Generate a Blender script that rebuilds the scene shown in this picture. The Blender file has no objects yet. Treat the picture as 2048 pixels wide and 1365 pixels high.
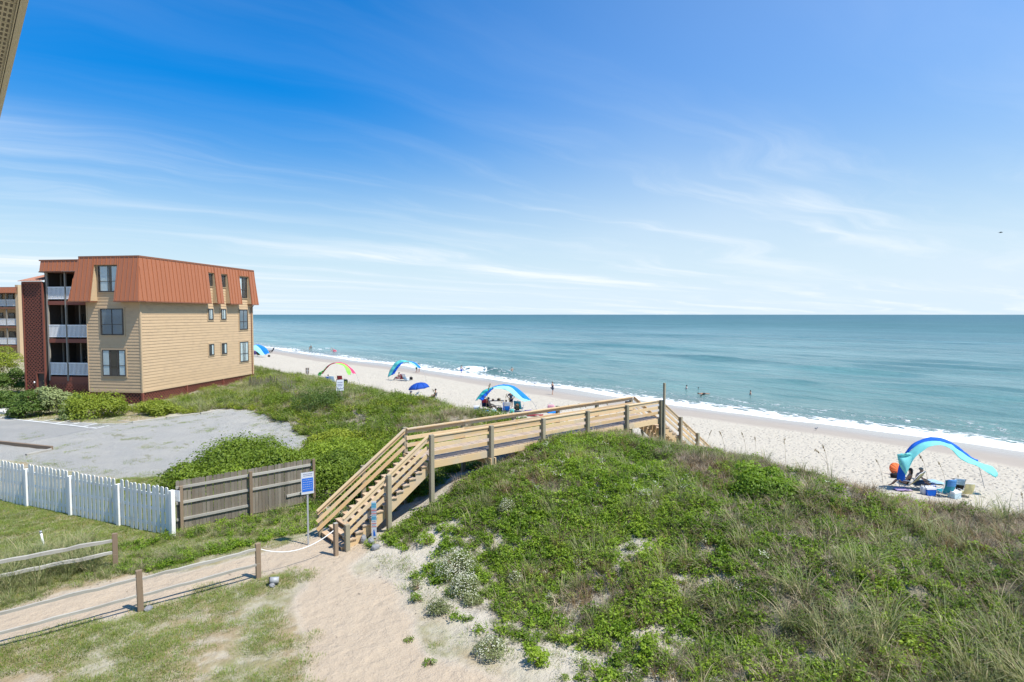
import bpy, math, random
import numpy as np
from mathutils import Vector, Matrix

random.seed(7)
rng = np.random.default_rng(7)
R = math.radians
C = bpy.context.scene.collection
# World axes: +X points out to sea, +Y runs along the shore, +Z up; sea level is z = 0.

# ------------------------------------------------------------------ camera
EYE = Vector((0.0, 0.0, 10.8))
FOC = 1150.0                     # focal length in pixels of the 2048 px wide photograph
YAW = R(-39.5)
PITCH = math.atan(53.0 / FOC)
cd = bpy.data.cameras.new("camera")
cd.sensor_width = 36.0
cd.lens = FOC / 2048.0 * 36.0
cd.clip_start = 0.1
cd.clip_end = 90000.0
cam = bpy.data.objects.new("camera", cd)
C.objects.link(cam)
cam.location = EYE
cam.rotation_euler = (R(90) - PITCH, 0, YAW)
bpy.context.scene.camera = cam

# ------------------------------------------------------------------ sky and sun
SUN_EL = R(60)
SUN_H = Vector((0.41, -0.912, 0)).normalized()
world = bpy.data.worlds.new("World")
bpy.context.scene.world = world
world.use_nodes = True
wn = world.node_tree
wn.nodes.clear()


def N(tree, kind, **kw):
    n = tree.nodes.new(kind)
    for k, v in kw.items():
        setattr(n, k, v)
    return n


def setin(n, **kw):
    for k, v in kw.items():
        n.inputs[k.replace("_", " ")].default_value = v
    return n


def mathn(t, op, a, b=None, c=None, clamp=False):
    n = t.nodes.new("ShaderNodeMath")
    n.operation = op
    n.use_clamp = clamp
    for i, v in enumerate((a, b, c)):
        if v is None:
            continue
        if isinstance(v, (int, float)):
            n.inputs[i].default_value = v
        else:
            t.links.new(v, n.inputs[i])
    return n.outputs[0]


def mixc(t, fac, a, b, mode='MIX'):
    n = t.nodes.new("ShaderNodeMix")
    n.data_type = 'RGBA'
    n.blend_type = mode
    n.clamp_factor = True
    for s, v in ((n.inputs[0], fac), (n.inputs[6], a), (n.inputs[7], b)):
        if isinstance(v, (int, float)):
            s.default_value = v
        elif isinstance(v, (tuple, list)):
            s.default_value = (v[0], v[1], v[2], 1.0)
        else:
            t.links.new(v, s)
    return n.outputs[2]


def maprange(t, v, a, b, c=0.0, d=1.0, smooth=True):
    n = t.nodes.new("ShaderNodeMapRange")
    n.interpolation_type = 'SMOOTHSTEP' if smooth else 'LINEAR'
    n.clamp = True
    t.links.new(v, n.inputs[0])
    for i, x in enumerate((a, b, c, d)):
        n.inputs[i + 1].default_value = x
    return n.outputs[0]


def noise(t, vec, scale, detail=4.0, rough=0.55, dist=0.0):
    n = t.nodes.new("ShaderNodeTexNoise")
    n.inputs["Scale"].default_value = scale
    n.inputs["Detail"].default_value = detail
    n.inputs["Roughness"].default_value = rough
    n.inputs["Distortion"].default_value = dist
    if vec is not None:
        t.links.new(vec, n.inputs["Vector"])
    return n.outputs["Fac"]


def mapping(t, vec, loc=(0, 0, 0), rot=(0, 0, 0), scale=(1, 1, 1)):
    n = t.nodes.new("ShaderNodeMapping")
    n.inputs["Location"].default_value = loc
    n.inputs["Rotation"].default_value = rot
    n.inputs["Scale"].default_value = scale
    t.links.new(vec, n.inputs["Vector"])
    return n.outputs[0]


sky = N(wn, "ShaderNodeTexSky")
sky.sky_type = 'NISHITA'
sky.sun_disc = False
sky.sun_elevation = SUN_EL
sky.sun_rotation = math.atan2(SUN_H.x, SUN_H.y)
sky.altitude = 0.0
sky.air_density = 1.0
sky.dust_density = 1.0
sky.ozone_density = 3.0
hsv = N(wn, "ShaderNodeHueSaturation")
hsv.inputs["Saturation"].default_value = 1.55
hsv.inputs["Hue"].default_value = 0.497
hsv.inputs["Value"].default_value = 1.0
wn.links.new(sky.outputs[0], hsv.inputs["Color"])
tc = N(wn, "ShaderNodeTexCoord")
sep = N(wn, "ShaderNodeSeparateXYZ")
wn.links.new(tc.outputs["Generated"], sep.inputs[0])
zc = mathn(wn, 'MAXIMUM', sep.outputs[2], 0.0)
zd = mathn(wn, 'ADD', zc, 0.05)
px_ = mathn(wn, 'DIVIDE', sep.outputs[0], zd)
py_ = mathn(wn, 'DIVIDE', sep.outputs[1], zd)
cmb = N(wn, "ShaderNodeCombineXYZ")
wn.links.new(px_, cmb.inputs[0])
wn.links.new(py_, cmb.inputs[1])
# thin streaks of cirrus drawn out along one wind direction, on a plane high above
WIND = R(-6)
warp = noise(wn, cmb.outputs[0], 0.22, 4.0)
wv = N(wn, "ShaderNodeVectorMath", operation='MULTIPLY_ADD')
cw = N(wn, "ShaderNodeCombineXYZ")
wn.links.new(warp, cw.inputs[1])
wn.links.new(cw.outputs[0], wv.inputs[0])
wv.inputs[1].default_value = (0.0, 2.2, 0)
wn.links.new(mapping(wn, cmb.outputs[0], loc=(3.6, 0.9, 0), rot=(0, 0, WIND), scale=(0.13, 0.75, 1)), wv.inputs[2])
n1 = noise(wn, wv.outputs[0], 1.5, 8.0, 0.60, 0.15)
n2 = noise(wn, mapping(wn, cmb.outputs[0], loc=(2.3, -2.2, 0), rot=(0, 0, WIND), scale=(0.35, 1.0, 1)), 0.42, 3.0, 0.5)
streak = maprange(wn, n1, 0.43, 0.76)
patch = maprange(wn, n2, 0.38, 0.62)
cl = mathn(wn, 'MULTIPLY', streak, mathn(wn, 'MULTIPLY_ADD', patch, 0.75, 0.25))
# a broad thin veil over the seaward part of the sky, seen as a milky wash
veil = maprange(wn, noise(wn, mapping(wn, cmb.outputs[0], loc=(-1.3, 4.4, 0), rot=(0, 0, WIND), scale=(0.12, 0.24, 1)), 1.0, 4.0, 0.5, 0.2), 0.36, 0.76)
seaside = maprange(wn, mathn(wn, 'MULTIPLY_ADD', sep.outputs[0], 0.985, mathn(wn, 'MULTIPLY', sep.outputs[1], -0.17)), 0.12, 1.0)
veil = mathn(wn, 'MULTIPLY', mathn(wn, 'MULTIPLY_ADD', veil, 0.45, 0.30), seaside)
low = maprange(wn, sep.outputs[2], 0.08, 0.34, 1.0, 0.06)
cl = mathn(wn, 'MULTIPLY', mathn(wn, 'MULTIPLY', cl, 1.25), low, clamp=True)
tint = mixc(wn, 1.0, hsv.outputs[0], (0.45, 0.93, 1.06), 'MULTIPLY')
dim = maprange(wn, sep.outputs[2], 0.0, 0.42, 0.62, 1.0)
vm = N(wn, "ShaderNodeVectorMath", operation='SCALE')
wn.links.new(tint, vm.inputs[0])
wn.links.new(dim, vm.inputs["Scale"])
hz = maprange(wn, sep.outputs[2], 0.0, 0.40, 1.0, 0.0)
hz = mathn(wn, 'POWER', hz, 1.75)
skyc = mixc(wn, hz, vm.outputs[0], (3.75, 4.55, 5.15))
skyc = mixc(wn, veil, skyc, (3.9, 4.55, 5.25))
skyc = mixc(wn, cl, skyc, (4.7, 5.1, 5.45))
bg = N(wn, "ShaderNodeBackground")
bg.inputs["Strength"].default_value = 0.124
wn.links.new(skyc, bg.inputs["Color"])
wo = N(wn, "ShaderNodeOutputWorld")
wn.links.new(bg.outputs[0], wo.inputs["Surface"])

sd = bpy.data.lights.new("sun", 'SUN')
sd.energy = 4.4
sd.angle = R(0.55)
sd.color = (1.0, 0.95, 0.86)
sun = bpy.data.objects.new("sun", sd)
C.objects.link(sun)
ldir = Vector((SUN_H.x * math.cos(SUN_EL), SUN_H.y * math.cos(SUN_EL), math.sin(SUN_EL)))
sun.rotation_euler = (-ldir).to_track_quat('-Z', 'Y').to_euler()
sun.location = (20, -30, 60)

vs = bpy.context.scene.view_settings
vs.view_transform = 'Standard'
vs.look = 'None'
vs.exposure = 0.66
vs.gamma = 1.0
vs.use_curve_mapping = False
bpy.context.scene.cycles.use_denoising = True
bpy.context.scene.cycles.max_bounces = 6
bpy.context.scene.cycles.transparent_max_bounces = 8

# ------------------------------------------------------------------ survey: where a sight line meets the ground
_fw = Vector((math.cos(R(50.5)) * math.cos(PITCH), math.sin(R(50.5)) * math.cos(PITCH), -math.sin(PITCH)))
_rt = Vector((math.sin(R(50.5)), -math.cos(R(50.5)), 0))
_up = _rt.cross(_fw)


def ray(px, py):
    return _rt * ((px - 1024) / FOC) + _fw + _up * ((682.5 - py) / FOC)


def P(px, py, z):
    d = ray(px, py)
    return EYE + d * ((z - EYE.z) / d.z)


def D(px, py, depth):
    return EYE + ray(px, py) * depth


def depth_of(p):
    return (Vector(p) - EYE).dot(_fw)


def project(p):
    v = Vector(p) - EYE
    d = v.dot(_fw)
    return 1024 + FOC * v.dot(_rt) / d, 682.5 - FOC * v.dot(_up) / d


def in_view(X, Y, Z, margin=120, near=1.0):
    X = X - EYE.x; Y = Y - EYE.y; Z = Z - EYE.z
    d = X * _fw.x + Y * _fw.y + Z * _fw.z
    r = X * _rt.x + Y * _rt.y
    h = X * _up.x + Y * _up.y + Z * _up.z
    dd = np.maximum(d, 0.01)
    x = 1024 + FOC * r / dd
    y = 682.5 - FOC * h / dd
    return (d > near) & (x > -margin) & (x < 2048 + margin) & (y > -margin) & (y < 1365 + margin)


# ------------------------------------------------------------------ value noise and the shape of the land
_lat = rng.random((512, 512))


def vnoise(x, y):
    x = np.asarray(x, float); y = np.asarray(y, float)
    xi = np.floor(x).astype(int); yi = np.floor(y).astype(int)
    fx = x - xi; fy = y - yi
    fx = fx * fx * (3 - 2 * fx); fy = fy * fy * (3 - 2 * fy)
    a = _lat[xi % 512, yi % 512]; b = _lat[(xi + 1) % 512, yi % 512]
    c = _lat[xi % 512, (yi + 1) % 512]; d = _lat[(xi + 1) % 512, (yi + 1) % 512]
    return (a * (1 - fx) + b * fx) * (1 - fy) + (c * (1 - fx) + d * fx) * fy


def fbm(x, y, o=4, g=0.5):
    s = 0; a = 1; t = 0
    for k in range(o):
        s = s + a * vnoise(x * 2 ** k + 37.1 * k, y * 2 ** k + 11.7 * k)
        t += a; a *= g
    return s / t


def sm(v, a, b):
    v = np.clip((np.asarray(v, float) - a) / (b - a), 0, 1)
    return v * v * (3 - 2 * v)


SK = np.array([-6000, 5, 7, 8.5, 10, 12, 14, 16, 17.5, 19.5, 22, 25, 28, 34, 45, 55, 59, 65, 80, 130, 400])
TAIL = [1.9, 1.5, .9, .28, 0, -.45, -1.3, -3.5, -9]
TK = np.array([-6000, 2, 10, 15.5, 18.5, 24, 32, 46, 54, 6000])
ROW = np.array([
    [3.6, 3.6, 3.62, 3.70, 4.0, 4.55, 5.05, 5.40, 5.50, 5.25, 4.3, 2.6] + TAIL,
    [3.6, 3.6, 3.62, 3.70, 4.0, 4.55, 5.05, 5.40, 5.50, 5.25, 4.3, 2.6] + TAIL,
    [3.6, 3.6, 3.63, 3.80, 4.15, 4.8, 5.35, 5.65, 5.72, 5.40, 4.4, 2.7] + TAIL,
    [3.6, 3.6, 3.66, 4.0, 4.5, 5.25, 5.75, 5.90, 5.88, 5.40, 4.5, 2.9] + TAIL,
    [3.6, 3.6, 3.6, 3.72, 4.0, 4.5, 5.0, 5.35, 5.40, 5.15, 4.4, 2.9] + TAIL,
    [3.6, 3.6, 3.6, 3.6, 3.62, 3.95, 4.5, 4.9, 5.05, 4.9, 4.2, 3.0] + TAIL,
    [3.6, 3.6, 3.6, 3.6, 3.6, 3.64, 4.2, 4.75, 4.95, 4.9, 4.2, 3.0] + TAIL,
    [3.6, 3.6, 3.6, 3.6, 3.6, 3.62, 4.0, 4.45, 4.65, 4.65, 4.1, 3.0] + TAIL,
    [3.6, 3.6, 3.6, 3.6, 3.6, 3.62, 3.7, 3.85, 3.95, 4.0, 3.8, 3.0] + TAIL,
    [3.6, 3.6, 3.6, 3.6, 3.6, 3.62, 3.7, 3.85, 3.95, 4.0, 3.8, 3.0] + TAIL])


def H(x, y):
    x = np.asarray(x, float); y = np.asarray(y, float)
    x, y = np.broadcast_arrays(x, y)
    k = np.clip(np.searchsorted(TK, y, side='right') - 1, 0, len(TK) - 2)
    f = np.clip((y - TK[k]) / (TK[k + 1] - TK[k]), 0, 1)
    f = f * f * (3 - 2 * f)
    j = np.clip(np.searchsorted(SK, x, side='right') - 1, 0, len(SK) - 2)
    g = np.clip((x - SK[j]) / (SK[j + 1] - SK[j]), 0, 1)
    a = ROW[k, j] * (1 - g) + ROW[k, j + 1] * g
    b = ROW[k + 1, j] * (1 - g) + ROW[k + 1, j + 1] * g
    z = a * (1 - f) + b * f
    dune = sm(x, 8, 11) * (1 - sm(x, 24, 30))
    z = z + dune * ((fbm(x * .45, y * .45, 3) - .5) * .75 + (fbm(x * 1.7, y * 1.7, 2) - .5) * .16)
    yard = (1 - sm(x, 6, 9)) * sm(x, -30, -10)
    z = z + yard * (fbm(x * .8, y * .8, 3) - .5) * .10
    bch = sm(x, 26, 30) * (1 - sm(x, 46, 52))
    z = z + bch * ((fbm(x * .5, y * .3, 3) - .5) * .16 + (fbm(x * 1.6, y * 1.3, 2) - .5) * .09)
    z = z + sm(x, 46, 54) * (1 - sm(x, 70, 90)) * ((fbm(x * .05 + 9, y * .07, 3) - .5) * .30)
    return z


def Hz(x, y):
    return float(H(np.array([x]), np.array([y]))[0])


def G(px, py):
    """point of the land seen along a sight line (march, then refine)"""
    d = ray(px, py)
    k = np.linspace(5, 200, 4000)
    X = EYE.x + d.x * k; Y = EYE.y + d.y * k; Z = EYE.z + d.z * k
    below = np.nonzero(Z < H(X, Y))[0]
    i = below[0] if len(below) else len(k) - 1
    return Vector((X[i], Y[i], float(H(X[i:i + 1], Y[i:i + 1])[0])))


def Gb(px, py, zb=None):
    """beach point behind the dune along a sight line"""
    z = 1.3
    for _ in range(12):
        p = P(px, py, z)
        z = Hz(p.x, p.y)
    return Vector((p.x, p.y, z))


# ------------------------------------------------------------------ materials
def newmat(name):
    m = bpy.data.materials.new(name)
    m.use_nodes = True
    t = m.node_tree
    t.nodes.clear()
    o = t.nodes.new("ShaderNodeOutputMaterial")
    p = t.nodes.new("ShaderNodeBsdfPrincipled")
    t.links.new(p.outputs[0], o.inputs[0])
    return m, t, p, o


def bump(t, h, dist, strength=1.0):
    b = t.nodes.new("ShaderNodeBump")
    b.inputs["Strength"].default_value = strength
    b.inputs["Distance"].default_value = dist
    t.links.new(h, b.inputs["Height"])
    return b.outputs[0]


def objrand(t):
    return t.nodes.new("ShaderNodeObjectInfo").outputs["Random"]


def plain(name, col, rough=0.6, var=0.12, scale=6.0, metallic=0.0, spec=0.35):
    """painted, woven or moulded surface: colour with slight mottling, per-object shift and fine relief"""
    m, t, p, o = newmat(name)
    tcn = t.nodes.new("ShaderNodeTexCoord")
    n = noise(t, tcn.outputs["Object"], scale, 5.0)
    n3 = noise(t, tcn.outputs["Object"], scale * 9, 3.0)
    f = mathn(t, 'ADD', mathn(t, 'MULTIPLY', n, 0.7), mathn(t, 'MULTIPLY', objrand(t), 0.3))
    c = mixc(t, f, tuple(x * (1 - var) for x in col), tuple(min(1, x * (1 + var)) for x in col))
    t.links.new(c, p.inputs["Base Color"])
    p.inputs["Roughness"].default_value = rough
    p.inputs["Metallic"].default_value = metallic
    p.inputs["Specular IOR Level"].default_value = spec
    t.links.new(bump(t, n3, 0.004, 0.4), p.inputs["Normal"])
    return m


def woodmat(name, a, b, knot=0.25, rough=0.75, grain=1.0, stain=None, rv=0.5):
    """sawn timber: long grain along each board's own x axis, knots, board-to-board difference"""
    m, t, p, o = newmat(name)
    tcn = t.nodes.new("ShaderNodeTexCoord")
    orn = objrand(t)
    off = t.nodes.new("ShaderNodeCombineXYZ")
    for i in range(3):
        t.links.new(mathn(t, 'MULTIPLY', orn, 37.0 + 11 * i), off.inputs[i])
    va = t.nodes.new("ShaderNodeVectorMath")
    va.operation = 'ADD'
    t.links.new(tcn.outputs["Object"], va.inputs[0])
    t.links.new(off.outputs[0], va.inputs[1])
    g1 = noise(t, mapping(t, va.outputs[0], scale=(0.9, 16, 16)), 2.2 * grain, 6.0, 0.6, 0.6)
    g2 = noise(t, va.outputs[0], 1.3, 3.0)
    kn = t.nodes.new("ShaderNodeTexVoronoi")
    kn.inputs["Scale"].default_value = 2.6
    t.links.new(mapping(t, va.outputs[0], scale=(1, 2.4, 2.4)), kn.inputs["Vector"])
    kf = maprange(t, kn.outputs["Distance"], 0.03, 0.11, knot, 0.0)
    f = mathn(t, 'ADD', mathn(t, 'MULTIPLY', g1, 0.55), mathn(t, 'MULTIPLY_ADD', orn, rv, -rv * .5 + .22), clamp=True)
    c = mixc(t, f, a, b)
    if stain:
        c = mixc(t, maprange(t, g2, 0.45, 0.72, 0.0, 0.75), c, stain)
    c = mixc(t, kf, c, tuple(x * 0.28 for x in a))
    t.links.new(c, p.inputs["Base Color"])
    p.inputs["Roughness"].default_value = rough
    p.inputs["Specular IOR Level"].default_value = 0.25
    t.links.new(bump(t, g1, 0.006, 0.5), p.inputs["Normal"])
    return m


def leafmat(name, dark, light, trans=0.35, dry=None, rough=0.55, patchy=0.5):
    m, t, p, o = newmat(name)
    at = t.nodes.new("ShaderNodeAttribute")
    at.attribute_name = "tint"
    geo = t.nodes.new("ShaderNodeNewGeometry")
    pn = noise(t, geo.outputs["Position"], 0.55, 3.0)
    f = mathn(t, 'ADD', mathn(t, 'MULTIPLY', at.outputs["Fac"], 0.55), mathn(t, 'MULTIPLY', objrand(t), 0.35))
    f = mathn(t, 'ADD', f, mathn(t, 'MULTIPLY_ADD', pn, patchy, -patchy * .5 + .05), clamp=True)
    c = mixc(t, f, dark, light)
    if dry:
        c = mixc(t, maprange(t, at.outputs["Fac"], 0.80, 0.93), c, dry)
    t.links.new(c, p.inputs["Base Color"])
    p.inputs["Roughness"].default_value = rough
    p.inputs["Specular IOR Level"].default_value = 0.3
    tr = t.nodes.new("ShaderNodeBsdfTranslucent")
    t.links.new(mixc(t, 0.35, c, (light[0] * 1.3, light[1] * 1.3, light[2] * .8)), tr.inputs["Color"])
    mx = t.nodes.new("ShaderNodeMixShader")
    mx.inputs[0].default_value = trans
    t.links.new(p.outputs[0], mx.inputs[1])
    t.links.new(tr.outputs[0], mx.inputs[2])
    t.links.new(mx.outputs[0], o.inputs[0])
    return m


M = {}
M['lumber'] = woodmat("new_lumber", (.49, .325, .165), (.66, .49, .29), .6, stain=(.47, .40, .31), rv=.8)
M['tread'] = woodmat("walked_lumber", (.40, .27, .16), (.56, .42, .29), .4, stain=(.42, .36, .30))
M['deckwood'] = woodmat("deck_lumber", (.30, .23, .18), (.45, .36, .28), .3, stain=(.30, .26, .24))
M['post'] = woodmat("treated_post", (.19, .165, .115), (.38, .33, .24), .3, stain=(.26, .25, .165))
M['darkpost'] = woodmat("weathered_brown_post", (.17, .12, .08), (.30, .22, .15), .3)
M['greywood'] = woodmat("silvered_wood", (.13, .11, .085), (.27, .235, .19), .35, stain=(.17, .135, .10), rv=.7)
M['greyrail'] = woodmat("silvered_rail", (.29, .27, .235), (.46, .435, .385), .3, stain=(.27, .245, .21))
M['sandslat'] = woodmat("sand_fence_slat", (.17, .13, .10), (.33, .27, .22), .2)
M['whitepaint'] = woodmat("white_picket_paint", (.74, .72, .67), (.82, .80, .75), .08, stain=(.62, .59, .52), rv=.25)
M['white'] = plain("white_paint", (.78, .78, .79), .45, .05)
M['siding'] = woodmat("tan_siding_paint", (.50, .355, .215), (.555, .395, .245), .05, grain=.8, stain=(.46, .33, .21), rv=.5)
M['tantrim'] = plain("tan_trim_paint", (.50, .36, .22), .6, .06)
M['copper'] = plain("copper_brown_metal", (.36, .128, .058), .42, .07, 1.2, spec=.5)
M['coppertrim'] = plain("brown_metal_trim", (.22, .09, .05), .5, .08)
M['lightroof'] = plain("faded_red_metal", (.45, .24, .17), .5, .08)
M['redbrown'] = plain("red_brown_lattice_paint", (.19, .06, .04), .6, .15)
M['darkbrown'] = plain("recess_shade_brown", (.060, .048, .040), .7, .2)  # deep shade of recesses and interiors put into the colour
M['black'] = plain("black_rubber", (.02, .02, .022), .6, .2)
M['greypost'] = woodmat("grey_balcony_post", (.20, .18, .15), (.33, .30, .26), .2)
M['bronze'] = plain("bronze_window_frame", (.06, .05, .045), .45, .1)
M['curtain'] = plain("pale_curtain", (.62, .66, .66), .8, .12, 3.0)
M['blinds'] = plain("grey_window_blind", (.20, .23, .26), .7, .12, 3.0)
M['galv'] = plain("galvanised_steel", (.36, .37, .38), .6, .12, metallic=.2)
M['soffit'] = plain("beige_vinyl", (.58, .52, .40), .55, .06)
M['soffitslot'] = plain("soffit_vent_slot", (.16, .14, .11), .7, .1)
M['stucco'] = plain("beige_wall", (.55, .50, .42), .8, .08)
M['stone'] = plain("grey_stone", (.22, .22, .23), .85, .3, 9.0)
M['concrete'] = plain("pale_concrete", (.50, .48, .44), .85, .12, 4.0)
M['rope'] = plain("white_rope", (.75, .74, .72), .8, .08, 40)
M['signblue'] = plain("sign_blue", (.02, .13, .52), .4, .05)
M['signteal'] = plain("sign_teal", (.10, .36, .50), .4, .06)
M['signred'] = plain("sign_red", (.45, .09, .08), .5, .08)
M['signgrey'] = plain("sign_pale_grey", (.52, .54, .58), .5, .06)
M['signtext'] = plain("sign_print", (.08, .10, .22), .6, .05)
M['skin'] = plain("fair_skin", (.46, .27, .19), .55, .07)  # lighter of the two skin tones
M['skintan'] = plain("tanned_skin", (.33, .175, .11), .55, .07)
M['hairdark'] = plain("dark_hair", (.022, .016, .013), .6, .2, 30)
M['hairfair'] = plain("grey_fair_hair", (.32, .26, .20), .6, .2, 30)
FAB = {}


def fab(name, col, var=0.08):
    if name not in FAB:
        m, t, p, o = newmat("fabric_" + name)
        tcn = t.nodes.new("ShaderNodeTexCoord")
        n = noise(t, tcn.outputs["Object"], 3.0, 4.0)
        c = mixc(t, n, tuple(x * (1 - var) for x in col), tuple(min(1, x * (1 + var)) for x in col))
        t.links.new(c, p.inputs["Base Color"])
        p.inputs["Roughness"].default_value = 0.7
        p.inputs["Specular IOR Level"].default_value = 0.25
        tr = t.nodes.new("ShaderNodeBsdfTranslucent")
        t.links.new(c, tr.inputs["Color"])
        mx = t.nodes.new("ShaderNodeMixShader")
        mx.inputs[0].default_value = 0.35
        t.links.new(p.outputs[0], mx.inputs[1])
        t.links.new(tr.outputs[0], mx.inputs[2])
        t.links.new(mx.outputs[0], o.inputs[0])
        FAB[name] = m
    return FAB[name]


BLUE = fab('royal_blue', (.012, .15, .66)); SKYB = fab('bright_blue', (.015, .26, .78))
TEAL = fab('teal', (.14, .60, .58)); CYAN = fab('pale_cyan', (.38, .80, .84))
DKTEAL = fab('deep_teal', (.03, .30, .40)); PINK = fab('hot_pink', (.80, .08, .22))
MAROON = fab('dark_red', (.34, .05, .06)); LIME = fab('lime_green', (.34, .78, .14))
GREEN = fab('leaf_green', (.10, .42, .10)); NAVY = fab('navy', (.02, .035, .10))
ORANGE = fab('orange', (.85, .22, .07)); CREAM = fab('cream_yellow', (.72, .66, .38))
PALEBLUE = fab('pale_blue', (.42, .60, .75)); BLACKF = fab('black', (.02, .02, .024))
OLIVE = fab('olive', (.09, .12, .07)); RED = fab('red', (.55, .05, .06)); WHITEF = fab('white', (.75, .76, .78))
TURQ = fab('turquoise', (.27, .74, .72)); PURPLE = fab('purple', (.20, .14, .40)); SLATE = fab('slate_blue', (.09, .14, .22)); BRIGHTPINK = fab('pink', (.72, .18, .26))

_gl, _t, _p, _o = newmat("window_glass")
_tr = _t.nodes.new("ShaderNodeBsdfTransparent")
_tr.inputs["Color"].default_value = (.95, .97, .97, 1)
_g = _t.nodes.new("ShaderNodeBsdfGlossy")
_g.inputs["Roughness"].default_value = 0.03
_f = _t.nodes.new("ShaderNodeFresnel")
_f.inputs["IOR"].default_value = 1.55
_mx = _t.nodes.new("ShaderNodeMixShader")
_ge = _t.nodes.new("ShaderNodeNewGeometry")
_t.links.new(mathn(_t, 'MULTIPLY', _f.outputs[0], mathn(_t, 'SUBTRACT', 1.0, _ge.outputs["Backfacing"])), _mx.inputs[0])
_t.links.new(_tr.outputs[0], _mx.inputs[1])
_t.links.new(_g.outputs[0], _mx.inputs[2])
_t.links.new(_mx.outputs[0], _o.inputs[0])
M['glass'] = _gl


# ------------------------------------------------------------------ object helpers
def tag(o, label=None, cat=None, group=None, kind=None):
    if label: o["label"] = label
    if cat: o["category"] = cat
    if group: o["group"] = group
    if kind: o["kind"] = kind
    return o


def empty(name, loc, rotz=0.0, label=None, cat=None, group=None):
    o = bpy.data.objects.new(name, None)
    o.empty_display_size = 0.3
    o.location = loc
    o.rotation_euler = (0, 0, rotz)
    C.objects.link(o)
    return tag(o, label, cat, group)


def link(name, mesh, parent=None, matrix=None):
    o = bpy.data.objects.new(name, mesh)
    C.objects.link(o)
    if parent is not None:
        o.parent = parent
    if matrix is not None:
        o.matrix_local = matrix
    return o


class MB:
    """collects boxes, bars, tubes and loose faces; build() links them as one mesh object"""

    def __init__(self):
        self.v = []
        self.f = []

    def add(self, vs, fs):
        b = len(self.v)
        self.v += [tuple(x) for x in vs]
        self.f += [tuple(i + b for i in q) for q in fs]
        return self

    def box(self, x0, x1, y0, y1, z0, z1):
        return self.add([(x0, y0, z0), (x1, y0, z0), (x1, y1, z0), (x0, y1, z0), (x0, y0, z1), (x1, y0, z1), (x1, y1, z1), (x0, y1, z1)],
                        [(0, 3, 2, 1), (4, 5, 6, 7), (0, 1, 5, 4), (1, 2, 6, 5), (2, 3, 7, 6), (3, 0, 4, 7)])

    def bar(self, p0, p1, w, h, up=(0, 0, 1)):
        p0 = Vector(p0); p1 = Vector(p1)
        x = (p1 - p0).normalized()
        u = Vector(up)
        if abs(x.dot(u)) > 0.98:
            u = Vector((0, 1, 0))
        y = u.cross(x).normalized()
        z = x.cross(y)
        vs = []
        for p in (p0, p1):
            for a, b in ((-1, -1), (1, -1), (1, 1), (-1, 1)):
                vs.append(p + y * (a * w / 2) + z * (b * h / 2))
        return self.add(vs, [(0, 1, 2, 3), (7, 6, 5, 4), (0, 4, 5, 1), (1, 5, 6, 2), (2, 6, 7, 3), (3, 7, 4, 0)])

    def tube(self, pts, r, n=6, cap=True):
        pts = [Vector(p) for p in pts]
        rs = r if isinstance(r, (list, tuple)) else [r] * len(pts)
        b = len(self.v)
        ref = Vector((0.31, 0.17, 0.93))
        for i, p in enumerate(pts):
            d = (pts[min(i + 1, len(pts) - 1)] - pts[max(i - 1, 0)]).normalized()
            if abs(d.dot(ref)) > 0.95:
                a = d.cross(Vector((1, 0, 0))).normalized()
            else:
                a = d.cross(ref).normalized()
            c = d.cross(a)
            for k in range(n):
                an = 2 * math.pi * k / n
                self.v.append(tuple(p + (a * math.cos(an) + c * math.sin(an)) * rs[i]))
        for i in range(len(pts) - 1):
            for k in range(n):
                k2 = (k + 1) % n
                self.f.append((b + i * n + k, b + i * n + k2, b + (i + 1) * n + k2, b + (i + 1) * n + k))
        if cap:
            self.f.append(tuple(b + k for k in range(n))[::-1])
            e = b + (len(pts) - 1) * n
            self.f.append(tuple(e + k for k in range(n)))
        return self

    def ellipsoid(self, c, r, nu=10, nv=7):
        b = len(self.v)
        for j in range(nv + 1):
            th = math.pi * j / nv
            for i in range(nu):
                ph = 2 * math.pi * i / nu
                self.v.append((c[0] + r[0] * math.sin(th) * math.cos(ph), c[1] + r[1] * math.sin(th) * math.sin(ph), c[2] + r[2] * math.cos(th)))
        for j in range(nv):
            for i in range(nu):
                i2 = (i + 1) % nu
                self.f.append((b + j * nu + i, b + (j + 1) * nu + i, b + (j + 1) * nu + i2, b + j * nu + i2))
        return self

    def prism(self, poly, ext):
        """closed solid from a planar polygon pushed along the vector ext"""
        n = len(poly)
        e = Vector(ext)
        vs = [Vector(p) for p in poly] + [Vector(p) + e for p in poly]
        fs = [tuple(range(n))[::-1], tuple(range(n, 2 * n))]
        for i in range(n):
            j = (i + 1) % n
            fs.append((i, j, n + j, n + i))
        return self.add(vs, fs)

    def mesh(self, name, mat, smooth=False):
        me = bpy.data.meshes.new(name)
        me.from_pydata(self.v, [], self.f)
        me.materials.append(mat)
        if smooth:
            me.polygons.foreach_set("use_smooth", [True] * len(me.polygons))
        me.update()
        return me

    def build(self, name, mat, parent=None, matrix=None, smooth=False, kind=None):
        o = link(name, self.mesh(name, mat, smooth), parent, matrix)
        if kind:
            o["kind"] = kind
        return o


_boardmesh = {}


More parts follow.
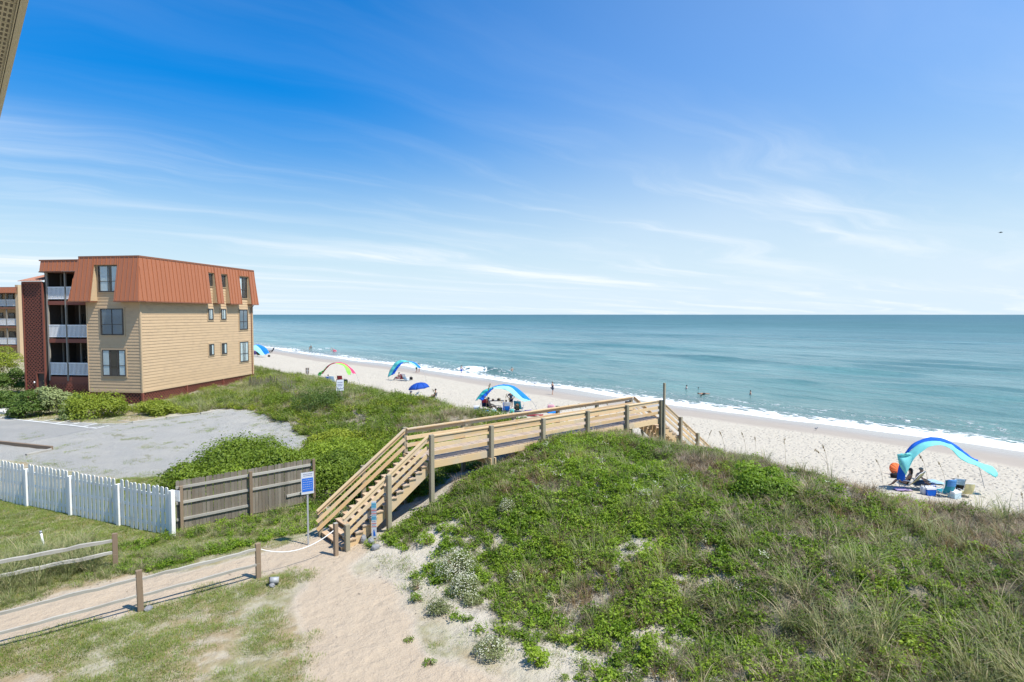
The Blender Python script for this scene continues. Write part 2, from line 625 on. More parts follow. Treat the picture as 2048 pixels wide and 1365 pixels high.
def board(name, parent, p0, p1, w, h, mat, up=(0, 0, 1), bev=0.0, label=None):
    """a board from p0 to p1 (width w across, thickness h along up), its own object with x along the grain"""
    p0 = Vector(p0); p1 = Vector(p1)
    L = (p1 - p0).length
    x = (p1 - p0) / L
    u = Vector(up)
    if abs(x.dot(u)) > 0.98:
        u = Vector((0, 1, 0)) if abs(x.y) < .9 else Vector((1, 0, 0))
    y = u.cross(x).normalized()
    z = x.cross(y)
    key = (name, round(L, 3), round(w, 3), round(h, 3), mat.name, bev)
    if key not in _boardmesh:
        mb = MB()
        if bev:
            b = bev
            ring = [(-w / 2 + b, -h / 2), (w / 2 - b, -h / 2), (w / 2, -h / 2 + b), (w / 2, h / 2 - b), (w / 2 - b, h / 2), (-w / 2 + b, h / 2), (-w / 2, h / 2 - b), (-w / 2, -h / 2 + b)]
            mb.prism([(-L / 2, a, c) for a, c in ring], (L, 0, 0))
        else:
            mb.box(-L / 2, L / 2, -w / 2, w / 2, -h / 2, h / 2)
        _boardmesh[key] = mb.mesh(name, mat)
    m = Matrix(((x.x, y.x, z.x, 0), (x.y, y.y, z.y, 0), (x.z, y.z, z.z, 0), (0, 0, 0, 1)))
    m.translation = (p0 + p1) / 2
    o = link(name, _boardmesh[key], parent, m)
    if label:
        o["label"] = label
    return o


def npmesh(name, verts, quads=None, tris=None, mat=None, tint=None):
    """fast mesh from numpy arrays; tint is one value per face"""
    me = bpy.data.meshes.new(name)
    nq = 0 if quads is None else len(quads)
    nt = 0 if tris is None else len(tris)
    me.vertices.add(len(verts))
    me.vertices.foreach_set("co", np.asarray(verts, np.float32).ravel())
    li = []
    if nq: li.append(np.asarray(quads, np.int32).ravel())
    if nt: li.append(np.asarray(tris, np.int32).ravel())
    li = np.concatenate(li)
    me.loops.add(len(li))
    me.loops.foreach_set("vertex_index", li)
    me.polygons.add(nq + nt)
    starts = np.concatenate([np.arange(nq) * 4, nq * 4 + np.arange(nt) * 3]).astype(np.int32)
    me.polygons.foreach_set("loop_start", starts)
    me.update(calc_edges=True)
    if mat: me.materials.append(mat)
    if tint is not None:
        a = me.attributes.new("tint", 'FLOAT', 'FACE')
        a.data.foreach_set("value", np.asarray(tint, np.float32))
    return me


def vattr(me, name, vals):
    a = me.attributes.new(name, 'FLOAT', 'POINT')
    a.data.foreach_set("value", np.asarray(vals, np.float32))


# ------------------------------------------------------------------ land masks
def seg_dist(x, y, pts):
    """distance to a polyline minus its half width (x, y, half) at each node"""
    best = np.full(np.shape(x), 1e9)
    for (ax, ay, aw), (bx, by, bw) in zip(pts[:-1], pts[1:]):
        dx, dy = bx - ax, by - ay
        k = np.clip(((x - ax) * dx + (y - ay) * dy) / (dx * dx + dy * dy), 0, 1)
        d = np.hypot(x - ax - k * dx, y - ay - k * dy) - (aw + k * (bw - aw))
        best = np.minimum(best, d)
    return best


PATHS = [[(-14, 17.6, 1.0), (-.8, 17.5, 1.0), (3, 17.5, 1.05), (6.2, 17.2, 1.0)],
         [(6.8, 17.0, .9), (6.3, 15.6, .8), (5.75, 13.5, 1.25), (5.0, 10.1, 1.5), (4.4, 6, 1.6), (4, -6, 1.6)]]
LOT = [(3.9, 45.6), (11.2, 46.9), (12.2, 45.6), (12.0, 32.2), (10.6, 30.4), (7.8, 29.5), (4.6, 29.3), (2.6, 30.2), (-1, 37), (-4.5, 45), (-14, 62), (-40, 110), (-60, 100), (-30, 55), (-3, 53.4)]
ASPH = [(3.75, 45.4), (-1.4, 41.6), (-4.2, 44.5), (-60, 90), (-60, 140), (-24, 76), (-2.2, 52.9), (1.0, 48.9)]


def poly_sd(x, y, poly):
    """signed distance to a polygon, negative inside"""
    x = np.asarray(x, float); y = np.asarray(y, float)
    d = np.full(x.shape, 1e9); ins = np.zeros(x.shape, bool)
    n = len(poly)
    for i in range(n):
        ax, ay = poly[i]; bx, by = poly[(i + 1) % n]
        ex, ey = bx - ax, by - ay
        k = np.clip(((x - ax) * ex + (y - ay) * ey) / (ex * ex + ey * ey), 0, 1)
        d = np.minimum(d, np.hypot(x - ax - k * ex, y - ay - k * ey))
        c = ((ay > y) != (by > y)) & (x < (bx - ax) * (y - ay) / (by - ay + 1e-12) + ax)
        ins ^= c
    return np.where(ins, -d, d)


def path_d(x, y):
    return np.minimum(seg_dist(x, y, PATHS[0]), seg_dist(x, y, PATHS[1]))


def lot_d(x, y):
    return np.minimum(poly_sd(x, y, LOT), poly_sd(x, y, ASPH))


def masks(x, y):
    nz = fbm(x * .6, y * .6, 3)
    pd = path_d(x, y) + (nz - .5) * 1.9
    path = 1 - sm(pd, -.25, .25)
    ld = poly_sd(x, y, LOT) + (nz - .5) * .8
    grav = 1 - sm(ld, -.25, .25)
    asph = 1 - sm(poly_sd(x, y, ASPH), -.06, .06)
    yard = (1 - sm(x, 5.5, 9.0)) * (1 - path)
    lawn = yard * (1 - np.maximum(grav, asph))
    lawn = lawn * np.where(y > 19.0, 1.0, .85)
    lit = sm(x, 8.6, 12) * (1 - sm(x, 23.5, 25.5)) * (1 - np.maximum(grav, asph))
    lit = np.maximum(lit * np.where(y > 18, 1.0, sm(fbm(x * .5 + 5, y * .5, 3), .34, .56)), .0)
    wet = sm(x + (fbm(x * .08, y * .05, 2) - .5) * 5 + (y - 10) * .035, 48.2, 53.0)
    swash = sm(x + (fbm(x * .06 + 4, y * .06, 2) - .5) * 4 + (y - 10) * .03, 52.5, 57.5)
    return path, grav, asph, lawn, lit, wet, swash


# ------------------------------------------------------------------ the ground sheet
def lines(*parts):
    out = []
    for a, b, n in parts:
        out += list(np.linspace(a, b, n, endpoint=False))
    return np.array(sorted(set(np.round(out, 4))))


gx = lines((-6000, -400, 6), (-400, -60, 8), (-60, -12, 34), (-12, -2, 40), (-2, 26, 150), (26, 46, 60), (46, 64, 45), (64, 130, 20), (130, 401, 4))
gy = lines((-6000, -400, 6), (-400, -30, 14), (-30, -2, 50), (-2, 36, 190), (36, 62, 90), (62, 130, 70), (130, 420, 60), (420, 1500, 20), (1500, 6001, 8))
GX, GY = np.meshgrid(gx, gy, indexing='ij')
GZ = H(GX, GY)
nxg, nyg = GX.shape
gid = np.arange(nxg * nyg).reshape(nxg, nyg)
quads = np.stack([gid[:-1, :-1], gid[1:, :-1], gid[1:, 1:], gid[:-1, 1:]], -1).reshape(-1, 4)
gv = np.stack([GX, GY, GZ], -1).reshape(-1, 3)
gm = [a.ravel() for a in masks(GX.ravel(), GY.ravel())]

gmat, t, p, o = newmat("land_surface")
geo = t.nodes.new("ShaderNodeNewGeometry")
pos = geo.outputs["Position"]


def at(nm):
    a = t.nodes.new("ShaderNodeAttribute")
    a.attribute_name = nm
    return a.outputs["Fac"]


nbig = noise(t, pos, 0.5, 5.0)
nmid = noise(t, pos, 3.0, 5.0, 0.6)
nfin = noise(t, pos, 26.0, 4.0, 0.65)
ngr = noise(t, pos, 90.0, 2.0, 0.6)
sandc = mixc(t, nmid, (.425, .38, .31), (.495, .452, .38))
sandc = mixc(t, maprange(t, nfin, .40, .72, 0, .4), sandc, (.36, .30, .225))
pathc = mixc(t, nmid, (.392, .312, .230), (.447, .364, .274))
pathc = mixc(t, maprange(t, nfin, .46, .74, 0, .45), pathc, (.34, .265, .185))


def blend(a, soft=.22, n=None):
    return maprange(t, mathn(t, 'ADD', a, mathn(t, 'MULTIPLY_ADD', n or nmid, .9, -.45)), .5 - soft, .5 + soft)


col = mixc(t, at("path"), sandc, pathc)
# dry beach: faint wind ripples, foot-worn mottling and weed fragments
sx = N(t, "ShaderNodeSeparateXYZ")
t.links.new(pos, sx.inputs[0])
bmask = maprange(t, sx.outputs[0], 26, 30)
weed = noise(t, mapping(t, pos, scale=(2.3, .8, 1)), 1.0, 5.0, .75, .4)
col = mixc(t, mathn(t, 'MULTIPLY', bmask, maprange(t, weed, .60, .70, 0, .55)), col, (.27, .235, .20))
litc = mixc(t, nfin, (.20, .165, .125), (.36, .30, .23))
litc = mixc(t, maprange(t, nbig, .42, .62), litc, (.14, .13, .075))
lit_f = blend(at("litter"), .25)
col = mixc(t, mathn(t, 'MULTIPLY', lit_f, .85), col, litc)
lawnc = mixc(t, nfin, (.12, .125, .04), (.24, .22, .08))
lawnc = mixc(t, maprange(t, nbig, .44, .60), lawnc, (.26, .19, .095))
lawn_f = mathn(t, 'MULTIPLY', blend(at("lawn"), .3, nbig), maprange(t, nmid, .30, .62, .35, 1.0))
col = mixc(t, mathn(t, 'MULTIPLY', lawn_f, .82), col, lawnc)
gravc = mixc(t, ngr, (.18, .176, .162), (.52, .505, .47))
gravc = mixc(t, maprange(t, nfin, .38, .70, 0, .6), gravc, (.35, .335, .305))
gravc = mixc(t, maprange(t, nbig, .40, .68, 0, .5), gravc, (.42, .395, .35))
grassy = maprange(t, noise(t, mapping(t, pos, scale=(1.6, .5, 1)), .8, 6.0, .7), .60, .70, 0, .65)
gravc = mixc(t, grassy, gravc, (.17, .17, .07))
col = mixc(t, blend(at("gravel"), .18, nfin), col, gravc)
asphc = mixc(t, nfin, (.27, .265, .25), (.35, .34, .32))
asphc = mixc(t, maprange(t, nbig, .45, .7, 0, .5), asphc, (.39, .37, .34))
col = mixc(t, maprange(t, at("asphalt"), .4, .6), col, asphc)
wet_f = maprange(t, mathn(t, 'ADD', at("wet"), mathn(t, 'MULTIPLY_ADD', nbig, .5, -.25)), .10, .75)
col = mixc(t, wet_f, col, mixc(t, nbig, (.315, .268, .218), (.37, .318, .265)))
t.links.new(col, p.inputs["Base Color"])
t.links.new(mathn(t, 'SUBTRACT', mathn(t, 'MULTIPLY_ADD', wet_f, -.28, .93), mathn(t, 'MULTIPLY', at("swash"), .42)), p.inputs["Roughness"])
t.links.new(mathn(t, 'MULTIPLY_ADD', at("swash"), .32, .15), p.inputs["Specular IOR Level"])
# footprints: rounded dents at two sizes, strongest on loose sand
vo = t.nodes.new("ShaderNodeTexVoronoi")
vo.inputs["Scale"].default_value = 2.6
vo.inputs["Randomness"].default_value = 1.0
t.links.new(mapping(t, pos, scale=(1, 1.25, .3)), vo.inputs["Vector"])
dent = maprange(t, vo.outputs["Distance"], .08, .42)
dentk = mathn(t, 'MULTIPLY_ADD', bmask, .52, .12)
hgt = mathn(t, 'ADD', mathn(t, 'MULTIPLY', dent, dentk), mathn(t, 'ADD', mathn(t, 'MULTIPLY', nmid, .8), mathn(t, 'MULTIPLY', nfin, .22)))
hgt = mathn(t, 'MULTIPLY', hgt, mathn(t, 'SUBTRACT', 1.0, mathn(t, 'MAXIMUM', wet_f, mathn(t, 'MULTIPLY', at("asphalt"), .93))))
hgt = mathn(t, 'ADD', hgt, mathn(t, 'MULTIPLY', mathn(t, 'MULTIPLY', ngr, .25), at("gravel")))
t.links.new(bump(t, hgt, .13, 1.0), p.inputs["Normal"])

fc = gv[quads].mean(1)
fpath = path_d(fc[:, 0], fc[:, 1]) < 0
flot = poly_sd(fc[:, 0], fc[:, 1], LOT) < 0
fasp = poly_sd(fc[:, 0], fc[:, 1], ASPH) < 0
owner = np.zeros(len(fc), int)                       # 0 yard, 1 dune, 2 beach, 3 path, 4 parking lot, 5 driveway
owner[fc[:, 0] > 8.5] = 1
owner[fc[:, 0] > 26] = 2
owner[fpath & (fc[:, 0] < 8.5)] = 3
owner[flot] = 4
owner[fasp] = 5
for k, nm in enumerate(["ground", "dune", "beach", "sand_path", "parking_lot", "driveway"]):
    q = quads[owner == k]
    ids, inv = np.unique(q.ravel(), return_inverse=True)
    me = npmesh(nm, gv[ids], quads=inv.reshape(-1, 4), mat=gmat)
    for an, av in zip(("path", "gravel", "asphalt", "lawn", "litter", "wet", "swash"), gm):
        vattr(me, an, av[ids])
    me.polygons.foreach_set("use_smooth", [True] * len(me.polygons))
    tag(link(nm, me), kind='structure')

# ------------------------------------------------------------------ the sea
ox = lines((55.5, 76, 90), (76, 140, 130), (140, 300, 80), (300, 900, 40), (900, 5000, 20), (5000, 60001, 12))
oy = lines((-60000, -4000, 8), (-4000, -300, 16), (-300, -20, 30), (-20, 160, 260), (160, 420, 90), (420, 2000, 30), (2000, 60001, 14))
OX, OY = np.meshgrid(ox, oy, indexing='ij')
fade = 1 - sm(OX, 200, 420)
inn = (1 - sm(OY, 250, 500)) * sm(OY, -120, -40)
sw = 0.27 * np.sin((OX + 7 * fbm(OX * .012, OY * .02, 2) + 10 * fbm(OY * .012, OX * .004, 2)) * 2 * math.pi / 13.0)
gate = sm(fbm(OX * .02 + 3, OY * .016, 3), .42, .62)
OZ = (sw * gate + (fbm(OX * .22, OY * .09, 3) - .5) * .44) * fade * inn * sm(OX, 61, 74) + (fbm(OX * .4, OY * .2, 2) - .5) * .06 * inn * (1 - sm(OX, 61, 74))


def bump2(cx, cy, rx, ry):
    return np.exp(-((OX - cx) / rx) ** 2 - ((OY - cy) / ry) ** 2)


BRK = [P(988, 741, .3), P(935, 737, .3)]
wav = bump2(BRK[0].x, BRK[0].y, 1.3, 6.0) * .95 + bump2(BRK[1].x + .3, BRK[1].y, 1.2, 3.5) * .6
wav2 = sum(bump2(q.x, q.y, 1.8, w) * h for q, w, h in ((P(1250, 692, .2), 26, 1.0), (P(1870, 775, .2), 9, .55), (P(1700, 740, .2), 15, .6), (P(1420, 715, .2), 18, .6), (P(1130, 690, .2), 22, .75), (P(1950, 800, .2), 8, .4), (P(1560, 760, .2), 10, .4)))
OZ = OZ + wav + wav2
edge = 59.0 + (fbm(OY * .07, OY * .01 + 2, 3) - .5) * 5.2 - (OY - 9) * .006 - sm(OY, 90, 180) * 2.0
dd = OX - edge
wband = 6.6 + 6.0 * (fbm(OY * .05 + 4, OY * .02, 2) - .3)
foam = sm(dd, -1.0, -.5) * (.52 + .58 * (1 - sm(dd, 0, wband * .45))) * (1 - sm(dd, wband * .40, wband * 1.15))
foam2 = sm(dd, wband * .5, wband) * (1 - sm(dd, wband * 1.1, wband * 2.1)) * .36
bfo = np.clip(bump2(BRK[0].x - 1.6, BRK[0].y + 4.0, 1.3, 5.0) * .82 + bump2(BRK[1].x - 1.0, BRK[1].y, 1.6, 4.0) * .72 + bump2(BRK[0].x + .5, BRK[0].y - 4, .5, 4.0) * .75, 0, 1.1)
bfo = bfo * (.35 + 1.0 * fbm(OX * .9 + 7, OY * .45, 3))
caps = sum(bump2(q.x, q.y, .8, 2.4) for q in (P(640, 697, .2), P(655, 696, .2), P(810, 711, .2), P(560, 661, .2), P(690, 710, .2)))
foam = np.clip(np.maximum(np.maximum(foam, foam2), np.maximum(bfo, caps * .9)), 0, 1.1)
# the swash lies on the sand: follow the beach where it is higher than the sea
OZ = np.where(OX < 75, np.maximum(OZ * sm(dd, 0, 6) , np.minimum(H(OX, OY) + .012, .25) * (1 - sm(dd, .5, 5)) + OZ * sm(dd, 0, 5)), OZ)
OZ = np.where(dd < -.25, H(OX, OY) - .05, OZ)
keep = dd > -.6
no_, mo_ = OX.shape
oid = np.arange(no_ * mo_).reshape(no_, mo_)
oq = np.stack([oid[:-1, :-1], oid[1:, :-1], oid[1:, 1:], oid[:-1, 1:]], -1).reshape(-1, 4)
kq = keep.ravel()[oq].any(1)
oq = oq[kq]
ids, inv = np.unique(oq.ravel(), return_inverse=True)
ov = np.stack([OX, OY, OZ], -1).reshape(-1, 3)[ids]
smat, t, p, o = newmat("sea_water")
geo = t.nodes.new("ShaderNodeNewGeometry")
pos = geo.outputs["Position"]
sx = t.nodes.new("ShaderNodeSeparateXYZ")
t.links.new(pos, sx.inputs[0])
X = sx.outputs[0]
cr = t.nodes.new("ShaderNodeValToRGB")
lg = mathn(t, 'DIVIDE', mathn(t, 'LOGARITHM', mathn(t, 'MAXIMUM', mathn(t, 'SUBTRACT', X, 55.0), 1.0), 10.0), 3.3)
t.links.new(lg, cr.inputs[0])
el = cr.color_ramp.elements
stops = [(0.0, (.27, .235, .19)), (.21, (.26, .24, .195)), (.29, (.19, .265, .23)), (.38, (.15, .27, .245)), (.50, (.130, .25, .24)), (.66, (.102, .21, .215)), (.82, (.085, .175, .198)), (1.0, (.068, .142, .18))]  # depth colours, far stops also lightened as horizon haze
el[0].position, el[0].color = 0.0, (*stops[0][1], 1)
el[1].position, el[1].color = 1.0, (*stops[-1][1], 1)
for ps, c in stops[1:-1]:
    e = el.new(ps)
    e.color = (*c, 1)
sil = noise(t, mapping(t, pos, scale=(.055, .016, 0)), 1.0, 5.0, .6)
col = mixc(t, maprange(t, sil, .40, .66, 0, .45), cr.outputs[0], mixc(t, .5, cr.outputs[0], (.05, .21, .20)))
patch = noise(t, mapping(t, pos, scale=(.22, .045, 0)), 1.0, 6.0, .62, .2)
col = mixc(t, maprange(t, patch, .52, .68, 0, .30), col, (.04, .15, .16))
chop_tone = noise(t, mapping(t, pos, scale=(.030, .0075, 0)), 1.0, 12.0, .80, .1)
col = mixc(t, maprange(t, chop_tone, .42, .60), mixc(t, .42, col, (.015, .07, .08)), col)  # light and dark of small waves put into the water colour
col = mixc(t, maprange(t, chop_tone, .55, .68, 0, .42), col, (.24, .34, .36))
fo = t.nodes.new("ShaderNodeAttribute")
fo.attribute_name = "foam"
fv = t.nodes.new("ShaderNodeTexVoronoi")
fv.feature = 'DISTANCE_TO_EDGE'
fv.inputs["Scale"].default_value = 1.0
fwp = noise(t, pos, .8, 4.0)
cwp = t.nodes.new("ShaderNodeVectorMath"); cwp.operation = 'MULTIPLY_ADD'
cxy = t.nodes.new("ShaderNodeCombineXYZ")
t.links.new(fwp, cxy.inputs[0]); t.links.new(fwp, cxy.inputs[1])
t.links.new(cxy.outputs[0], cwp.inputs[0]); cwp.inputs[1].default_value = (2.2, 1.6, 0)
t.links.new(mapping(t, pos, scale=(1.05, .5, 0)), cwp.inputs[2])
t.links.new(cwp.outputs[0], fv.inputs["Vector"])
web = maprange(t, fv.outputs["Distance"], .02, .28, 0.0, 1.0)
fn = noise(t, mapping(t, pos, scale=(1.2, .55, 0)), 1.3, 6.0, .7)
thr = mathn(t, 'ADD', mathn(t, 'MULTIPLY', fn, .95), mathn(t, 'MULTIPLY_ADD', web, .34, -.10))
ff = maprange(t, mathn(t, 'SUBTRACT', fo.outputs["Fac"], thr), -.06, .14)
col2 = mixc(t, ff, col, (.80, .81, .81))
t.links.new(col2, p.inputs["Base Color"])
far = maprange(t, X, 75, 700)
t.links.new(mathn(t, 'ADD', mathn(t, 'MULTIPLY_ADD', ff, .5, .17), mathn(t, 'MULTIPLY', far, .38)), p.inputs["Roughness"])
t.links.new(mathn(t, 'MULTIPLY_ADD', ff, -.2, .30), p.inputs["Specular IOR Level"])
p.inputs["IOR"].default_value = 1.33
w1 = noise(t, mapping(t, pos, scale=(.55, .16, 0)), 1.0, 5.0, .6, .3)
w2 = noise(t, mapping(t, pos, scale=(1.9, .9, 0)), 1.0, 4.0, .6, .3)
w3 = noise(t, mapping(t, pos, scale=(.075, .022, 0)), 1.0, 3.0, .5, .3)
hh = mathn(t, 'ADD', mathn(t, 'MULTIPLY', w1, .55), mathn(t, 'ADD', mathn(t, 'MULTIPLY', w2, .22), mathn(t, 'MULTIPLY', w3, 2.2)))
t.links.new(bump(t, mathn(t, 'ADD', hh, mathn(t, 'MULTIPLY', ff, .12)), 1.15, 1.0), p.inputs["Normal"])
me = npmesh("sea", ov, quads=inv.reshape(-1, 4), mat=smat)
vattr(me, "foam", foam.ravel()[ids])
me.polygons.foreach_set("use_smooth", [True] * len(me.polygons))
tag(link("sea", me), kind='structure')


# ------------------------------------------------------------------ eave of the house the photograph was taken from
ev = empty("house_eave", (0.435, 0.0, 12.9), R(4.71), "beige vented house eave jutting in at the top left corner", "eave")
_e = MB()
_e.box(-.045, 0, -4, 14, -.012, 0)
_e.box(-.012, 0, -4, 14, 0, .20)
_e.box(-.052, -.040, -4, 14, -.012, .03)
_e.build("fascia", M['soffit'], ev)
slot = MB()
for i in range(47):
    y0 = -3.8 + i * .385
    board("soffit_panel", ev, (-.053, y0, .012), (-1.9, y0, .012), .375, .012, M['soffit'])
    for j in range(4):
        yy = y0 - .14 + j * .094
        for k in range(26):
            xx = -.075 - k * .026
            slot.box(xx - .007, xx + .007, yy - .026, yy + .026, .0030, .0055)
slot.build("vent_slot", M['soffitslot'], ev, kind='stuff')
rf = MB()
rf.prism([(.02, -4, .21), (-6, -4, 2.1), (-6, -4, 1.95), (-.02, -4, .13)], (0, 18, 0))
rf.build("roof", M['coppertrim'], ev)
wl = MB()
wl.box(-2.2, -1.92, -4, 8, -9.3, .012)
wl.build("wall", M['stucco'], ev)

# ------------------------------------------------------------------ apartment building
AP = empty("apartment_building", (6.31, 54.17, 3.6), R(42.5), "three storey tan apartment building with a copper coloured metal mansard roof", "building")
# local axes: x runs along the long side wall away from the camera, y along the front to the left, z up
ZB, ZE, ZT = 1.06, 8.28, 11.80      # bottom of the siding, eave, top of the mansard
WL, WF = 15.3, 4.8
m = MB()
m.box(.03, WL, .03, WF, ZB, ZT - .1)
m.build("wall", M['tantrim'], AP)
nb = 30
ph = (ZE + .2 - ZB) / nb
cl_front = MB(); cl_front.prism([(.03, .03, 0), (-.005, .03, 0), (-.005, .03, .022), (.016, .03, ph - .004), (.03, .03, ph - .004)], (0, WF - .06, 0))
cl_side = MB(); cl_side.prism([(.09, .03, 0), (.09, -.005, 0), (.09, -.005, .022), (.09, .016, ph - .004), (.09, .03, ph - .004)], (WL - .18, 0, 0))
mf = cl_front.mesh("siding_board", M['siding']); ms = cl_side.mesh("siding_board", M['siding'])
for i in range(nb):
    for me_ in (mf, ms):
        link("siding_board", me_, AP, Matrix.Translation((0, 0, ZB + i * ph)))
# the wall goes on above the eave inside the roof openings
for i in range(nb, nb + 12):
    link("siding_board", mf, AP, Matrix.Translation((0, 0, ZB + i * ph)))
    link("siding_board", ms, AP, Matrix.Translation((0, 0, ZB + i * ph)))
for (a, b) in (((-.03, -.03), (.09, .09)), ((-.03, WF - .04), (.09, WF + .03)), ((WL - .09, -.03), (WL, .09))):
    m = MB(); m.box(a[0], b[0], a[1], b[1], ZB - .03, ZE + .3); m.build("corner_trim", M['tantrim'], AP)
m = MB(); m.box(-.02, WL, -.02, .0, ZB - .14, ZB - .002); m.box(-.02, -.0, 0.0, WF, ZB - .14, ZB - .002)
m.build("base_trim", M['tantrim'], AP)


def clip(poly, a, b, c):
    """keep the part of a 2-D polygon where a*u + b*v <= c"""
    out = []
    for i in range(len(poly)):
        p, q = poly[i], poly[(i + 1) % len(poly)]
        fp = a * p[0] + b * p[1] - c; fq = a * q[0] + b * q[1] - c
        if fp <= 0: out.append(p)
        if fp * fq < 0:
            k = fp / (fp - fq)
            out.append((p[0] + (q[0] - p[0]) * k, p[1] + (q[1] - p[1]) * k))
    return out


def mansard(parent, u0, u1, zb, zt, step, slots, cuts, place, mat):
    """standing seam panels on a sloping face; slots are (u0, u1, ztop) openings, cuts clip the outline"""
    marks = list(np.arange(u0, u1 + step * .5, step))
    us = sorted(set([round(x, 3) for x in marks] + [round(x, 3) for s in slots for x in s[:2]]))
    for a, b in zip(us[:-1], us[1:]):
        if b - a < .02: continue
        lo = zb
        for s in slots:
            if a >= s[0] - 1e-3 and b <= s[1] + 1e-3: lo = s[2]
        poly = [(a, lo), (b, lo), (b, zt), (a, zt)]
        for c in cuts: poly = clip(poly, *c)
        if len(poly) < 3: continue
        mb = MB()
        pts = [place(u, z, 0) for u, z in poly]
        pts2 = [place(u, z, .03) for u, z in poly]
        n = len(pts)
        mb.add(pts + pts2, [tuple(range(n))[::-1], tuple(range(n, 2 * n))] + [(i, (i + 1) % n, n + (i + 1) % n, n + i) for i in range(n)])
        # raised seam along the panel's first edge
        zs = sorted([z for u, z in poly if abs(u - a) < 1e-3])
        if len(zs) >= 2 and zs[-1] - zs[0] > .1:
            s0, s1 = zs[0], zs[-1]
            q = [place(a - .012, s0, .028), place(a + .012, s0, .028), place(a + .012, s0, .07), place(a - .012, s0, .07),
                 place(a - .012, s1, .028), place(a + .012, s1, .028), place(a + .012, s1, .07), place(a - .012, s1, .07)]
            mb.add(q, [(0, 3, 2, 1), (4, 5, 6, 7), (0, 1, 5, 4), (1, 2, 6, 5), (2, 3, 7, 6), (3, 0, 4, 7)])
        mb.build("roof_panel", mat, parent)


HF = ZT - ZE
OUTF, INF = -.66, -.09


def front_place(u, z, off):
    k = (z - ZE) / HF
    return (OUTF + (INF - OUTF) * k - off, u, z)


def side_place(u, z, off):
    k = (z - ZE) / HF
    return (u, -.46 + .37 * k - off, z)


YL0, YL1 = 5.80, 5.25
SLF = [(1.72, 3.80, 11.16)]
mansard(AP, -.48, 6.1, ZE, ZT, .40, SLF,
        [(-1, .37 / HF, .46 + .37 * ZE / HF), (1, (YL0 - YL1) / HF, YL0 + (YL0 - YL1) * ZE / HF)], front_place, M['copper'])
SLS = [(8.05, 8.90, 11.12), (9.9, 10.85, 11.12), (12.8, 14.4, 11.12)]
mansard(AP, -.68, WL + .45, ZE, ZT, .46, SLS, [(-1, (INF - OUTF) / HF, -OUTF + (INF - OUTF) * ZE / HF), (1, .25 / HF, WL + .38 + .25 * ZE / HF)], side_place, M['copper'])
# cheeks of the openings, ridge cap, eave returns
for (a, b, zt) in SLF:
    for y in (a, b):
        s = .02 if y == a else -.02
        m = MB(); m.prism([(.02, y, ZE), front_place(y, ZE, -.01), front_place(y, zt, -.01), (.02, y, zt)], (0, s, 0)); m.build("dormer_cheek", M['tantrim'], AP)
    m = MB(); m.box(front_place(a, zt, 0)[0], .02, a, b, zt - .01, zt + .012); m.build("dormer_head", M['tantrim'], AP)
for (a, b, zt) in SLS:
    for x in (a, b):
        s = .02 if x == a else -.02
        m = MB(); m.prism([(x, .02, ZE), side_place(x, ZE, -.01), side_place(x, zt, -.01), (x, .02, zt)], (s, 0, 0)); m.build("dormer_cheek", M['tantrim'], AP)
    m = MB(); m.box(a, b, side_place(a, zt, 0)[1], .02, zt - .01, zt + .012); m.build("dormer_head", M['tantrim'], AP)
m = MB()
m.box(INF - .07, WL + .1, -.16, 5.25, ZT - .06, ZT + .07)
m.build("roof_cap", M['coppertrim'], AP)
m = MB()
segs = [(-.46, SLF[0][0]), (SLF[0][1], YL0)]
for a, b in segs: m.box(OUTF - .05, .03 if b < 5 else .9, a, b, ZE - .09, ZE - .002)
xs = [OUTF] + [q for s in SLS for q in s[:2]] + [WL + .35]
for a, b in zip(xs[::2], xs[1::2]): m.box(a if a > 0 else .0, b, -.50, .03, ZE - .088, ZE - .004)
m.build("eave_soffit", M['coppertrim'], AP)
# side face of the front mansard towards the balconies
m = MB()
m.prism([front_place(YL0, ZE, 0), (1.2, YL0, ZE), (1.2, YL1, ZT), front_place(YL1, ZT, 0)], (0, -.03, 0))
m.build("roof_return", M['copper'], AP)


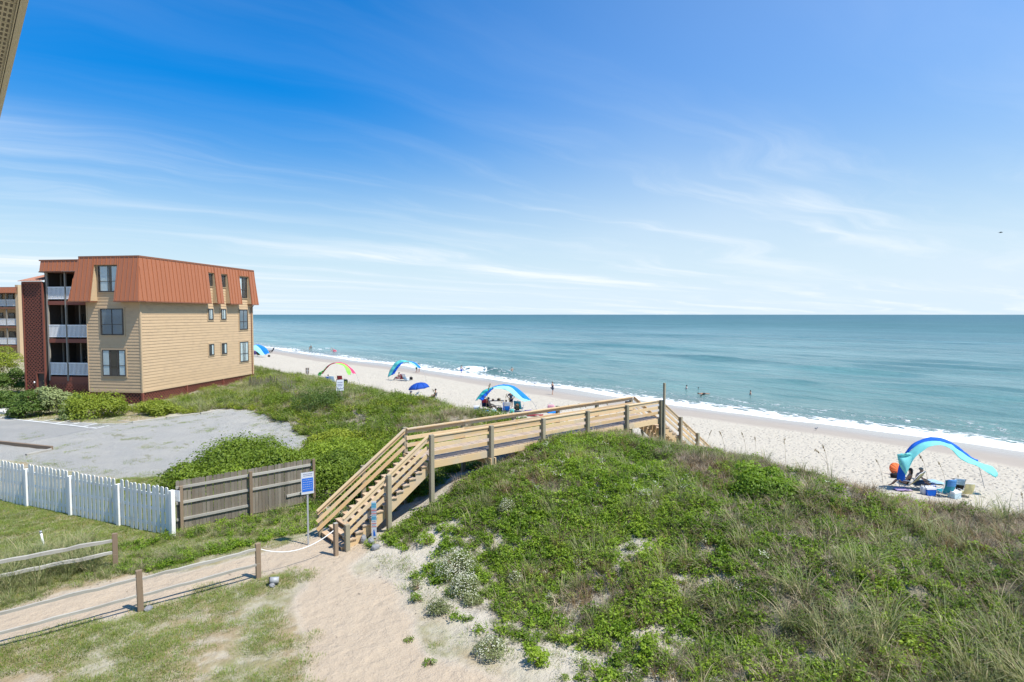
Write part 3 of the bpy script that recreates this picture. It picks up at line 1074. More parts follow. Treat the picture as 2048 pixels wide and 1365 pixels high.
def window(parent, face, u0, u1, z0, z1, cols, rows, curtain=None, frame=M['bronze']):
    """window on face 'x' (front, x = 0) or 'y' (side, y = 0): backing, curtains, panes and sashes"""
    def b(mb, a0, a1, c0, c1, d0, d1):
        if face == 'x': mb.box(-d1, -d0, a0, a1, c0, c1)
        else: mb.box(a0, a1, -d1, -d0, c0, c1)
    f = MB()
    w = .055
    b(f, u0 - w, u0, z0 - w, z1 + w, -.02, .075); b(f, u1, u1 + w, z0 - w, z1 + w, -.02, .075)
    b(f, u0, u1, z1, z1 + w, -.02, .075); b(f, u0, u1, z0 - w, z0, -.02, .075)
    for i in range(1, cols):
        c = u0 + (u1 - u0) * i / cols
        b(f, c - .025, c + .025, z0, z1, .03, .068)
    for i in range(1, rows):
        c = z0 + (z1 - z0) * (.40 if rows == 2 else i / rows)
        b(f, u0, u1, c - .02, c + .02, .032, .064)
    fo = f.build("window", frame, parent)
    k = MB(); b(k, u0, u1, z0, z1, .018, .026); k.build("dark_backing", M['darkbrown'], fo)  # flat dark sheet standing in for the unlit room
    tr = MB()
    t2 = .10
    b(tr, u0 - w - t2, u0 - w, z0 - w - t2, z1 + w + t2, .0, .045); b(tr, u1 + w, u1 + w + t2, z0 - w - t2, z1 + w + t2, .0, .045)
    b(tr, u0 - w, u1 + w, z1 + w, z1 + w + t2, .0, .045); b(tr, u0 - w, u1 + w, z0 - w - t2, z0 - w, .0, .045)
    tr.build("trim", M['tantrim'], fo)
    for i in range(cols):
        g = MB()
        a0 = u0 + (u1 - u0) * i / cols; a1 = u0 + (u1 - u0) * (i + 1) / cols
        b(g, a0 + .02, a1 - .02, z0 + .01, z1 - .01, .046, .050)
        g.build("pane", M['glass'], fo)
    if curtain:
        mat, spans = curtain
        for (s0, s1) in spans:
            c = MB(); n = max(6, int((s1 - s0) * (u1 - u0) / .05))
            for j in range(n):
                a0 = u0 + (u1 - u0) * (s0 + (s1 - s0) * j / n); a1 = u0 + (u1 - u0) * (s0 + (s1 - s0) * (j + 1) / n)
                b(c, a0, a1, z0 + .04, z1 - .02, .0275, .030 + .008 * (j % 2))
            c.build("curtain", mat, fo)


CUR = M['curtain']
window(AP, 'x', 1.90, 3.55, 9.05, 11.06, 2, 2, (CUR, [(.47, .93), (.02, .3)]))
window(AP, 'x', 1.52, 3.48, 5.60, 7.62, 2, 2, (M['blinds'], [(.05, .48), (.52, .95)]))
window(AP, 'x', 1.44, 3.40, 2.30, 4.32, 3, 2, (CUR, [(0.0, .26), (.74, 1.0)]))
for z0, z1, cu in ((9.95, 10.95, None), (6.75, 7.68, (CUR, [(.3, .9)])), (3.40, 4.36, (CUR, [(.5, .98)]))):
    window(AP, 'y', 8.18, 8.78, z0, z1, 2, 1, cu)
    window(AP, 'y', 10.03, 10.72, z0, z1, 2, 1, cu)
for z0, z1, cu in ((8.95, 10.95, (CUR, [(.05, .35)])), (5.70, 7.66, (M['blinds'], [(.04, .96)])), (2.38, 4.35, (CUR, [(.02, .44), (.56, .98)]))):
    window(AP, 'y', 12.95, 14.25, z0, z1, 3 if z0 < 3 else 2, 2, cu)
m = MB(); m.tube([(14.95, -.06, ZB - .2), (14.95, -.06, ZE - .4), (15.05, -.30, ZE - .12)], .04, 6)
m.build("downspout", M['coppertrim'], AP)


def lattice(parent, face, a0, a1, z0, z1, d, sp, sw_, mat, th=.012, zoff=0):
    """crossed diagonal strips clipped to a rectangle, one layer proud of the other"""
    m = MB()
    for layer, sg in ((0, 1), (1, -1)):
        c0 = -(z1 - z0) if sg > 0 else 0
        k = c0
        rng_ = (a1 - a0) + (z1 - z0)
        cc = np.arange(0, rng_, sp * math.sqrt(2))
        for c in cc:
            # line a - sg*z = const
            pts = []
            base = a0 - (z1 - z0) + c if sg > 0 else a0 + c
            for z in (z0, z1):
                a = base + (z - z0) if sg > 0 else base - (z - z0)
                pts.append([a, z])
            (p, q) = pts
            # clip in a
            def cut(p, q):
                out = []
                for lim, s in ((a0, 1), (a1, -1)):
                    fp = s * (p[0] - lim); fq = s * (q[0] - lim)
                    if fp < 0 and fq < 0: return None
                    if fp < 0: p = [lim, p[1] + (q[1] - p[1]) * (lim - p[0]) / (q[0] - p[0])]
                    if fq < 0: q = [lim, p[1] + (q[1] - p[1]) * (lim - p[0]) / (q[0] - p[0])]
                return p, q
            r = cut(p, q)
            if not r: continue
            p, q = r
            if abs(p[1] - q[1]) < .06: continue
            dd = d + layer * th
            if face == 'x': m.bar((-dd, p[0], p[1]), (-dd, q[0], q[1]), sw_, th, up=(1, 0, 0))
            else: m.bar((p[0], -dd, p[1]), (q[0], -dd, q[1]), sw_, th, up=(0, 1, 0))
    return m.build("lattice", mat, parent, kind='stuff')


# lattice skirt under the siding, solid box behind with the hollow's shade put into its colour
m = MB(); m.box(.25, WL - .1, .25, WF - .1, -.1, ZB); m.build("crawl_shade_box", M['darkbrown'], AP)
lattice(AP, 'x', .1, WF, -.05, ZB - .14, -.06, .21, .075, M['redbrown'])
lattice(AP, 'y', .1, WL, -.05, ZB - .14, -.06, .21, .075, M['redbrown'])
for x, y in ((.04, .04), (.04, WF - .05), (5.1, .04), (10.2, .04), (WL - .05, .04)):
    board("skirt_post", AP, (x, y, -.1), (x, y, ZB - .14), .14, .14, M['redbrown'])
# balconies to the left of the front block
BY0, BY1, BX = WF + .03, 9.25, .75
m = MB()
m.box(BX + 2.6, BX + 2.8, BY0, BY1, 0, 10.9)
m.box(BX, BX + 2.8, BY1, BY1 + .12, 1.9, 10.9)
m.build("recess_wall", M['darkbrown'], AP)  # wall colour darkened to carry the balcony shade
for zf in (2.14, 5.28, 8.42):
    m = MB(); m.box(BX - .04, BX + 2.6, BY0, BY1, zf - .42, zf - .10); m.build("floor_beam", M['redbrown'], AP)
    for dy in (1.35, 3.5):
        m = MB(); m.box(BX + 2.54, BX + 2.6, BY0 + dy - .55, BY0 + dy + .5, zf, zf + 2.1); dr = m.build("door", M['bronze'], AP)
        m = MB(); m.box(BX + 2.52, BX + 2.538, BY0 + dy - .45, BY0 + dy + .4, zf + .15, zf + 2.0); m.build("pane", M['glass'], dr)
for y in (BY0 + .06, BY0 + 2.62, BY1 - .08):
    board("balcony_post", AP, (BX + .02, y, 1.7), (BX + .02, y, 10.75), .13, .13, M['greypost'])
    board("balcony_post", AP, (BX + 1.3, y, 1.7), (BX + 1.3, y, 10.75), .10, .10, M['greypost'])
bal = MB(); bal.box(-.018, .018, -.032, .032, 0, .90)
bal = bal.mesh("baluster", M['white'])
for zf in (2.14, 5.28, 8.42):
    for a, b in ((BY0 + .13, BY0 + 2.54), (BY0 + 2.70, BY1 - .15)):
        m = MB(); m.box(BX - .03, BX + .03, a, b, zf + 1.0, zf + 1.07); m.box(BX - .03, BX + .03, a, b, zf + .05, zf + .10); m.box(BX - .02, BX + .02, a, a + .04, zf + .10, zf + 1.0)
        rl = m.build("railing", M['white'], AP)
        n = int((b - a) / .118)
        for i in range(n):
            link("baluster", bal, rl, Matrix.Translation((BX, a + (i + .5) * (b - a) / n, zf + .10)))
m = MB(); m.box(BX - .02, BX + .06, BY0, BY1, 1.0, 1.72); m.build("skirt_board", M['redbrown'], AP)
lattice(AP, 'x', BY0, BY1, -.05, 1.45, -(BX - .06), .21, .075, M['redbrown'])
# roof fascia over the balconies
mansard(AP, BY0 + .2, BY1 + .3, 10.75, 11.62, .40, [], [], lambda u, z, off: (BX - .35 + .15 * (z - 10.75) / .87 - off, u, z), M['copper'])
m = MB(); m.box(BX - .28, 6, BY0 + .2, BY1 + .3, 11.60, 11.70); m.box(BX - .36, BX + 3, BY0 + .2, BY1 + .28, 10.66, 10.745); m.build("roof_cap", M['coppertrim'], AP)
# lattice stair tower
TY0, TY1, TX = BY1 + .14, 11.25, .55
m = MB(); m.box(TX + .07, TX + 3.2, TY0, TY1 + .02, 0, 9.9); m.build("stair_tower", M['darkbrown'], AP)  # solid core, the open stair's shade put into its colour
lattice(AP, 'x', TY0 + .82, TY1, 0, 9.75, -TX, .22, .08, M['redbrown'])
lattice(AP, 'x', TY0, TY0 + .82, 2.35, 9.75, -TX, .22, .08, M['redbrown'])
for y in (TY0, TY0 + .82, TY1):
    board("tower_post", AP, (TX - .01, y, -.05), (TX - .01, y, 9.8 if y != TY0 + .82 else 2.35), .12, .12, M['redbrown'])
m = MB(); m.box(TX - .05, TX + .05, TY0, TY1 + .06, 9.75, 9.93); m.box(TX - .05, TX + .04, TY0 + .05, TY0 + .80, 2.30, 2.42); m.build("tower_beam", M['redbrown'], AP)
m = MB(); m.ellipsoid((TX - .08, TY0 + 1.0, 1.55), (.06, .06, .09)); m.build("wall_lamp", M['white'], AP, smooth=True)
k = 7
for i in range(k):
    a = TY0 - .05 + i * (TY1 + .25 - TY0) / k; b_ = a + (TY1 + .25 - TY0) / k - .006
    m = MB()
    m.prism([(TX - .25, a, 9.95), (TX - .25, b_, 9.95), (TX + 3, b_, 10.85), (TX + 3, a, 10.85)], (0, 0, .04))
    m.prism([(TX - .25, a, 9.99), (TX - .25, a + .03, 9.99), (TX + 3, a + .03, 10.89), (TX + 3, a, 10.89)], (0, 0, .04))
    m.build("tower_roof_panel", M['lightroof'], AP)

# ------------------------------------------------------------------ second building farther left
A2p = P(4, 716, 3.9)
A2 = empty("apartment_building", (A2p.x + 1.55, A2p.y - 1.0, 4.5), R(42.5), "farther apartment wing with white balcony railings at the left edge", "building")
m = MB(); m.box(1.9, 5, -.72, 12, -1.2, 10.3); m.build("wall", M['tantrim'], A2)
m = MB(); m.box(-.15, 1.9, -1.25, -.72, -1.2, 11.0); m.build("pillar", M['tantrim'], A2)
mansard(A2, -1.2, 9.0, 9.75, 10.6, .42, [], [], lambda u, z, off: (-.45 + .2 * (z - 9.75) - off, u, z), M['copper'])
m = MB(); m.box(-.3, 5, -1.2, 12, 10.55, 10.66); m.box(-.42, 2.5, -1.2, 9.0, 9.66, 9.745); m.build("roof_cap", M['coppertrim'], A2)
for zf in (1.5, 4.55, 7.6):
    m = MB(); m.box(-.1, 1.9, -.7, 9, zf - .4, zf - .12); m.build("floor_beam", M['coppertrim'], A2)
    for a, b in ((-.65, 1.1), (1.25, 3.0), (3.15, 4.9), (5.05, 6.8)):
        m = MB(); m.box(-.03, .03, a, b, zf + 1.0, zf + 1.07); m.box(-.03, .03, a, b, zf + .05, zf + .10); m.box(-.02, .02, a, a + .04, zf + .10, zf + 1.0)
        rl = m.build("railing", M['white'], A2)
        n = int((b - a) / .15)
        for i in range(n):
            link("baluster", bal, rl, Matrix.Translation((0, a + (i + .5) * (b - a) / n, zf + .10)))
    for y in (.4, 2.4, 4.6):
        m = MB(); m.box(1.83, 1.9, y - .6, y + .6, zf - .05, zf + 2.05); dr = m.build("door", M['bronze'], A2)
        m = MB(); m.box(1.805, 1.828, y - .5, y + .5, zf + .1, zf + 1.95); m.build("pane", M['glass'], dr)
for y in (-.68, 1.17, 3.07, 4.97):
    board("balcony_post", A2, (.02, y, -1.2), (.02, y, 9.7), .13, .13, M['greypost'])

# ------------------------------------------------------------------ boardwalk over the dune
DZ = 5.92 - 3.6
BX0, BY00 = 9.94, 16.50
BW = empty("boardwalk", (BX0, BY00, 3.6), 0, "timber beach boardwalk with stairs at both ends crossing the dune", "boardwalk")
W = 1.48
LEN = 12.72
LU = M['lumber']
nd = int(LEN / .145)
for i in range(nd):
    x = (i + .5) * LEN / nd
    jz = random.uniform(-.003, .003)
    board("deck_board", BW, (x, -.03 + random.uniform(-.012, .012), DZ - .019 + jz), (x, W + .03, DZ - .019 + jz), .138, .036, M['deckwood'])
PX = [.06, 2.57, 5.11, 7.62, 10.16, 12.66]
for side in (0, 1):
    yb = -.055 if side == 0 else W + .055             # fascia joist
    ys = -.155 if side == 0 else W + .155             # posts stand outside the joist
    for a, b in zip([0] + PX[1:-1], PX[1:-1] + [LEN]):
        board("fascia_joist", BW, (a + .002, yb, DZ - .16), (b - .002, yb, DZ - .16), .042, .235, LU)
    for i, x in enumerate(PX):
        gz = Hz(BX0 + x, BY00 + ys) - 3.6
        top = DZ + (.86 if side == 0 else .83) + random.uniform(-.02, .03)
        bot = max(gz - .4, -.6)
        board("post", BW, (x, ys, bot), (x, ys, top), .145, .145, M['post'], bev=.012)
    yi = (ys + .094) if side == 0 else (ys - .094)    # rails on the inner faces of the posts
    for a, b in zip(PX[:-1], PX[1:]):
        for z, h in ((.73, .13), (.48, .13), (.23, .13)):
            board("rail", BW, (a + .004, yi, DZ + z + random.uniform(-.006, .006)), (b - .004, yi, DZ + z + random.uniform(-.006, .006)), .038, h, LU)
        board("cap_rail", BW, (a + .003, yi + (.02 if side == 0 else -.02), DZ + .815), (b - .003, yi + (.02 if side == 0 else -.02), DZ + .815), .14, .038, LU)
for x in PX[1:-1]:
    board("cross_beam", BW, (x + .10, -.28, DZ - .40), (x + .10, W + .28, DZ - .40), .045, .235, LU)
    board("cross_beam", BW, (x - .10, -.28, DZ - .40), (x - .10, W + .28, DZ - .40), .045, .235, LU)
board("cross_beam", BW, (.03, -.22, DZ - .30), (.03, W + .22, DZ - .30), .045, .28, LU)
board("cross_beam", BW, (-.05, -.08, DZ - .18), (-.05, W + .08, DZ - .18), .040, .25, LU)
# inland stair
ND, RISE, RUN = 13, 2.14 / 13, .2346


def stair(sx, x0, z0, n, rise, run, zend, posts_near, posts_far, railend):
    """sx = -1 goes down inland, +1 down to the beach; x0, z0 the deck edge"""
    for i in range(1, n + 1):
        z = z0 - rise * i
        for k in range(2):
            xx = x0 + sx * (run * (i - 1) + .07 + k * .135 - .02)
            board("tread", BW, (xx, -.06 + random.uniform(-.008, .008), z - .019), (xx, W + .06, z - .019), .130, .038, M['tread'])
    L = n * run
    sl = rise / run
    # stringers: a board with notches cut for the treads
    for y in (.0, W * .5, W):
        pts = []
        xs, z = 0.0, z0 - rise - .040
        for i in range(1, n + 1):
            pts.append((x0 + sx * (run * (i - 1)), y, z0 - rise * i - .040))
            pts.append((x0 + sx * (run * i), y, z0 - rise * i - .040))
        pts.append((x0 + sx * (run * n), y, z0 - rise * n - .22))
        pts.append((x0, y, z0 - rise - .36))
        m = MB()
        # triangulated strip keeps the notched outline sound
        n2 = n
        for i in range(1, n + 1):
            xa = x0 + sx * run * (i - 1); xb = x0 + sx * run * i
            za = z0 - rise * i - .040
            ba = z0 - rise - .34 - sl * run * (i - 1); bb = z0 - rise - .34 - sl * run * i
            q = [(xa, y - .02, ba), (xb, y - .02, bb), (xb, y - .02, za), (xa, y - .02, za)]
            if sx < 0: q = q[::-1]
            m.prism(q, (0, .04, 0))
        m.build("stringer", LU, BW)
    for side in (0, 1):
        ys = -.155 if side == 0 else W + .155
        yi = ys + .094 if side == 0 else ys - .094
        xe = x0 + sx * (railend[side])
        for zz, h in ((.73, .13), (.46, .13), (.19, .13)):
            za = z0 + zz; zb = z0 + zz - sl * railend[side]
            board("stair_rail", BW, (x0 + sx * .02, yi + (.003 if side == 0 else -.003), za), (xe, yi + (.003 if side == 0 else -.003), zb), .038, h * .9, LU, up=(0, 0, 1))
        board("stair_cap_rail", BW, (x0 + sx * .02, yi + (.018 if side == 0 else -.018), z0 + .815), (xe, yi + (.018 if side == 0 else -.018), z0 + .815 - sl * railend[side]), .12, .036, LU)
        for xp, ht in (posts_near if side == 0 else posts_far):
            xx = x0 + sx * xp
            gz = Hz(BX0 + xx, BY00 + ys) - 3.6
            board("post", BW, (xx, ys, min(gz, z0 - sl * xp) - .3), (xx, ys, z0 - sl * xp + ht), .14, .14, M['post'], bev=.012)


stair(-1, 0.0, DZ, 13, RISE, RUN, 0, [(1.52, .88), (2.92, .60)], [(1.55, .84), (3.05, .60)], (3.0, 3.2))
stair(1, LEN, DZ, 24, .178, .27, 0, [(1.55, .88), (3.05, .88), (4.8, .88)], [(1.55, .85), (3.05, .85), (4.8, .85)], (4.9, 4.9))
for y in (-.155, W + .155):
    board("knee_brace", BW, (LEN + .25, y * 0 + (.3 if y < 0 else W - .3), -1.2), (LEN - .9, y * 0 + (.3 if y < 0 else W - .3), DZ - .55), .09, .09, M['post'])
board("marker_pole", BW, (LEN + .02, -.29, .5), (LEN + .02, -.27, DZ + 1.66), .10, .10, M['post'], bev=.01)

# ------------------------------------------------------------------ picket fence
PF0 = Vector((3.22, 21.22)); PF1 = Vector((-1.34, 29.75))
pdv = (PF1 - PF0).normalized()
PF = empty("picket_fence", (PF0.x, PF0.y, 3.6), math.atan2(pdv.y, pdv.x), "white painted picket fence along the lawn and parking lot", "fence")
PFL = (PF1 - PF0).length + 5.5
PH = 1.58
npk = int(PFL / .2167)
w_, h_ = .074, PH
prof = [(-w_, 0), (w_, 0), (w_, h_ - .05), (w_ * .55, h_ - .008), (-w_ * .55, h_ - .008), (-w_, h_ - .05)]
pk2 = MB(); pk2.prism([(b, a, -.010) for a, b in prof], (0, 0, .020))
pkm = pk2.mesh("picket", M['whitepaint'])
PM = Matrix(((0, 1, 0, 0), (0, 0, 1, 0), (1, 0, 0, 0), (0, 0, 0, 1)))


def fence_z(fe, x):
    q = fe.location; a = fe.rotation_euler.z
    return Hz(q.x + math.cos(a) * x, q.y + math.sin(a) * x) - q.z


for i in range(npk):
    x = .2167 + i * .2167 + random.uniform(-.004, .004)
    if min(abs(x - k * 2.6) for k in range(9)) < .10: continue
    mm = Matrix.Translation((x, .048, fence_z(PF, x) + random.uniform(.0, .05))) @ Matrix.Rotation(random.gauss(0, .008), 4, 'Y') @ PM
    link("picket", pkm, PF, mm)
for z in (.28, .80, 1.28):
    for a in np.arange(0, PFL - .3, 2.6):
        board("fence_rail", PF, (a + .01, .008, z + fence_z(PF, a)), (min(a + 2.59, PFL), .008, z + fence_z(PF, a + 2.58)), .055, .085, M['whitepaint'])
for i, a in enumerate(np.arange(0, PFL - .3, 2.6)):
    top = 1.52 if i == 0 else 1.42
    board("fence_post", PF, (a, .045, fence_z(PF, a) - .1), (a, .045, fence_z(PF, a) + top), .14, .14, M['whitepaint'], bev=.01)
tg = empty("notice_board", (PF0.x - .05, PF0.y - .02, 3.6 + 1.30), math.atan2(-.64, -.77) + R(90) + R(180), "small blank white notice board fixed to the end picket post", "sign")
m = MB(); m.box(-.17, .17, -.175, -.160, -.20, .16); m.build("panel", M['white'], tg)
m = MB(); m.box(-.02, .02, -.16, -.02, -.05, .05); m.build("bracket", M['galv'], tg)

# ------------------------------------------------------------------ privacy fence
WF0 = Vector((3.38, 21.72)); WF1 = Vector((7.95, 21.45))
wdv = (WF1 - WF0).normalized()
WN = empty("privacy_fence", (WF0.x, WF0.y, 3.6), math.atan2(wdv.y, wdv.x), "weathered grey plank privacy fence beside the big shrubs", "fence")
WNL = (WF1 - WF0).length
nb_ = int(WNL / .112)
wkm = []
for hh_ in (1.64, 1.65):
    q = MB(); q.prism([(b, a, -.009) for a, b in ((-.052, 0), (.052, 0), (.052, hh_ - .03), (.035, hh_), (-.035, hh_), (-.052, hh_ - .03))], (0, 0, .018))
    wkm.append(q.mesh("plank", M['greywood']))
for i in range(nb_):
    x = .06 + i * .112
    zt = .0 + .10 * x / WNL
    link("plank", random.choice(wkm), WN, Matrix.Translation((x, .035 + random.uniform(-.003, .003), zt + random.uniform(-.006, .006))) @ Matrix.Rotation(random.gauss(0, .004), 4, 'Y') @ PM)
for a, b in ((.0, 2.3), (2.32, WNL - .05)):
    for z in (.34, .90, 1.42):
        if a > 1 and z < .5: continue
        board("fence_rail", WN, (a, .0, z + .10 * a / WNL), (b, .0, z + .10 * b / WNL), .045, .085, M['greyrail'])
board("fence_rail", WN, (3.55, .0, .48), (WNL - .1, .0, .52), .045, .085, M['greyrail'])
for a, tp in ((.15, 1.48), (2.31, 1.62), (WNL - .05, 1.74)):
    board("fence_post", WN, (a, -.07, -.2), (a, -.07, tp), .10, .10, M['darkpost'], bev=.008)

# ------------------------------------------------------------------ split rail fences beside the path


def wavy_rail(parent, p0, p1, r, seed, name="rail"):
    rd = random.Random(seed)
    p0 = Vector(p0); p1 = Vector(p1)
    L = (p1 - p0).length
    mb = MB(); n = 11
    rings = []
    for i in range(n):
        k = i / (n - 1)
        off = Vector((0, rd.uniform(-.012, .012), rd.uniform(-.014, .014)))
        rings.append((Vector((-L / 2 + L * k, 0, 0)) + off, r * (1 - .25 * abs(k - .5)) * rd.uniform(.9, 1.1)))
    vs = []
    for c, rr in rings:
        for a, b in ((-1, -.85), (.9, -1), (1, .8), (-.8, 1)):
            vs.append((c.x, c.y + a * rr * .62, c.z + b * rr))
    fs = [(0, 1, 2, 3)[::-1], tuple(range(4 * (n - 1), 4 * n))]
    for i in range(n - 1):
        for k in range(4):
            fs.append((4 * i + k, 4 * i + (k + 1) % 4, 4 * i + 4 + (k + 1) % 4, 4 * i + 4 + k))
    mb.add(vs, fs)
    x = (p1 - p0).normalized(); y = Vector((0, 0, 1)).cross(x).normalized(); z = x.cross(y)
    mm = Matrix(((x.x, y.x, z.x, 0), (x.y, y.y, z.y, 0), (x.z, y.z, z.z, 0), (0, 0, 0, 1)))
    mm.translation = (p0 + p1) / 2
    return mb.build(name, M['greyrail'], parent, mm)


SR = empty("split_rail_fence", (4.45, 16.29, 3.6), R(180), "grey split rail fence with two rails on the near side of the sand path", "fence")
for i, x in enumerate((0, 2.72, 5.45, 8.2)):
    board("fence_post", SR, (x, .0, -.3), (x + (.02 if i % 2 else 0), .0, .97 + (.04 if i == 1 else 0)), .13, .10, M['darkpost'], bev=.01)
for i, (a, b) in enumerate(((0, 2.72), (2.72, 5.45), (5.45, 8.2))):
    wavy_rail(SR, (a - .03, .02, .82), (b + .03, .02, .80), .038, 10 + i)
    wavy_rail(SR, (a - .03, .02, .40), (b + .03, .02, .38), .036, 20 + i)
SR2 = empty("split_rail_fence", (1.51, 19.6, 3.6), R(172), "short grey split rail fence beside the tall grass on the far side of the path", "fence")
for x in (0, 2.75, 5.5):
    board("fence_post", SR2, (x, .0, -.3), (x, .0, .98), .13, .10, M['darkpost'], bev=.01)
for i, (a, b) in enumerate(((0, 2.75), (2.75, 5.5))):
    wavy_rail(SR2, (a - .03, .02, .80), (b + .03, .02, .72), .050, 30 + i)
    wavy_rail(SR2, (a - .03, .02, .44), (b + .03, .02, .36), .046, 40 + i)

# post by the stair foot, with the rope to the fence
RP = empty("rope_post", (6.63, 16.26, 3.62), R(8), "square timber post at the stair foot with a rope tied on", "post")
board("shaft", RP, (0, 0, -.3), (0, 0, 1.0), .12, .12, M['darkpost'], bev=.012)
m = MB(); m.prism([(-.055, -.055, 1.0), (.055, -.055, 1.0), (.055, .055, 1.0), (-.055, .055, 1.0)], (0, 0, .012)); m.build("cap", M['greyrail'], RP)
ra = Vector((6.57, 16.26, 4.42)); rb = Vector((4.50, 16.29, 4.40))
m = MB()
pts = []
for i in range(19):
    k = i / 18
    q = ra.lerp(rb, k); q.z -= .30 * 4 * k * (1 - k)
    pts.append(q - ra)
m.tube(pts, .014, 6)
tag(m.build("rope", M['rope'], None, Matrix.Translation(ra), smooth=True), "slack white rope slung between fence post and stair post", "rope")

# ------------------------------------------------------------------ sand fence on the dune
sf = [Gb(545, 771), G(570, 792), G(580, 800)]
SF0 = G(498, 778); SF1 = G(556, 779); SF2 = G(592, 802)
SF = empty("sand_fence", SF0, 0, "leaning wooden slat sand fence on the dune near the building", "fence")
slm = MB(); slm.box(-.5, .5, -.022, .022, -.006, .006)
slm = slm.mesh("slat", M['sandslat'])
prev = None
for (A, B, n, hgt_) in ((SF0, SF1, 40, 1.25), (SF1, SF2, 26, 1.75)):
    for i in range(n):
        k = i / n
        x = A.x + (B.x - A.x) * k; y = A.y + (B.y - A.y) * k
        z = Hz(x, y)
        hh_ = hgt_ * random.uniform(.85, 1.12)
        mm = Matrix.Translation((x - SF0.x, y - SF0.y, z - SF0.z + hh_ * .4)) @ Matrix.Rotation(random.gauss(0, .07), 4, 'X') @ Matrix.Rotation(random.gauss(0, .09), 4, 'Y') @ Matrix.Rotation(math.atan2(B.y - A.y, B.x - A.x), 4, 'Z') @ PM @ Matrix.Diagonal((hh_, 1, 1, 1))
        link("slat", slm, SF, mm)
    w = MB()
    for zz in (.25, .55):
        w.tube([(A.x + (B.x - A.x) * k - SF0.x, A.y + (B.y - A.y) * k - SF0.y, Hz(A.x + (B.x - A.x) * k, A.y + (B.y - A.y) * k) - SF0.z + zz * hgt_) for k in np.linspace(0, 1, 8)], .006, 4)
    w.build("wire", M['galv'], SF)

# ------------------------------------------------------------------ parking lot edging, stripes


def timber(pa, pb, label, name="landscape_timber", mat=M['greyrail'], w=.13, h=.13, z=3.6):
    a = P(*pa, z); b_ = P(*pb, z)
    o = empty(name, ((a + b_) / 2), 0, label, "timber")
    d = (b_ - a) / 2
    board("beam", o, (-d.x, -d.y, h / 2 - .03), (d.x, d.y, h / 2 - .03), w, h, mat, bev=.015)
    bolt = MB()
    for k in (-.8, 0, .8): bolt.tube([(d.x * k, d.y * k, h - .04), (d.x * k, d.y * k, h - .022)], .018, 6)
    bolt.build("bolt", M['galv'], o)
    return o


timber((-40, 884), (104, 899), "long dark landscape timber edging the lot above the pickets", mat=M['darkpost'], h=.2)
timber((102, 901), (52, 912), "short pale landscape timber at the end of the dark one")
timber((265, 846), (330, 838), "pale timber edging the lot, nearest the parking stripes")
timber((333, 837), (398, 829), "pale timber edging the lot below the grassy bank, middle one")
timber((401, 828.5), (466, 817), "pale timber edging the lot, nearest the sand fence")
timber((236, 842), (266, 846), "thin pale timber running from the stripes to the lot corner", w=.08, h=.08)
m = MB()
zz = 3.616


def stripe(a, b, wd):
    a = P(*a, zz); b = P(*b, zz)
    a.z = b.z = zz
    m.bar(a, b, wd, .006)


stripe((-60, 829), (194, 857), .12)
for i in range(10):
    k = i / 9
    x0 = -55 + 250 * k; y0 = 829.5 + 27.5 * k
    stripe((x0 + 1, y0 - 1.0), (x0 + 34 - 8 * k, y0 - 7.5 + 1.0 * k), .10)
tag(m.build("parking_stripe", plain("stripe_paint", (.72, .72, .70), .8, .08, 5)), kind='structure')
a = P(-20, 818, 3.6); b_ = P(31, 829, 3.6)
kb = MB(); kb.bar((a.x, a.y, 3.63), (b_.x, b_.y, 3.63), .9, .22)
tag(kb.build("kerb", M['concrete']), kind='structure')


# ------------------------------------------------------------------ plants: leaf and blade builders
L_OAT = leafmat("sea_oat_blades", (.10, .135, .045), (.38, .40, .17), .32, dry=(.52, .43, .26), patchy=.9)
L_DRY = leafmat("dry_dune_grass", (.16, .12, .08), (.50, .41, .27), .22, patchy=.6)
L_GREEN = leafmat("creeping_dune_leaf", (.042, .105, .008), (.27, .40, .032), .42, patchy=1.0)
L_BRIGHT = leafmat("bright_dune_leaf", (.10, .20, .012), (.38, .50, .05), .44, patchy=.8)
L_GREY = leafmat("grey_green_leaf", (.10, .125, .045), (.28, .31, .12), .30)
L_SHRUB = leafmat("wax_shrub_leaf", (.035, .078, .009), (.27, .36, .03), .34, patchy=.6)
L_HEDGE = leafmat("hedge_leaf", (.030, .070, .014), (.15, .225, .035), .30)
L_VARIE = leafmat("variegated_hedge_leaf", (.13, .19, .05), (.36, .40, .18), .28)
L_YELLOW = leafmat("yellow_green_leaf", (.11, .17, .015), (.38, .42, .045), .36, patchy=.8)
L_LAWN = leafmat("lawn_blades", (.085, .145, .015), (.27, .345, .06), .34, dry=(.42, .29, .13), patchy=.8)
L_FLOWER = leafmat("small_white_flower", (.50, .50, .36), (.68, .68, .55), .25, patchy=.1)
L_TWIG = leafmat("bare_twig", (0.135, 0.101, 0.068), (0.286, 0.221, 0.156), .05)
L_RUST = leafmat("rusty_dune_grass", (.13, .085, .04), (.36, .25, .12), .25, patchy=.3)
L_YUCCA = leafmat("yucca_blade", (.05, .09, .06), (.16, .22, .15), .2)


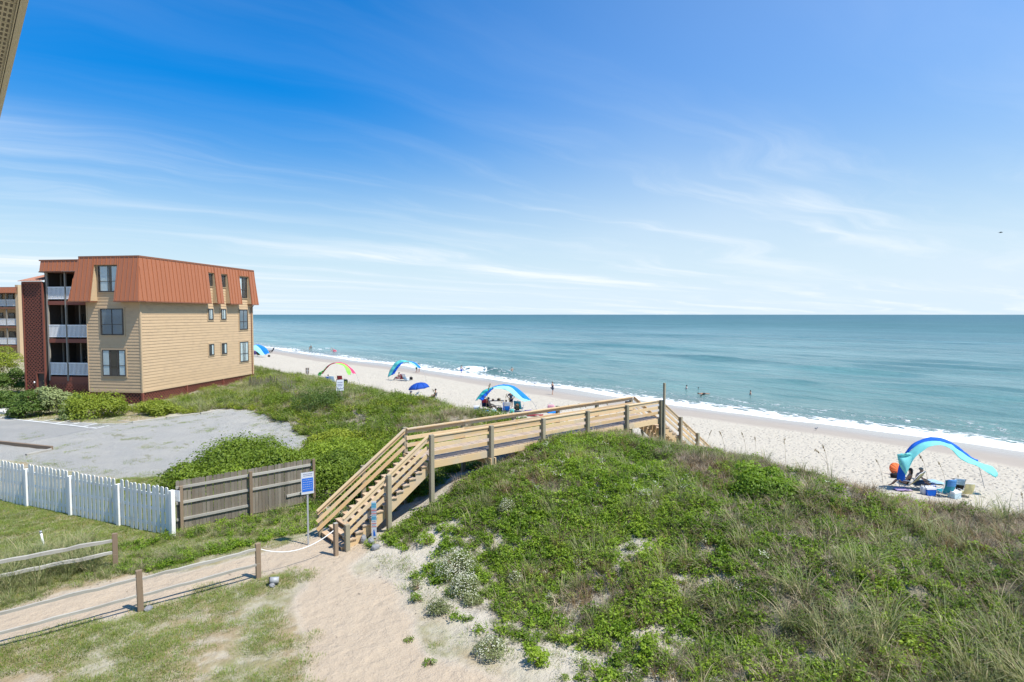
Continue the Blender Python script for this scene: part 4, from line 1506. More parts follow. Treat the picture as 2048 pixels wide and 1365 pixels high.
def blades(n, h0, h1, wd, spread, bend, segs=3, lean=.25, rg=None, base_r=None):
    """verts, quads, tints for n tapered curved blades fanning out of one root"""
    rg = rg or rng
    az = rg.random(n) * 2 * math.pi
    br = (base_r or spread) * np.sqrt(rg.random(n))
    bx = br * np.cos(az) + rg.normal(0, .01, n); by = br * np.sin(az) + rg.normal(0, .01, n)
    L = h0 + (h1 - h0) * rg.random(n)
    d = az + rg.normal(0, .7, n)
    ln = np.abs(rg.normal(lean, .15, n)); bd = bend * (.4 + rg.random(n))
    V = []; fa = d + math.pi / 2
    pos = np.stack([bx, by, np.zeros(n) - .02], -1)
    ang = ln
    ws = wd * (.7 + .6 * rg.random(n))
    allv = np.zeros((n, segs + 1, 2, 3))
    for s in range(segs + 1):
        k = s / segs
        half = ws * (1 - .92 * k ** 1.4) * .5
        off = np.stack([np.cos(fa) * half, np.sin(fa) * half, np.zeros(n)], -1)
        allv[:, s, 0] = pos - off; allv[:, s, 1] = pos + off
        step = L / segs
        pos = pos + np.stack([np.sin(ang) * np.cos(d) * step, np.sin(ang) * np.sin(d) * step, np.cos(ang) * step], -1)
        ang = np.minimum(ang + bd / segs, 2.3)
    v = allv.reshape(-1, 3)
    base = np.arange(n)[:, None] * (2 * (segs + 1))
    q = []
    for s in range(segs):
        q.append(np.concatenate([base + 2 * s, base + 2 * s + 1, base + 2 * s + 3, base + 2 * s + 2], 1))
    q = np.stack(q, 1).reshape(-1, 4)
    tint = np.repeat(rg.random(n), segs)
    return v, q, tint


def leaves(cent, nrm, size, rg=None, aspect=.55, tint=None):
    """a bent leaf (two quads) at each centre, facing roughly along nrm"""
    rg = rg or rng
    n = len(cent)
    nrm = nrm / np.maximum(np.linalg.norm(nrm, axis=1, keepdims=True), 1e-6)
    rv = rg.normal(0, 1, (n, 3))
    a = np.cross(nrm, rv); a /= np.maximum(np.linalg.norm(a, axis=1, keepdims=True), 1e-6)
    b = np.cross(nrm, a)
    s = (size * (.6 + .8 * rg.random(n)))[:, None]
    w = s * aspect
    tip = cent + a * s * .5; bot = cent - a * s * .5
    l = cent + b * w * .5 + nrm * s * .10; r = cent - b * w * .5 + nrm * s * .10
    v = np.stack([bot, r, tip, l], 1).reshape(-1, 3)
    i = np.arange(n)[:, None] * 4
    t_ = np.concatenate([np.concatenate([i, i + 1, i + 2], 1), np.concatenate([i, i + 2, i + 3], 1)], 1).reshape(-1, 3)
    tt = rg.random(n) if tint is None else tint
    return v, t_, np.repeat(tt, 2)


def leafy(n, r, h, size, rg=None, up=.8):
    """low leafy plant: leaves on a few sprawling stems"""
    rg = rg or rng
    k = max(4, n // 9)
    az = rg.random(k) * 2 * math.pi; rr = r * np.sqrt(rg.random(k)); hh = h * (.5 + .5 * rg.random(k)) * (1 - .4 * rr / r)
    idx = rg.integers(0, k, n); f = .35 + .65 * rg.random(n)
    c = np.stack([rr[idx] * np.cos(az[idx]) * f, rr[idx] * np.sin(az[idx]) * f, hh[idx] * f], -1) + rg.normal(0, .035, (n, 3)) * [1, 1, .8]
    c[:, 2] = np.maximum(c[:, 2], .02)
    nr = rg.normal(0, .55, (n, 3)) + np.array([0, 0, up]) + c / r * .35
    return c, nr


protos = {}


def proto(kind, meshes):
    col_ = bpy.data.collections.new("kind_" + kind)
    for me in meshes:
        o = bpy.data.objects.new(kind, me)
        col_.objects.link(o)
    protos[kind] = col_


def mk_oat(mat, n, h0, h1, wd, bend, lean, spread=.10):
    v, q, t_ = blades(n, h0, h1, wd, spread, bend, 4, lean)
    return npmesh("tuft", v, quads=q, mat=mat, tint=t_)


proto("grass_tuft", [mk_oat(L_OAT, 32, .35, .85, .015, 1.3, .22) for _ in range(6)])
proto("tall_tuft", [mk_oat(L_OAT, 42, .6, 1.25, .017, 1.5, .28, .14) for _ in range(4)])
proto("dry_tuft", [mk_oat(L_DRY, 32, .20, .52, .015, 1.7, .45, .13) for _ in range(6)])


def mk_leafy(mat, n, r, h, s, up=.8):
    c, nr = leafy(n, r, h, s, up=up)
    v, t_, ti = leaves(c, nr, s)
    return npmesh("plant", v, tris=t_, mat=mat, tint=ti)


proto("rust_tuft", [mk_oat(L_RUST, 34, .25, .60, .013, 1.2, .30, .12) for _ in range(4)])
proto("leafy_plant", [mk_leafy(L_GREEN, 130, .26, .26, .060) for _ in range(6)])
proto("bright_plant", [mk_leafy(L_BRIGHT, 110, .24, .34, .062) for _ in range(5)])
proto("grey_plant", [mk_leafy(L_GREY, 130, .24, .26, .036) for _ in range(4)])
proto("shrub_clump", [mk_leafy(L_SHRUB, 420, .55, .60, .070, .5) for _ in range(5)])
proto("yellow_clump", [mk_leafy(L_YELLOW, 380, .50, .50, .065, .5) for _ in range(3)])


def mk_twig():
    v, q, t_ = blades(40, .15, .45, .007, .16, 1.0, 2, .6)
    return npmesh("twig", v, quads=q, mat=L_TWIG, tint=t_)


proto("twig", [mk_twig() for _ in range(4)])


def mk_lawn():
    v, q, t_ = blades(34, .035, .10, .007, .14, 1.0, 2, .5, base_r=.16)
    return npmesh("blade_patch", v, quads=q, mat=L_LAWN, tint=t_)


proto("lawn_patch", [mk_lawn() for _ in range(5)])


def mk_flower():
    c, nr = leafy(70, .20, .24, .05)
    v, t_, ti = leaves(c, nr, .03)
    c2, n2_ = leafy(46, .22, .30, .05); c2[:, 2] = np.maximum(c2[:, 2], .12) + .05
    me = npmesh("plant", np.concatenate([v]), tris=t_, mat=L_GREY, tint=ti)
    v2, t2, ti2 = leaves(c2, n2_ + [0, 0, 1], .026, aspect=.9)
    me2 = npmesh("bloom", np.concatenate([v, v2]), tris=np.concatenate([t_, t2 + len(v)]), mat=L_GREY, tint=np.concatenate([ti, ti2]))
    me2.materials.append(L_FLOWER)
    mi = np.zeros(len(t_) + len(t2), np.int32); mi[len(t_):] = 1
    me2.polygons.foreach_set("material_index", mi)
    return me2


proto("flower_plant", [mk_flower() for _ in range(3)])


def scatter(name, kind, x, y, smin, smax, label=None, sink=.02, tilt=.15, zz=None):
    n = len(x)
    if n == 0: return None
    z = (H(x, y) if zz is None else zz) - sink
    me = bpy.data.meshes.new(name)
    me.vertices.add(n)
    me.vertices.foreach_set("co", np.stack([x, y, z], -1).astype(np.float32).ravel())
    a = me.attributes.new("pick", 'INT', 'POINT'); a.data.foreach_set("value", rng.integers(0, 100, n).astype(np.int32))
    sc = smin + (smax - smin) * rng.random(n)
    a = me.attributes.new("grow", 'FLOAT_VECTOR', 'POINT'); a.data.foreach_set("vector", np.stack([sc, sc, sc * (.85 + .3 * rng.random(n))], -1).astype(np.float32).ravel())
    a = me.attributes.new("turn", 'FLOAT_VECTOR', 'POINT'); a.data.foreach_set("vector", np.stack([rng.normal(0, tilt, n), rng.normal(0, tilt, n), rng.random(n) * 6.283], -1).astype(np.float32).ravel())
    o = link(name, me)
    ng = bpy.data.node_groups.new("scatter_" + name, 'GeometryNodeTree')
    ng.interface.new_socket("Geometry", in_out='INPUT', socket_type='NodeSocketGeometry')
    ng.interface.new_socket("Geometry", in_out='OUTPUT', socket_type='NodeSocketGeometry')
    gi = ng.nodes.new("NodeGroupInput"); go = ng.nodes.new("NodeGroupOutput")
    iop = ng.nodes.new("GeometryNodeInstanceOnPoints")
    ci = ng.nodes.new("GeometryNodeCollectionInfo")
    ci.inputs["Collection"].default_value = protos[kind]
    ci.inputs["Separate Children"].default_value = True
    ci.inputs["Reset Children"].default_value = True
    iop.inputs["Pick Instance"].default_value = True

    def named(nm, ty):
        q = ng.nodes.new("GeometryNodeInputNamedAttribute")
        q.data_type = ty
        q.inputs["Name"].default_value = nm
        return q.outputs[0]
    ng.links.new(gi.outputs[0], iop.inputs["Points"])
    ng.links.new(ci.outputs[0], iop.inputs["Instance"])
    ng.links.new(named("pick", 'INT'), iop.inputs["Instance Index"])
    ng.links.new(named("turn", 'FLOAT_VECTOR'), iop.inputs["Rotation"])
    ng.links.new(named("grow", 'FLOAT_VECTOR'), iop.inputs["Scale"])
    ng.links.new(iop.outputs[0], go.inputs[0])
    md = o.modifiers.new("scatter", 'NODES')
    md.node_group = ng
    o["kind"] = "stuff"
    return o


def sample(n, x0, x1, y0, y1, dens, margin=420):
    """random points over a rectangle kept with probability dens(x, y), only where they could be seen"""
    x = x0 + (x1 - x0) * rng.random(n); y = y0 + (y1 - y0) * rng.random(n)
    d = dens(x, y)
    k = rng.random(n) < d
    x, y = x[k], y[k]
    k = in_view(x, y, H(x, y), margin)
    return x[k], y[k]


def clear(x, y):
    """1 where plants may stand: off the path, the lot, the boardwalk stairs' foot and out of the building"""
    ok = (path_d(x, y) > .12) & (lot_d(x, y) > .05)
    # the building's footprint
    u = (x - 6.31) * math.cos(R(42.5)) + (y - 54.17) * math.sin(R(42.5))
    v = -(x - 6.31) * math.sin(R(42.5)) + (y - 54.17) * math.cos(R(42.5))
    ok &= ~((u > -.1) & (u < 16) & (v > -.1) & (v < 12))
    # boardwalk deck and stairs: keep tall plants from growing through
    ok &= ~((x > 6.7) & (x < 23) & (y > 16.3) & (y < 18.25) & ~((x > 13) & (x < 21)))
    ok &= ~((x > 9) & (x < 27.5) & (y > 16.42) & (y < 18.15))
    return ok.astype(float)


def patchy(x, y, sc, seed, lo, hi):
    return sm(fbm(x * sc + seed * 13.7, y * sc + seed * 7.1, 4), lo, hi)


def zone_right(x, y):
    """growth over the dune to the right of the boardwalk"""
    e = x + (fbm(x * .35 + 3, y * .35, 3) - .5) * 4.0 + (y - 10) * -.06
    bare = sm(fbm(x * 1.1 + 31, y * 1.1, 4) + .10 * sm(x, 11, 15) + .06 * (y > 10), .29, .44)
    return bare * sm(e, 7.4, 10.9) * (1 - sm(x + (fbm(x * .4, y * .4 + 8, 3) - .5) * 3, 21.2 - 2.0 * (y < 6), 23.2 - 2.0 * (y < 6))) * (y < 16.4) * clear(x, y)


def zone_left(x, y):
    ld = poly_sd(x, y, LOT)
    return (y > 18.1) * sm(x + (fbm(x * .3, y * .3, 3) - .5) * 2.5, 10.2, 12.2) * (1 - sm(x + (fbm(x * .4, y * .4 + 8, 3) - .5) * 3.5 + sm(y, 40, 55) * 2.0, 22.6, 24.6)) * clear(x, y)


XR = (7.5, 24.5, -8, 16.45)
XL = (9.5, 26, 17.8, 100)
A_R = (XR[1] - XR[0]) * (XR[3] - XR[2])
A_L = (XL[1] - XL[0]) * (XL[3] - XL[2])


def sc2(name, kind, densR, fR, densL, fL, s0, s1, **kw):
    xs, ys = [], []
    if densR:
        x, y = sample(int(densR * A_R), *XR, lambda a, b: zone_right(a, b) * fR(a, b)); xs.append(x); ys.append(y)
    if densL:
        x, y = sample(int(densL * A_L), *XL, lambda a, b: zone_left(a, b) * fL(a, b)); xs.append(x); ys.append(y)
    return scatter(name, kind, np.concatenate(xs), np.concatenate(ys), s0, s1, **kw)


crest = lambda x: sm(x, 15.5, 18)
front = lambda x: 1 - sm(x, 10, 13)
sc2("dune_leaf_cover", "leafy_plant", 36, lambda x, y: patchy(x, y, .55, 1, .38, .52) * (1 - .5 * sm(8.5 - y, 0, 5)) * (1 - .8 * crest(x) * (y < 10)), 10, lambda x, y: patchy(x, y, .3, 2, .44, .60), .6, 1.25)
sc2("dune_bright_leaf_cover", "bright_plant", 24, lambda x, y: patchy(x, y, .5, 3, .40, .54) * (1 - .5 * sm(8.5 - y, 0, 5)) * (1 - .6 * crest(x)), 5, lambda x, y: patchy(x, y, .3, 4, .5, .62), .6, 1.2)
sc2("dune_grass", "grass_tuft", 4.2, lambda x, y: (.25 + .75 * patchy(x, y, .35, 5, .42, .62)) * (1 - .5 * crest(x) * (y < 9)), 6, lambda x, y: .25 + .75 * patchy(x, y, .25, 6, .40, .58), .55, 1.05)
sc2("dry_dune_grass", "dry_tuft", 16, lambda x, y: np.maximum(.10 + patchy(x, y, .5, 7, .44, .58), crest(x) * .9) * (1 - .45 * (y > 8.5)) + .25 * sm(8.5 - y, 0, 5), 11, lambda x, y: np.maximum(patchy(x, y, .3, 8, .48, .62), crest(x) * .3), .6, 1.2)
sc2("rusty_dune_grass", "rust_tuft", 6, lambda x, y: patchy(x, y, .45, 15, .47, .60), 4, lambda x, y: patchy(x, y, .35, 16, .48, .60), .6, 1.1)
sc2("dune_twigs", "twig", 15, lambda x, y: np.maximum(.35, patchy(x, y, .5, 9, .4, .6)), 2, lambda x, y: .6 + 0 * x, .7, 1.4)
sc2("grey_dune_herbs", "grey_plant", 6, lambda x, y: patchy(x, y, .6, 10, .45, .62), 3.5, lambda x, y: patchy(x, y, .4, 11, .45, .6), .6, 1.2)
sc2("dune_shrubbery", "shrub_clump", 0, None, 2.4, lambda x, y: patchy(x, y, .22, 12, .42, .56) * (1 - sm(x, 19.5, 22.5)) * (1 - .6 * sm(y, 42, 50)), .7, 1.5, sink=.10)
sc2("yellow_dune_shrubbery", "yellow_clump", 0, None, 2.6, lambda x, y: patchy(x, y, .25, 13, .43, .56) * (1 - sm(x, 18.5, 22)), .6, 1.45, sink=.08)
sc2("flowering_dune_herbs", "flower_plant", 1.6, lambda x, y: patchy(x, y, .5, 14, .54, .68), 0, None, .7, 1.3)
# long sea-oat grass on the near right slope
x, y = sample(1250, 9.5, 20, -5, 9, lambda a, b: sm(7.8 - b + (fbm(a * .4, b * .4, 3) - .5) * 5, 0, 4) * sm(a, 10, 12) * (1 - .85 * sm(a, 13.2, 15.0)) * (.25 + .75 * patchy(a, b, .5, 31, .42, .56)))
scatter("sea_oat_grass", "tall_tuft", x, y, .55, 1.0)
# sparse first plants on the bare sand at the dune's foot
def sparse(a, b):
    return sm(a, 7.0, 8.4) * (1 - sm(a, 10.5, 12.5)) * (b < 16.2) * clear(a, b) * patchy(a, b, 1.1, 21, .38, .58)
for kind, n, s0, s1 in (("leafy_plant", 2600, .4, 1.0), ("bright_plant", 900, .5, 1.0), ("grey_plant", 700, .35, .9), ("twig", 2600, .4, .9), ("grass_tuft", 420, .3, .6)):
    x, y = sample(n, 7, 12.5, -3, 16.2, sparse)
    scatter({"leafy_plant": "dune_foot_leaf_cover", "bright_plant": "dune_foot_bright_leaf_cover", "grey_plant": "dune_foot_herbs", "twig": "dune_foot_twigs", "grass_tuft": "dune_foot_grass"}[kind], kind, x, y, s0, s1)
x, y = sample(5200, 6.6, 13, -3, 16.2, lambda a, b: sm(a, 6.8, 8.2) * (1 - sm(a, 11.5, 13)) * (path_d(a, b) > .05) * clear(a, b) * patchy(a, b, .8, 33, .44, .60))
scatter("sand_grass", "lawn_patch", x, y, .8, 1.7, tilt=.1, sink=.0)
# weeds between the wood fence, the picket fence and the stairs
def weeds(a, b):
    return (b > 18.75) * (b < 21.4) * sm(a, .5, 2.5) * (1 - sm(a, 8.8, 10)) * clear(a, b) * np.maximum(patchy(a, b, .8, 22, .46, .57), .8 * (b > 20.7))
for kind, n, s0, s1, nm in (("leafy_plant", 430, .45, 1.1, "fence_weeds"), ("grass_tuft", 420, .3, .65, "fence_grass"), ("bright_plant", 260, .4, .9, "fence_bright_weeds"), ("twig", 300, .5, 1.0, "fence_twigs")):
    x, y = sample(n, 0, 10, 18.6, 21.5, weeds)
    scatter(nm, kind, x, y, s0, s1)
# small sticks, seeds and leaf scraps lying on the sand path
x, y = sample(2600, -2, 8.5, 5, 19, lambda a, b: (path_d(a, b) < .3) * np.maximum(.10, sm(path_d(a, b), -.7, .2)) * patchy(a, b, 1.2, 28, .42, .6))
n = len(x)
az = rng.random(n) * 6.28; ln_ = .015 + .07 * rng.random(n) ** 3; wd_ = .006 + .010 * rng.random(n)
z = H(x, y) + .012
cx, sx2 = np.cos(az), np.sin(az)
v = np.stack([np.stack([x - cx * ln_, y - sx2 * ln_, z], -1), np.stack([x + sx2 * wd_, y - cx * wd_, z + .008], -1), np.stack([x + cx * ln_, y + sx2 * ln_, z + .003], -1), np.stack([x - sx2 * wd_, y + cx * wd_, z + .014], -1)], 1).reshape(-1, 3)
i_ = np.arange(n)[:, None] * 4
link("path_litter", npmesh("path_litter", v, tris=np.concatenate([np.concatenate([i_, i_ + 1, i_ + 3], 1), np.concatenate([i_ + 1, i_ + 2, i_ + 3], 1)]), mat=L_TWIG, tint=rng.random(2 * n)))["kind"] = 'stuff'
# growth in the shade beside and under the stairs
def stairside(a, b):
    return (((b > 14.2) & (b < 16.05)) | ((b > 18.0) & (b < 19.2))) * sm(a, 7.4, 8.4) * (1 - sm(a, 13, 14)) * patchy(a, b, .6, 23, .30, .42) * (path_d(a, b) > .15)
x, y = sample(900, 7, 14, 14, 19.3, stairside)
scatter("stair_side_weeds", "leafy_plant", x, y, .6, 1.2)
x, y = sample(160, 7, 14, 14, 19.3, stairside)
scatter("stair_side_grass", "grass_tuft", x, y, .4, .8)
# lawn
def lawn(a, b):
    g = np.where(b > 19, .95, patchy(a, b, .8, 24, .38, .55) * (.35 + .65 * sm(5.5 - a, -1, 3)))
    g = np.maximum(g, ((b > 15.3) & (b < 16.6) & (a < 6.6)) * .9)
    return g * (1 - sm(a, 5.6, 7.2)) * (path_d(a, b) + (fbm(a * 1.6, b * 1.6, 3) - .5) * 1.6 > .0) * (lot_d(a, b) > .1)
x, y = sample(60000, -6, 7.2, 6, 30, lawn, 120)
scatter("lawn_grass", "lawn_patch", x, y, .6, 1.4, tilt=.05, sink=.0)
# tall grass clump by the short rail fence
x, y = sample(420, -4, 1.6, 19.3, 22.6, lambda a, b: (1 - sm(a, .6, 1.6)) * (1 - sm(b, 21.4, 22.5)) * sm(b, 19.3, 19.9))
scatter("tall_fence_grass", "tall_tuft", x, y, .5, .85)
x, y = sample(260, -4, 3.2, 18.7, 19.8, lambda a, b: .7 + 0 * a)
scatter("path_edge_grass", "grass_tuft", x, y, .25, .55)
# tufts invading the gravel, and the bank along the lot and the building
x, y = sample(9000, -4, 12.5, 28, 46.5, lambda a, b: (poly_sd(a, b, LOT) < .1) * np.maximum(patchy(a, b, .8, 25, .60, .70) * .5, sm(poly_sd(a, b, LOT), -1.1, .1) * .7) * (a > -1))
scatter("gravel_weeds", "lawn_patch", x, y, .7, 1.6, sink=.0, tilt=.05)
def bank(a, b):
    u = (a - 6.31) * math.cos(R(42.5)) + (b - 54.17) * math.sin(R(42.5)); v = -(a - 6.31) * math.sin(R(42.5)) + (b - 54.17) * math.cos(R(42.5))
    return (v < -1.1) * (v > -9.5) * (u > -3.5) * (u < 22) * (lot_d(a, b) > .25) * (a < 24) * clear(a, b)
x, y = sample(5200, 1, 24, 40, 75, lambda a, b: bank(a, b) * (-(-(a - 6.31) * math.sin(R(42.5)) + (b - 54.17) * math.cos(R(42.5))) > 1.5))
scatter("bank_grass", "tall_tuft", x, y, .5, .9)
x, y = sample(1500, 1, 24, 40, 75, lambda a, b: bank(a, b) * patchy(a, b, .25, 26, .42, .54))
scatter("bank_yellow_shrubbery", "yellow_clump", x, y, .9, 1.6, sink=.08)
x, y = sample(900, 1, 24, 40, 75, lambda a, b: bank(a, b) * patchy(a, b, .3, 27, .44, .54))
scatter("bank_shrubbery", "shrub_clump", x, y, .9, 1.5, sink=.08)
# short grass around the far buildings
x, y = sample(9000, -25, 12, 46, 80, lambda a, b: (lot_d(a, b) > .1) * (1 - sm(a, 4, 9)) * clear(a, b))
scatter("far_lawn", "lawn_patch", x, y, 1.2, 2.4, sink=0)


# ------------------------------------------------------------------ single shrubs
def shrub(name, cat, label, group, x, y, rx, ry, h, n, size, mat, seed, z=None, clumps=26, stemmat=None, ragged=.25):
    rg = np.random.default_rng(seed)
    z = Hz(x, y) if z is None else z
    o = empty(name, (x, y, z), 0, label, cat, group)
    # clump centres over the upper half of an ellipsoid, leaves on each clump's skin
    th = np.arccos(rg.random(clumps) * .98); ph = rg.random(clumps) * 2 * math.pi
    k = .62 + .30 * rg.random(clumps)
    cc = np.stack([rx * np.sin(th) * np.cos(ph) * k, ry * np.sin(th) * np.sin(ph) * k, h * (.10 + .78 * np.cos(th) * k)], -1)
    cr = (.34 + ragged * rg.random(clumps)) * min(rx, ry, h * 1.1) * 1.05
    idx = rg.integers(0, clumps, n)
    d = rg.normal(0, 1, (n, 3)); d /= np.linalg.norm(d, axis=1, keepdims=True)
    d[:, 2] = np.where(rg.random(n) < .75, np.abs(d[:, 2]), d[:, 2])
    c = cc[idx] + d * (cr[idx] * (.72 + .32 * rg.random(n) ** .6))[:, None] * np.array([1, 1, .8])
    out = rg.random(n) < .07
    c = np.where(out[:, None], c + d * (rg.random(n) ** 2 * .42 * min(rx, h))[:, None], c)
    c[:, 2] = np.maximum(c[:, 2], .03)
    nr = d + rg.normal(0, .45, (n, 3)) + [0, 0, .35]
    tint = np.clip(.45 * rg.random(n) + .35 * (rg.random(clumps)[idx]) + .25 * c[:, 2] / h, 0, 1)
    v, t_, ti = leaves(c, nr, size, rg, tint=tint)
    link("foliage", npmesh("foliage", v, tris=t_, mat=mat, tint=ti), o)
    m = MB()
    for q in range(7):
        a = rg.integers(0, clumps)
        e = Vector(cc[a])
        m.tube([(rg.normal(0, .06), rg.normal(0, .06), -.1), (e.x * .45 + rg.normal(0, .05), e.y * .45, e.z * .55), tuple(e)], [.025, .018, .008], 5)
    m.build("stem", stemmat or M['darkpost'], o)
    return o


# the row of big shrubs behind the wood fence and the stairs
GRP = "big shrubs behind the wood fence"
bs = [("rounded yellow green shrub overhanging the gravel lot", 7.0, 27.4, 1.9, 1.7, 1.55, 9000, L_SHRUB),
      ("low leafy shrub reaching down to the picket fence end", 4.9, 26.6, 1.3, 1.5, 1.05, 6000, L_SHRUB),
      ("dense dark shrub right behind the grey plank fence", 7.2, 24.2, 1.8, 1.6, 1.75, 10000, L_SHRUB),
      ("spreading green shrub between the plank fence and the stair rail", 9.2, 22.4, 1.6, 1.9, 1.75, 10000, L_SHRUB),
      ("tall dark shrub pressed against the far side of the stairs", 10.2, 19.8, 1.5, 1.4, 1.75, 9000, L_SHRUB),
      ("bright topped shrub behind the landing of the stairs", 10.6, 25.4, 1.9, 1.7, 1.35, 9000, L_SHRUB),
      ("low yellowish shrub beyond the landing next to the lot corner", 11.8, 28.6, 1.5, 1.6, 1.0, 6500, L_YELLOW),
      ("broad green shrub spreading over the sand between the fence and the lot", 9.4, 25.2, 1.9, 1.8, 1.5, 9000, L_SHRUB),
      ("low leafy shrub filling the gap behind the plank fence's middle", 5.9, 23.6, 1.2, 1.3, 1.3, 6000, L_SHRUB),
      ("low green shrub beside the boardwalk deck", 12.6, 22.2, 1.6, 1.9, 1.0, 7500, L_SHRUB)]
for i, (lb, x, y, rx, ry, h_, n, mt) in enumerate(bs):
    shrub("shrub", "shrub", lb, GRP, x, y, rx, ry, h_ * (.98 if x < 9 else .80), int(n * 1.5), .105, mt, 100 + i, clumps=40)
# hedges and bushes at the foot of the building
def bush_at(px, py, wpx, hpx, label, mat, seed, n=3000, size=.085, group="bushes around the apartment building", dz=3.6):
    q = P(px, py, dz)
    k = depth_of(q) / FOC
    return shrub("bush", "bush", label, group, q.x, q.y, wpx * k / 2, wpx * k / 2 * .85, hpx * k * 1.2, int(n * 1.5), size * 1.6, mat, seed, z=dz - .05, clumps=22)


bush_at(8, 752, 66, 56, "large pale green bush below the white balconies at the left edge", L_YELLOW, 201, 6000)
bush_at(22, 786, 50, 52, "rounded green bush in front of the lattice tower's left edge", L_HEDGE, 202, 5000)
bush_at(14, 818, 52, 34, "low clipped green hedge beside the asphalt at the left edge", L_HEDGE, 203)
bush_at(62, 833, 66, 56, "dark glossy hedge bush left of the variegated one", L_HEDGE, 204, 4200)
bush_at(104, 830, 62, 54, "pale variegated bush below the lattice skirt", L_VARIE, 205, 4200)
bush_at(150, 826, 46, 36, "small dark green bush in the gap between the variegated and yellowish bushes", L_HEDGE, 206)
bush_at(192, 834, 104, 40, "wide yellow green bush in front of the building's left lattice skirt", L_YELLOW, 207, 5200)
bush_at(138, 838, 36, 26, "small pale bush at the lawn strip beside the yellow green bush", L_VARIE, 208, 1800)
bush_at(318, 828, 74, 24, "yellowish bush beside the building's corner lattice", L_YELLOW, 209)
# shrubs on the dune
q = G(1525, 985)
shrub("shrub", "shrub", "dark green leafy shrub on the dune right of the boardwalk's beach stairs", None, q.x, q.y, 1.25, .9, .62, 6500, .085, L_GREEN, 301, clumps=13, ragged=.5)
q = G(1360, 900)
shrub("shrub", "shrub", "small dark shrub in front of the tall marker pole", None, q.x, q.y, .6, .5, .6, 2600, .05, L_HEDGE, 302)
q = G(640, 818)
shrub("shrub", "shrub", "dark round shrub on the dune below the white warning sign", None, q.x, q.y, 1.7, 1.5, 1.5, 6500, .085, L_HEDGE, 303)
q = G(560, 812)
shrub("shrub", "shrub", "brownish dune shrub beside the sand fence", None, q.x, q.y, 1.2, 1.1, 1.1, 4000, .085, L_SHRUB, 304)


def flowerbush(px, py, wpx, hpx, label, seed, nf):
    q = G(px, py)
    k = depth_of(q) / FOC
    o = shrub("flowering_bush", "bush", label, "white flowering bushes at the dune's foot", q.x, q.y, wpx * k / 2, wpx * k / 2 * .9, hpx * k * .85, int(700 + 18 * wpx), .036, L_GREY, seed, clumps=26)
    rg = np.random.default_rng(seed + 5)
    rx = wpx * k / 2; h_ = hpx * k * .85
    th = np.arccos(rg.random(nf)); ph = rg.random(nf) * 6.283; kk = .8 + .3 * rg.random(nf)
    c = np.stack([rx * np.sin(th) * np.cos(ph) * kk, rx * .9 * np.sin(th) * np.sin(ph) * kk, h_ * (.12 + .95 * np.cos(th)) * kk], -1)
    v, t_, ti = leaves(c, c + [0, 0, .3] + rg.normal(0, .1, (nf, 3)), .027, rg, aspect=.9)
    link("blossom", npmesh("blossom", v, tris=t_, mat=L_FLOWER, tint=ti), o)["kind"] = 'stuff'


flowerbush(912, 1148, 88, 54, "largest white flowering bush, near the top of the sandy slope", 401, 1300)
flowerbush(930, 1188, 62, 44, "mid sized white flowering bush just below the largest one", 402, 700)
flowerbush(878, 1222, 54, 26, "low flowering bush at the path's edge below the two biggest ones", 403, 260)
flowerbush(980, 1312, 66, 38, "flowering bush standing alone on the bare sand near the bottom", 404, 420)
flowerbush(1014, 1026, 34, 30, "small flowering bush high on the green slope", 405, 240)
flowerbush(1032, 1170, 34, 28, "little flowering bush between green weeds right of the biggest ones", 406, 160)
flowerbush(942, 1206, 40, 22, "little flowering bush among weeds below the mid sized one", 407, 140)


def weedclump(px, py, wpx, hpx, label, seed, mat, n=700, sz=.05):
    q = G(px, py); k = depth_of(q) / FOC
    shrub("weed_clump", "plant", label, "separate weed clumps on the bare sand", q.x, q.y, wpx * k / 2, wpx * k / 2 * .9, hpx * k * .9, n, sz, mat, seed, clumps=14)


weedclump(1075, 1328, 46, 40, "bright green weed clump on sand right of the lone flowering bush", 501, L_BRIGHT, 900)
weedclump(850, 1090, 36, 28, "round bright green weed clump nearest the stair side", 502, L_BRIGHT, 800)
weedclump(833, 1180, 28, 26, "brownish tuft of weeds on the path's edge", 503, L_GREY, 500, .03)
weedclump(833, 1202, 36, 18, "flat dark weed clump right below the brownish tuft", 504, L_GREEN, 450, .035)
weedclump(860, 1330, 26, 12, "tiny flat weed patch on the bare sand path", 505, L_GREEN, 260, .03)
weedclump(818, 1282, 20, 9, "smallest flat weed patch on the sand path", 506, L_GREEN, 160, .03)

# ------------------------------------------------------------------ sea oat stalks that stand out over the beach


def stalk_mesh(h, lean, seed):
    rd = random.Random(seed)
    m = MB()
    pts = []
    for i in range(7):
        k = i / 6
        pts.append((lean * h * k ** 2 * .9, 0, h * k * (1 - .10 * lean * k)))
    m.tube(pts, [.008, .008, .007, .006, .006, .005, .003], 5)
    e = Vector(pts[-1]); d = (e - Vector(pts[-2])).normalized()
    for i in range(16):
        b = e - d * .30 * h * rd.random() * .75
        s = .018 + .016 * rd.random()
        off = Vector((rd.uniform(-.01, .04), rd.gauss(0, .022), -rd.uniform(.0, .05)))
        m.ellipsoid(b + off, (s * .55, s * .4, s * 1.3), 5, 4)
    return m.mesh("stalk", OATM)


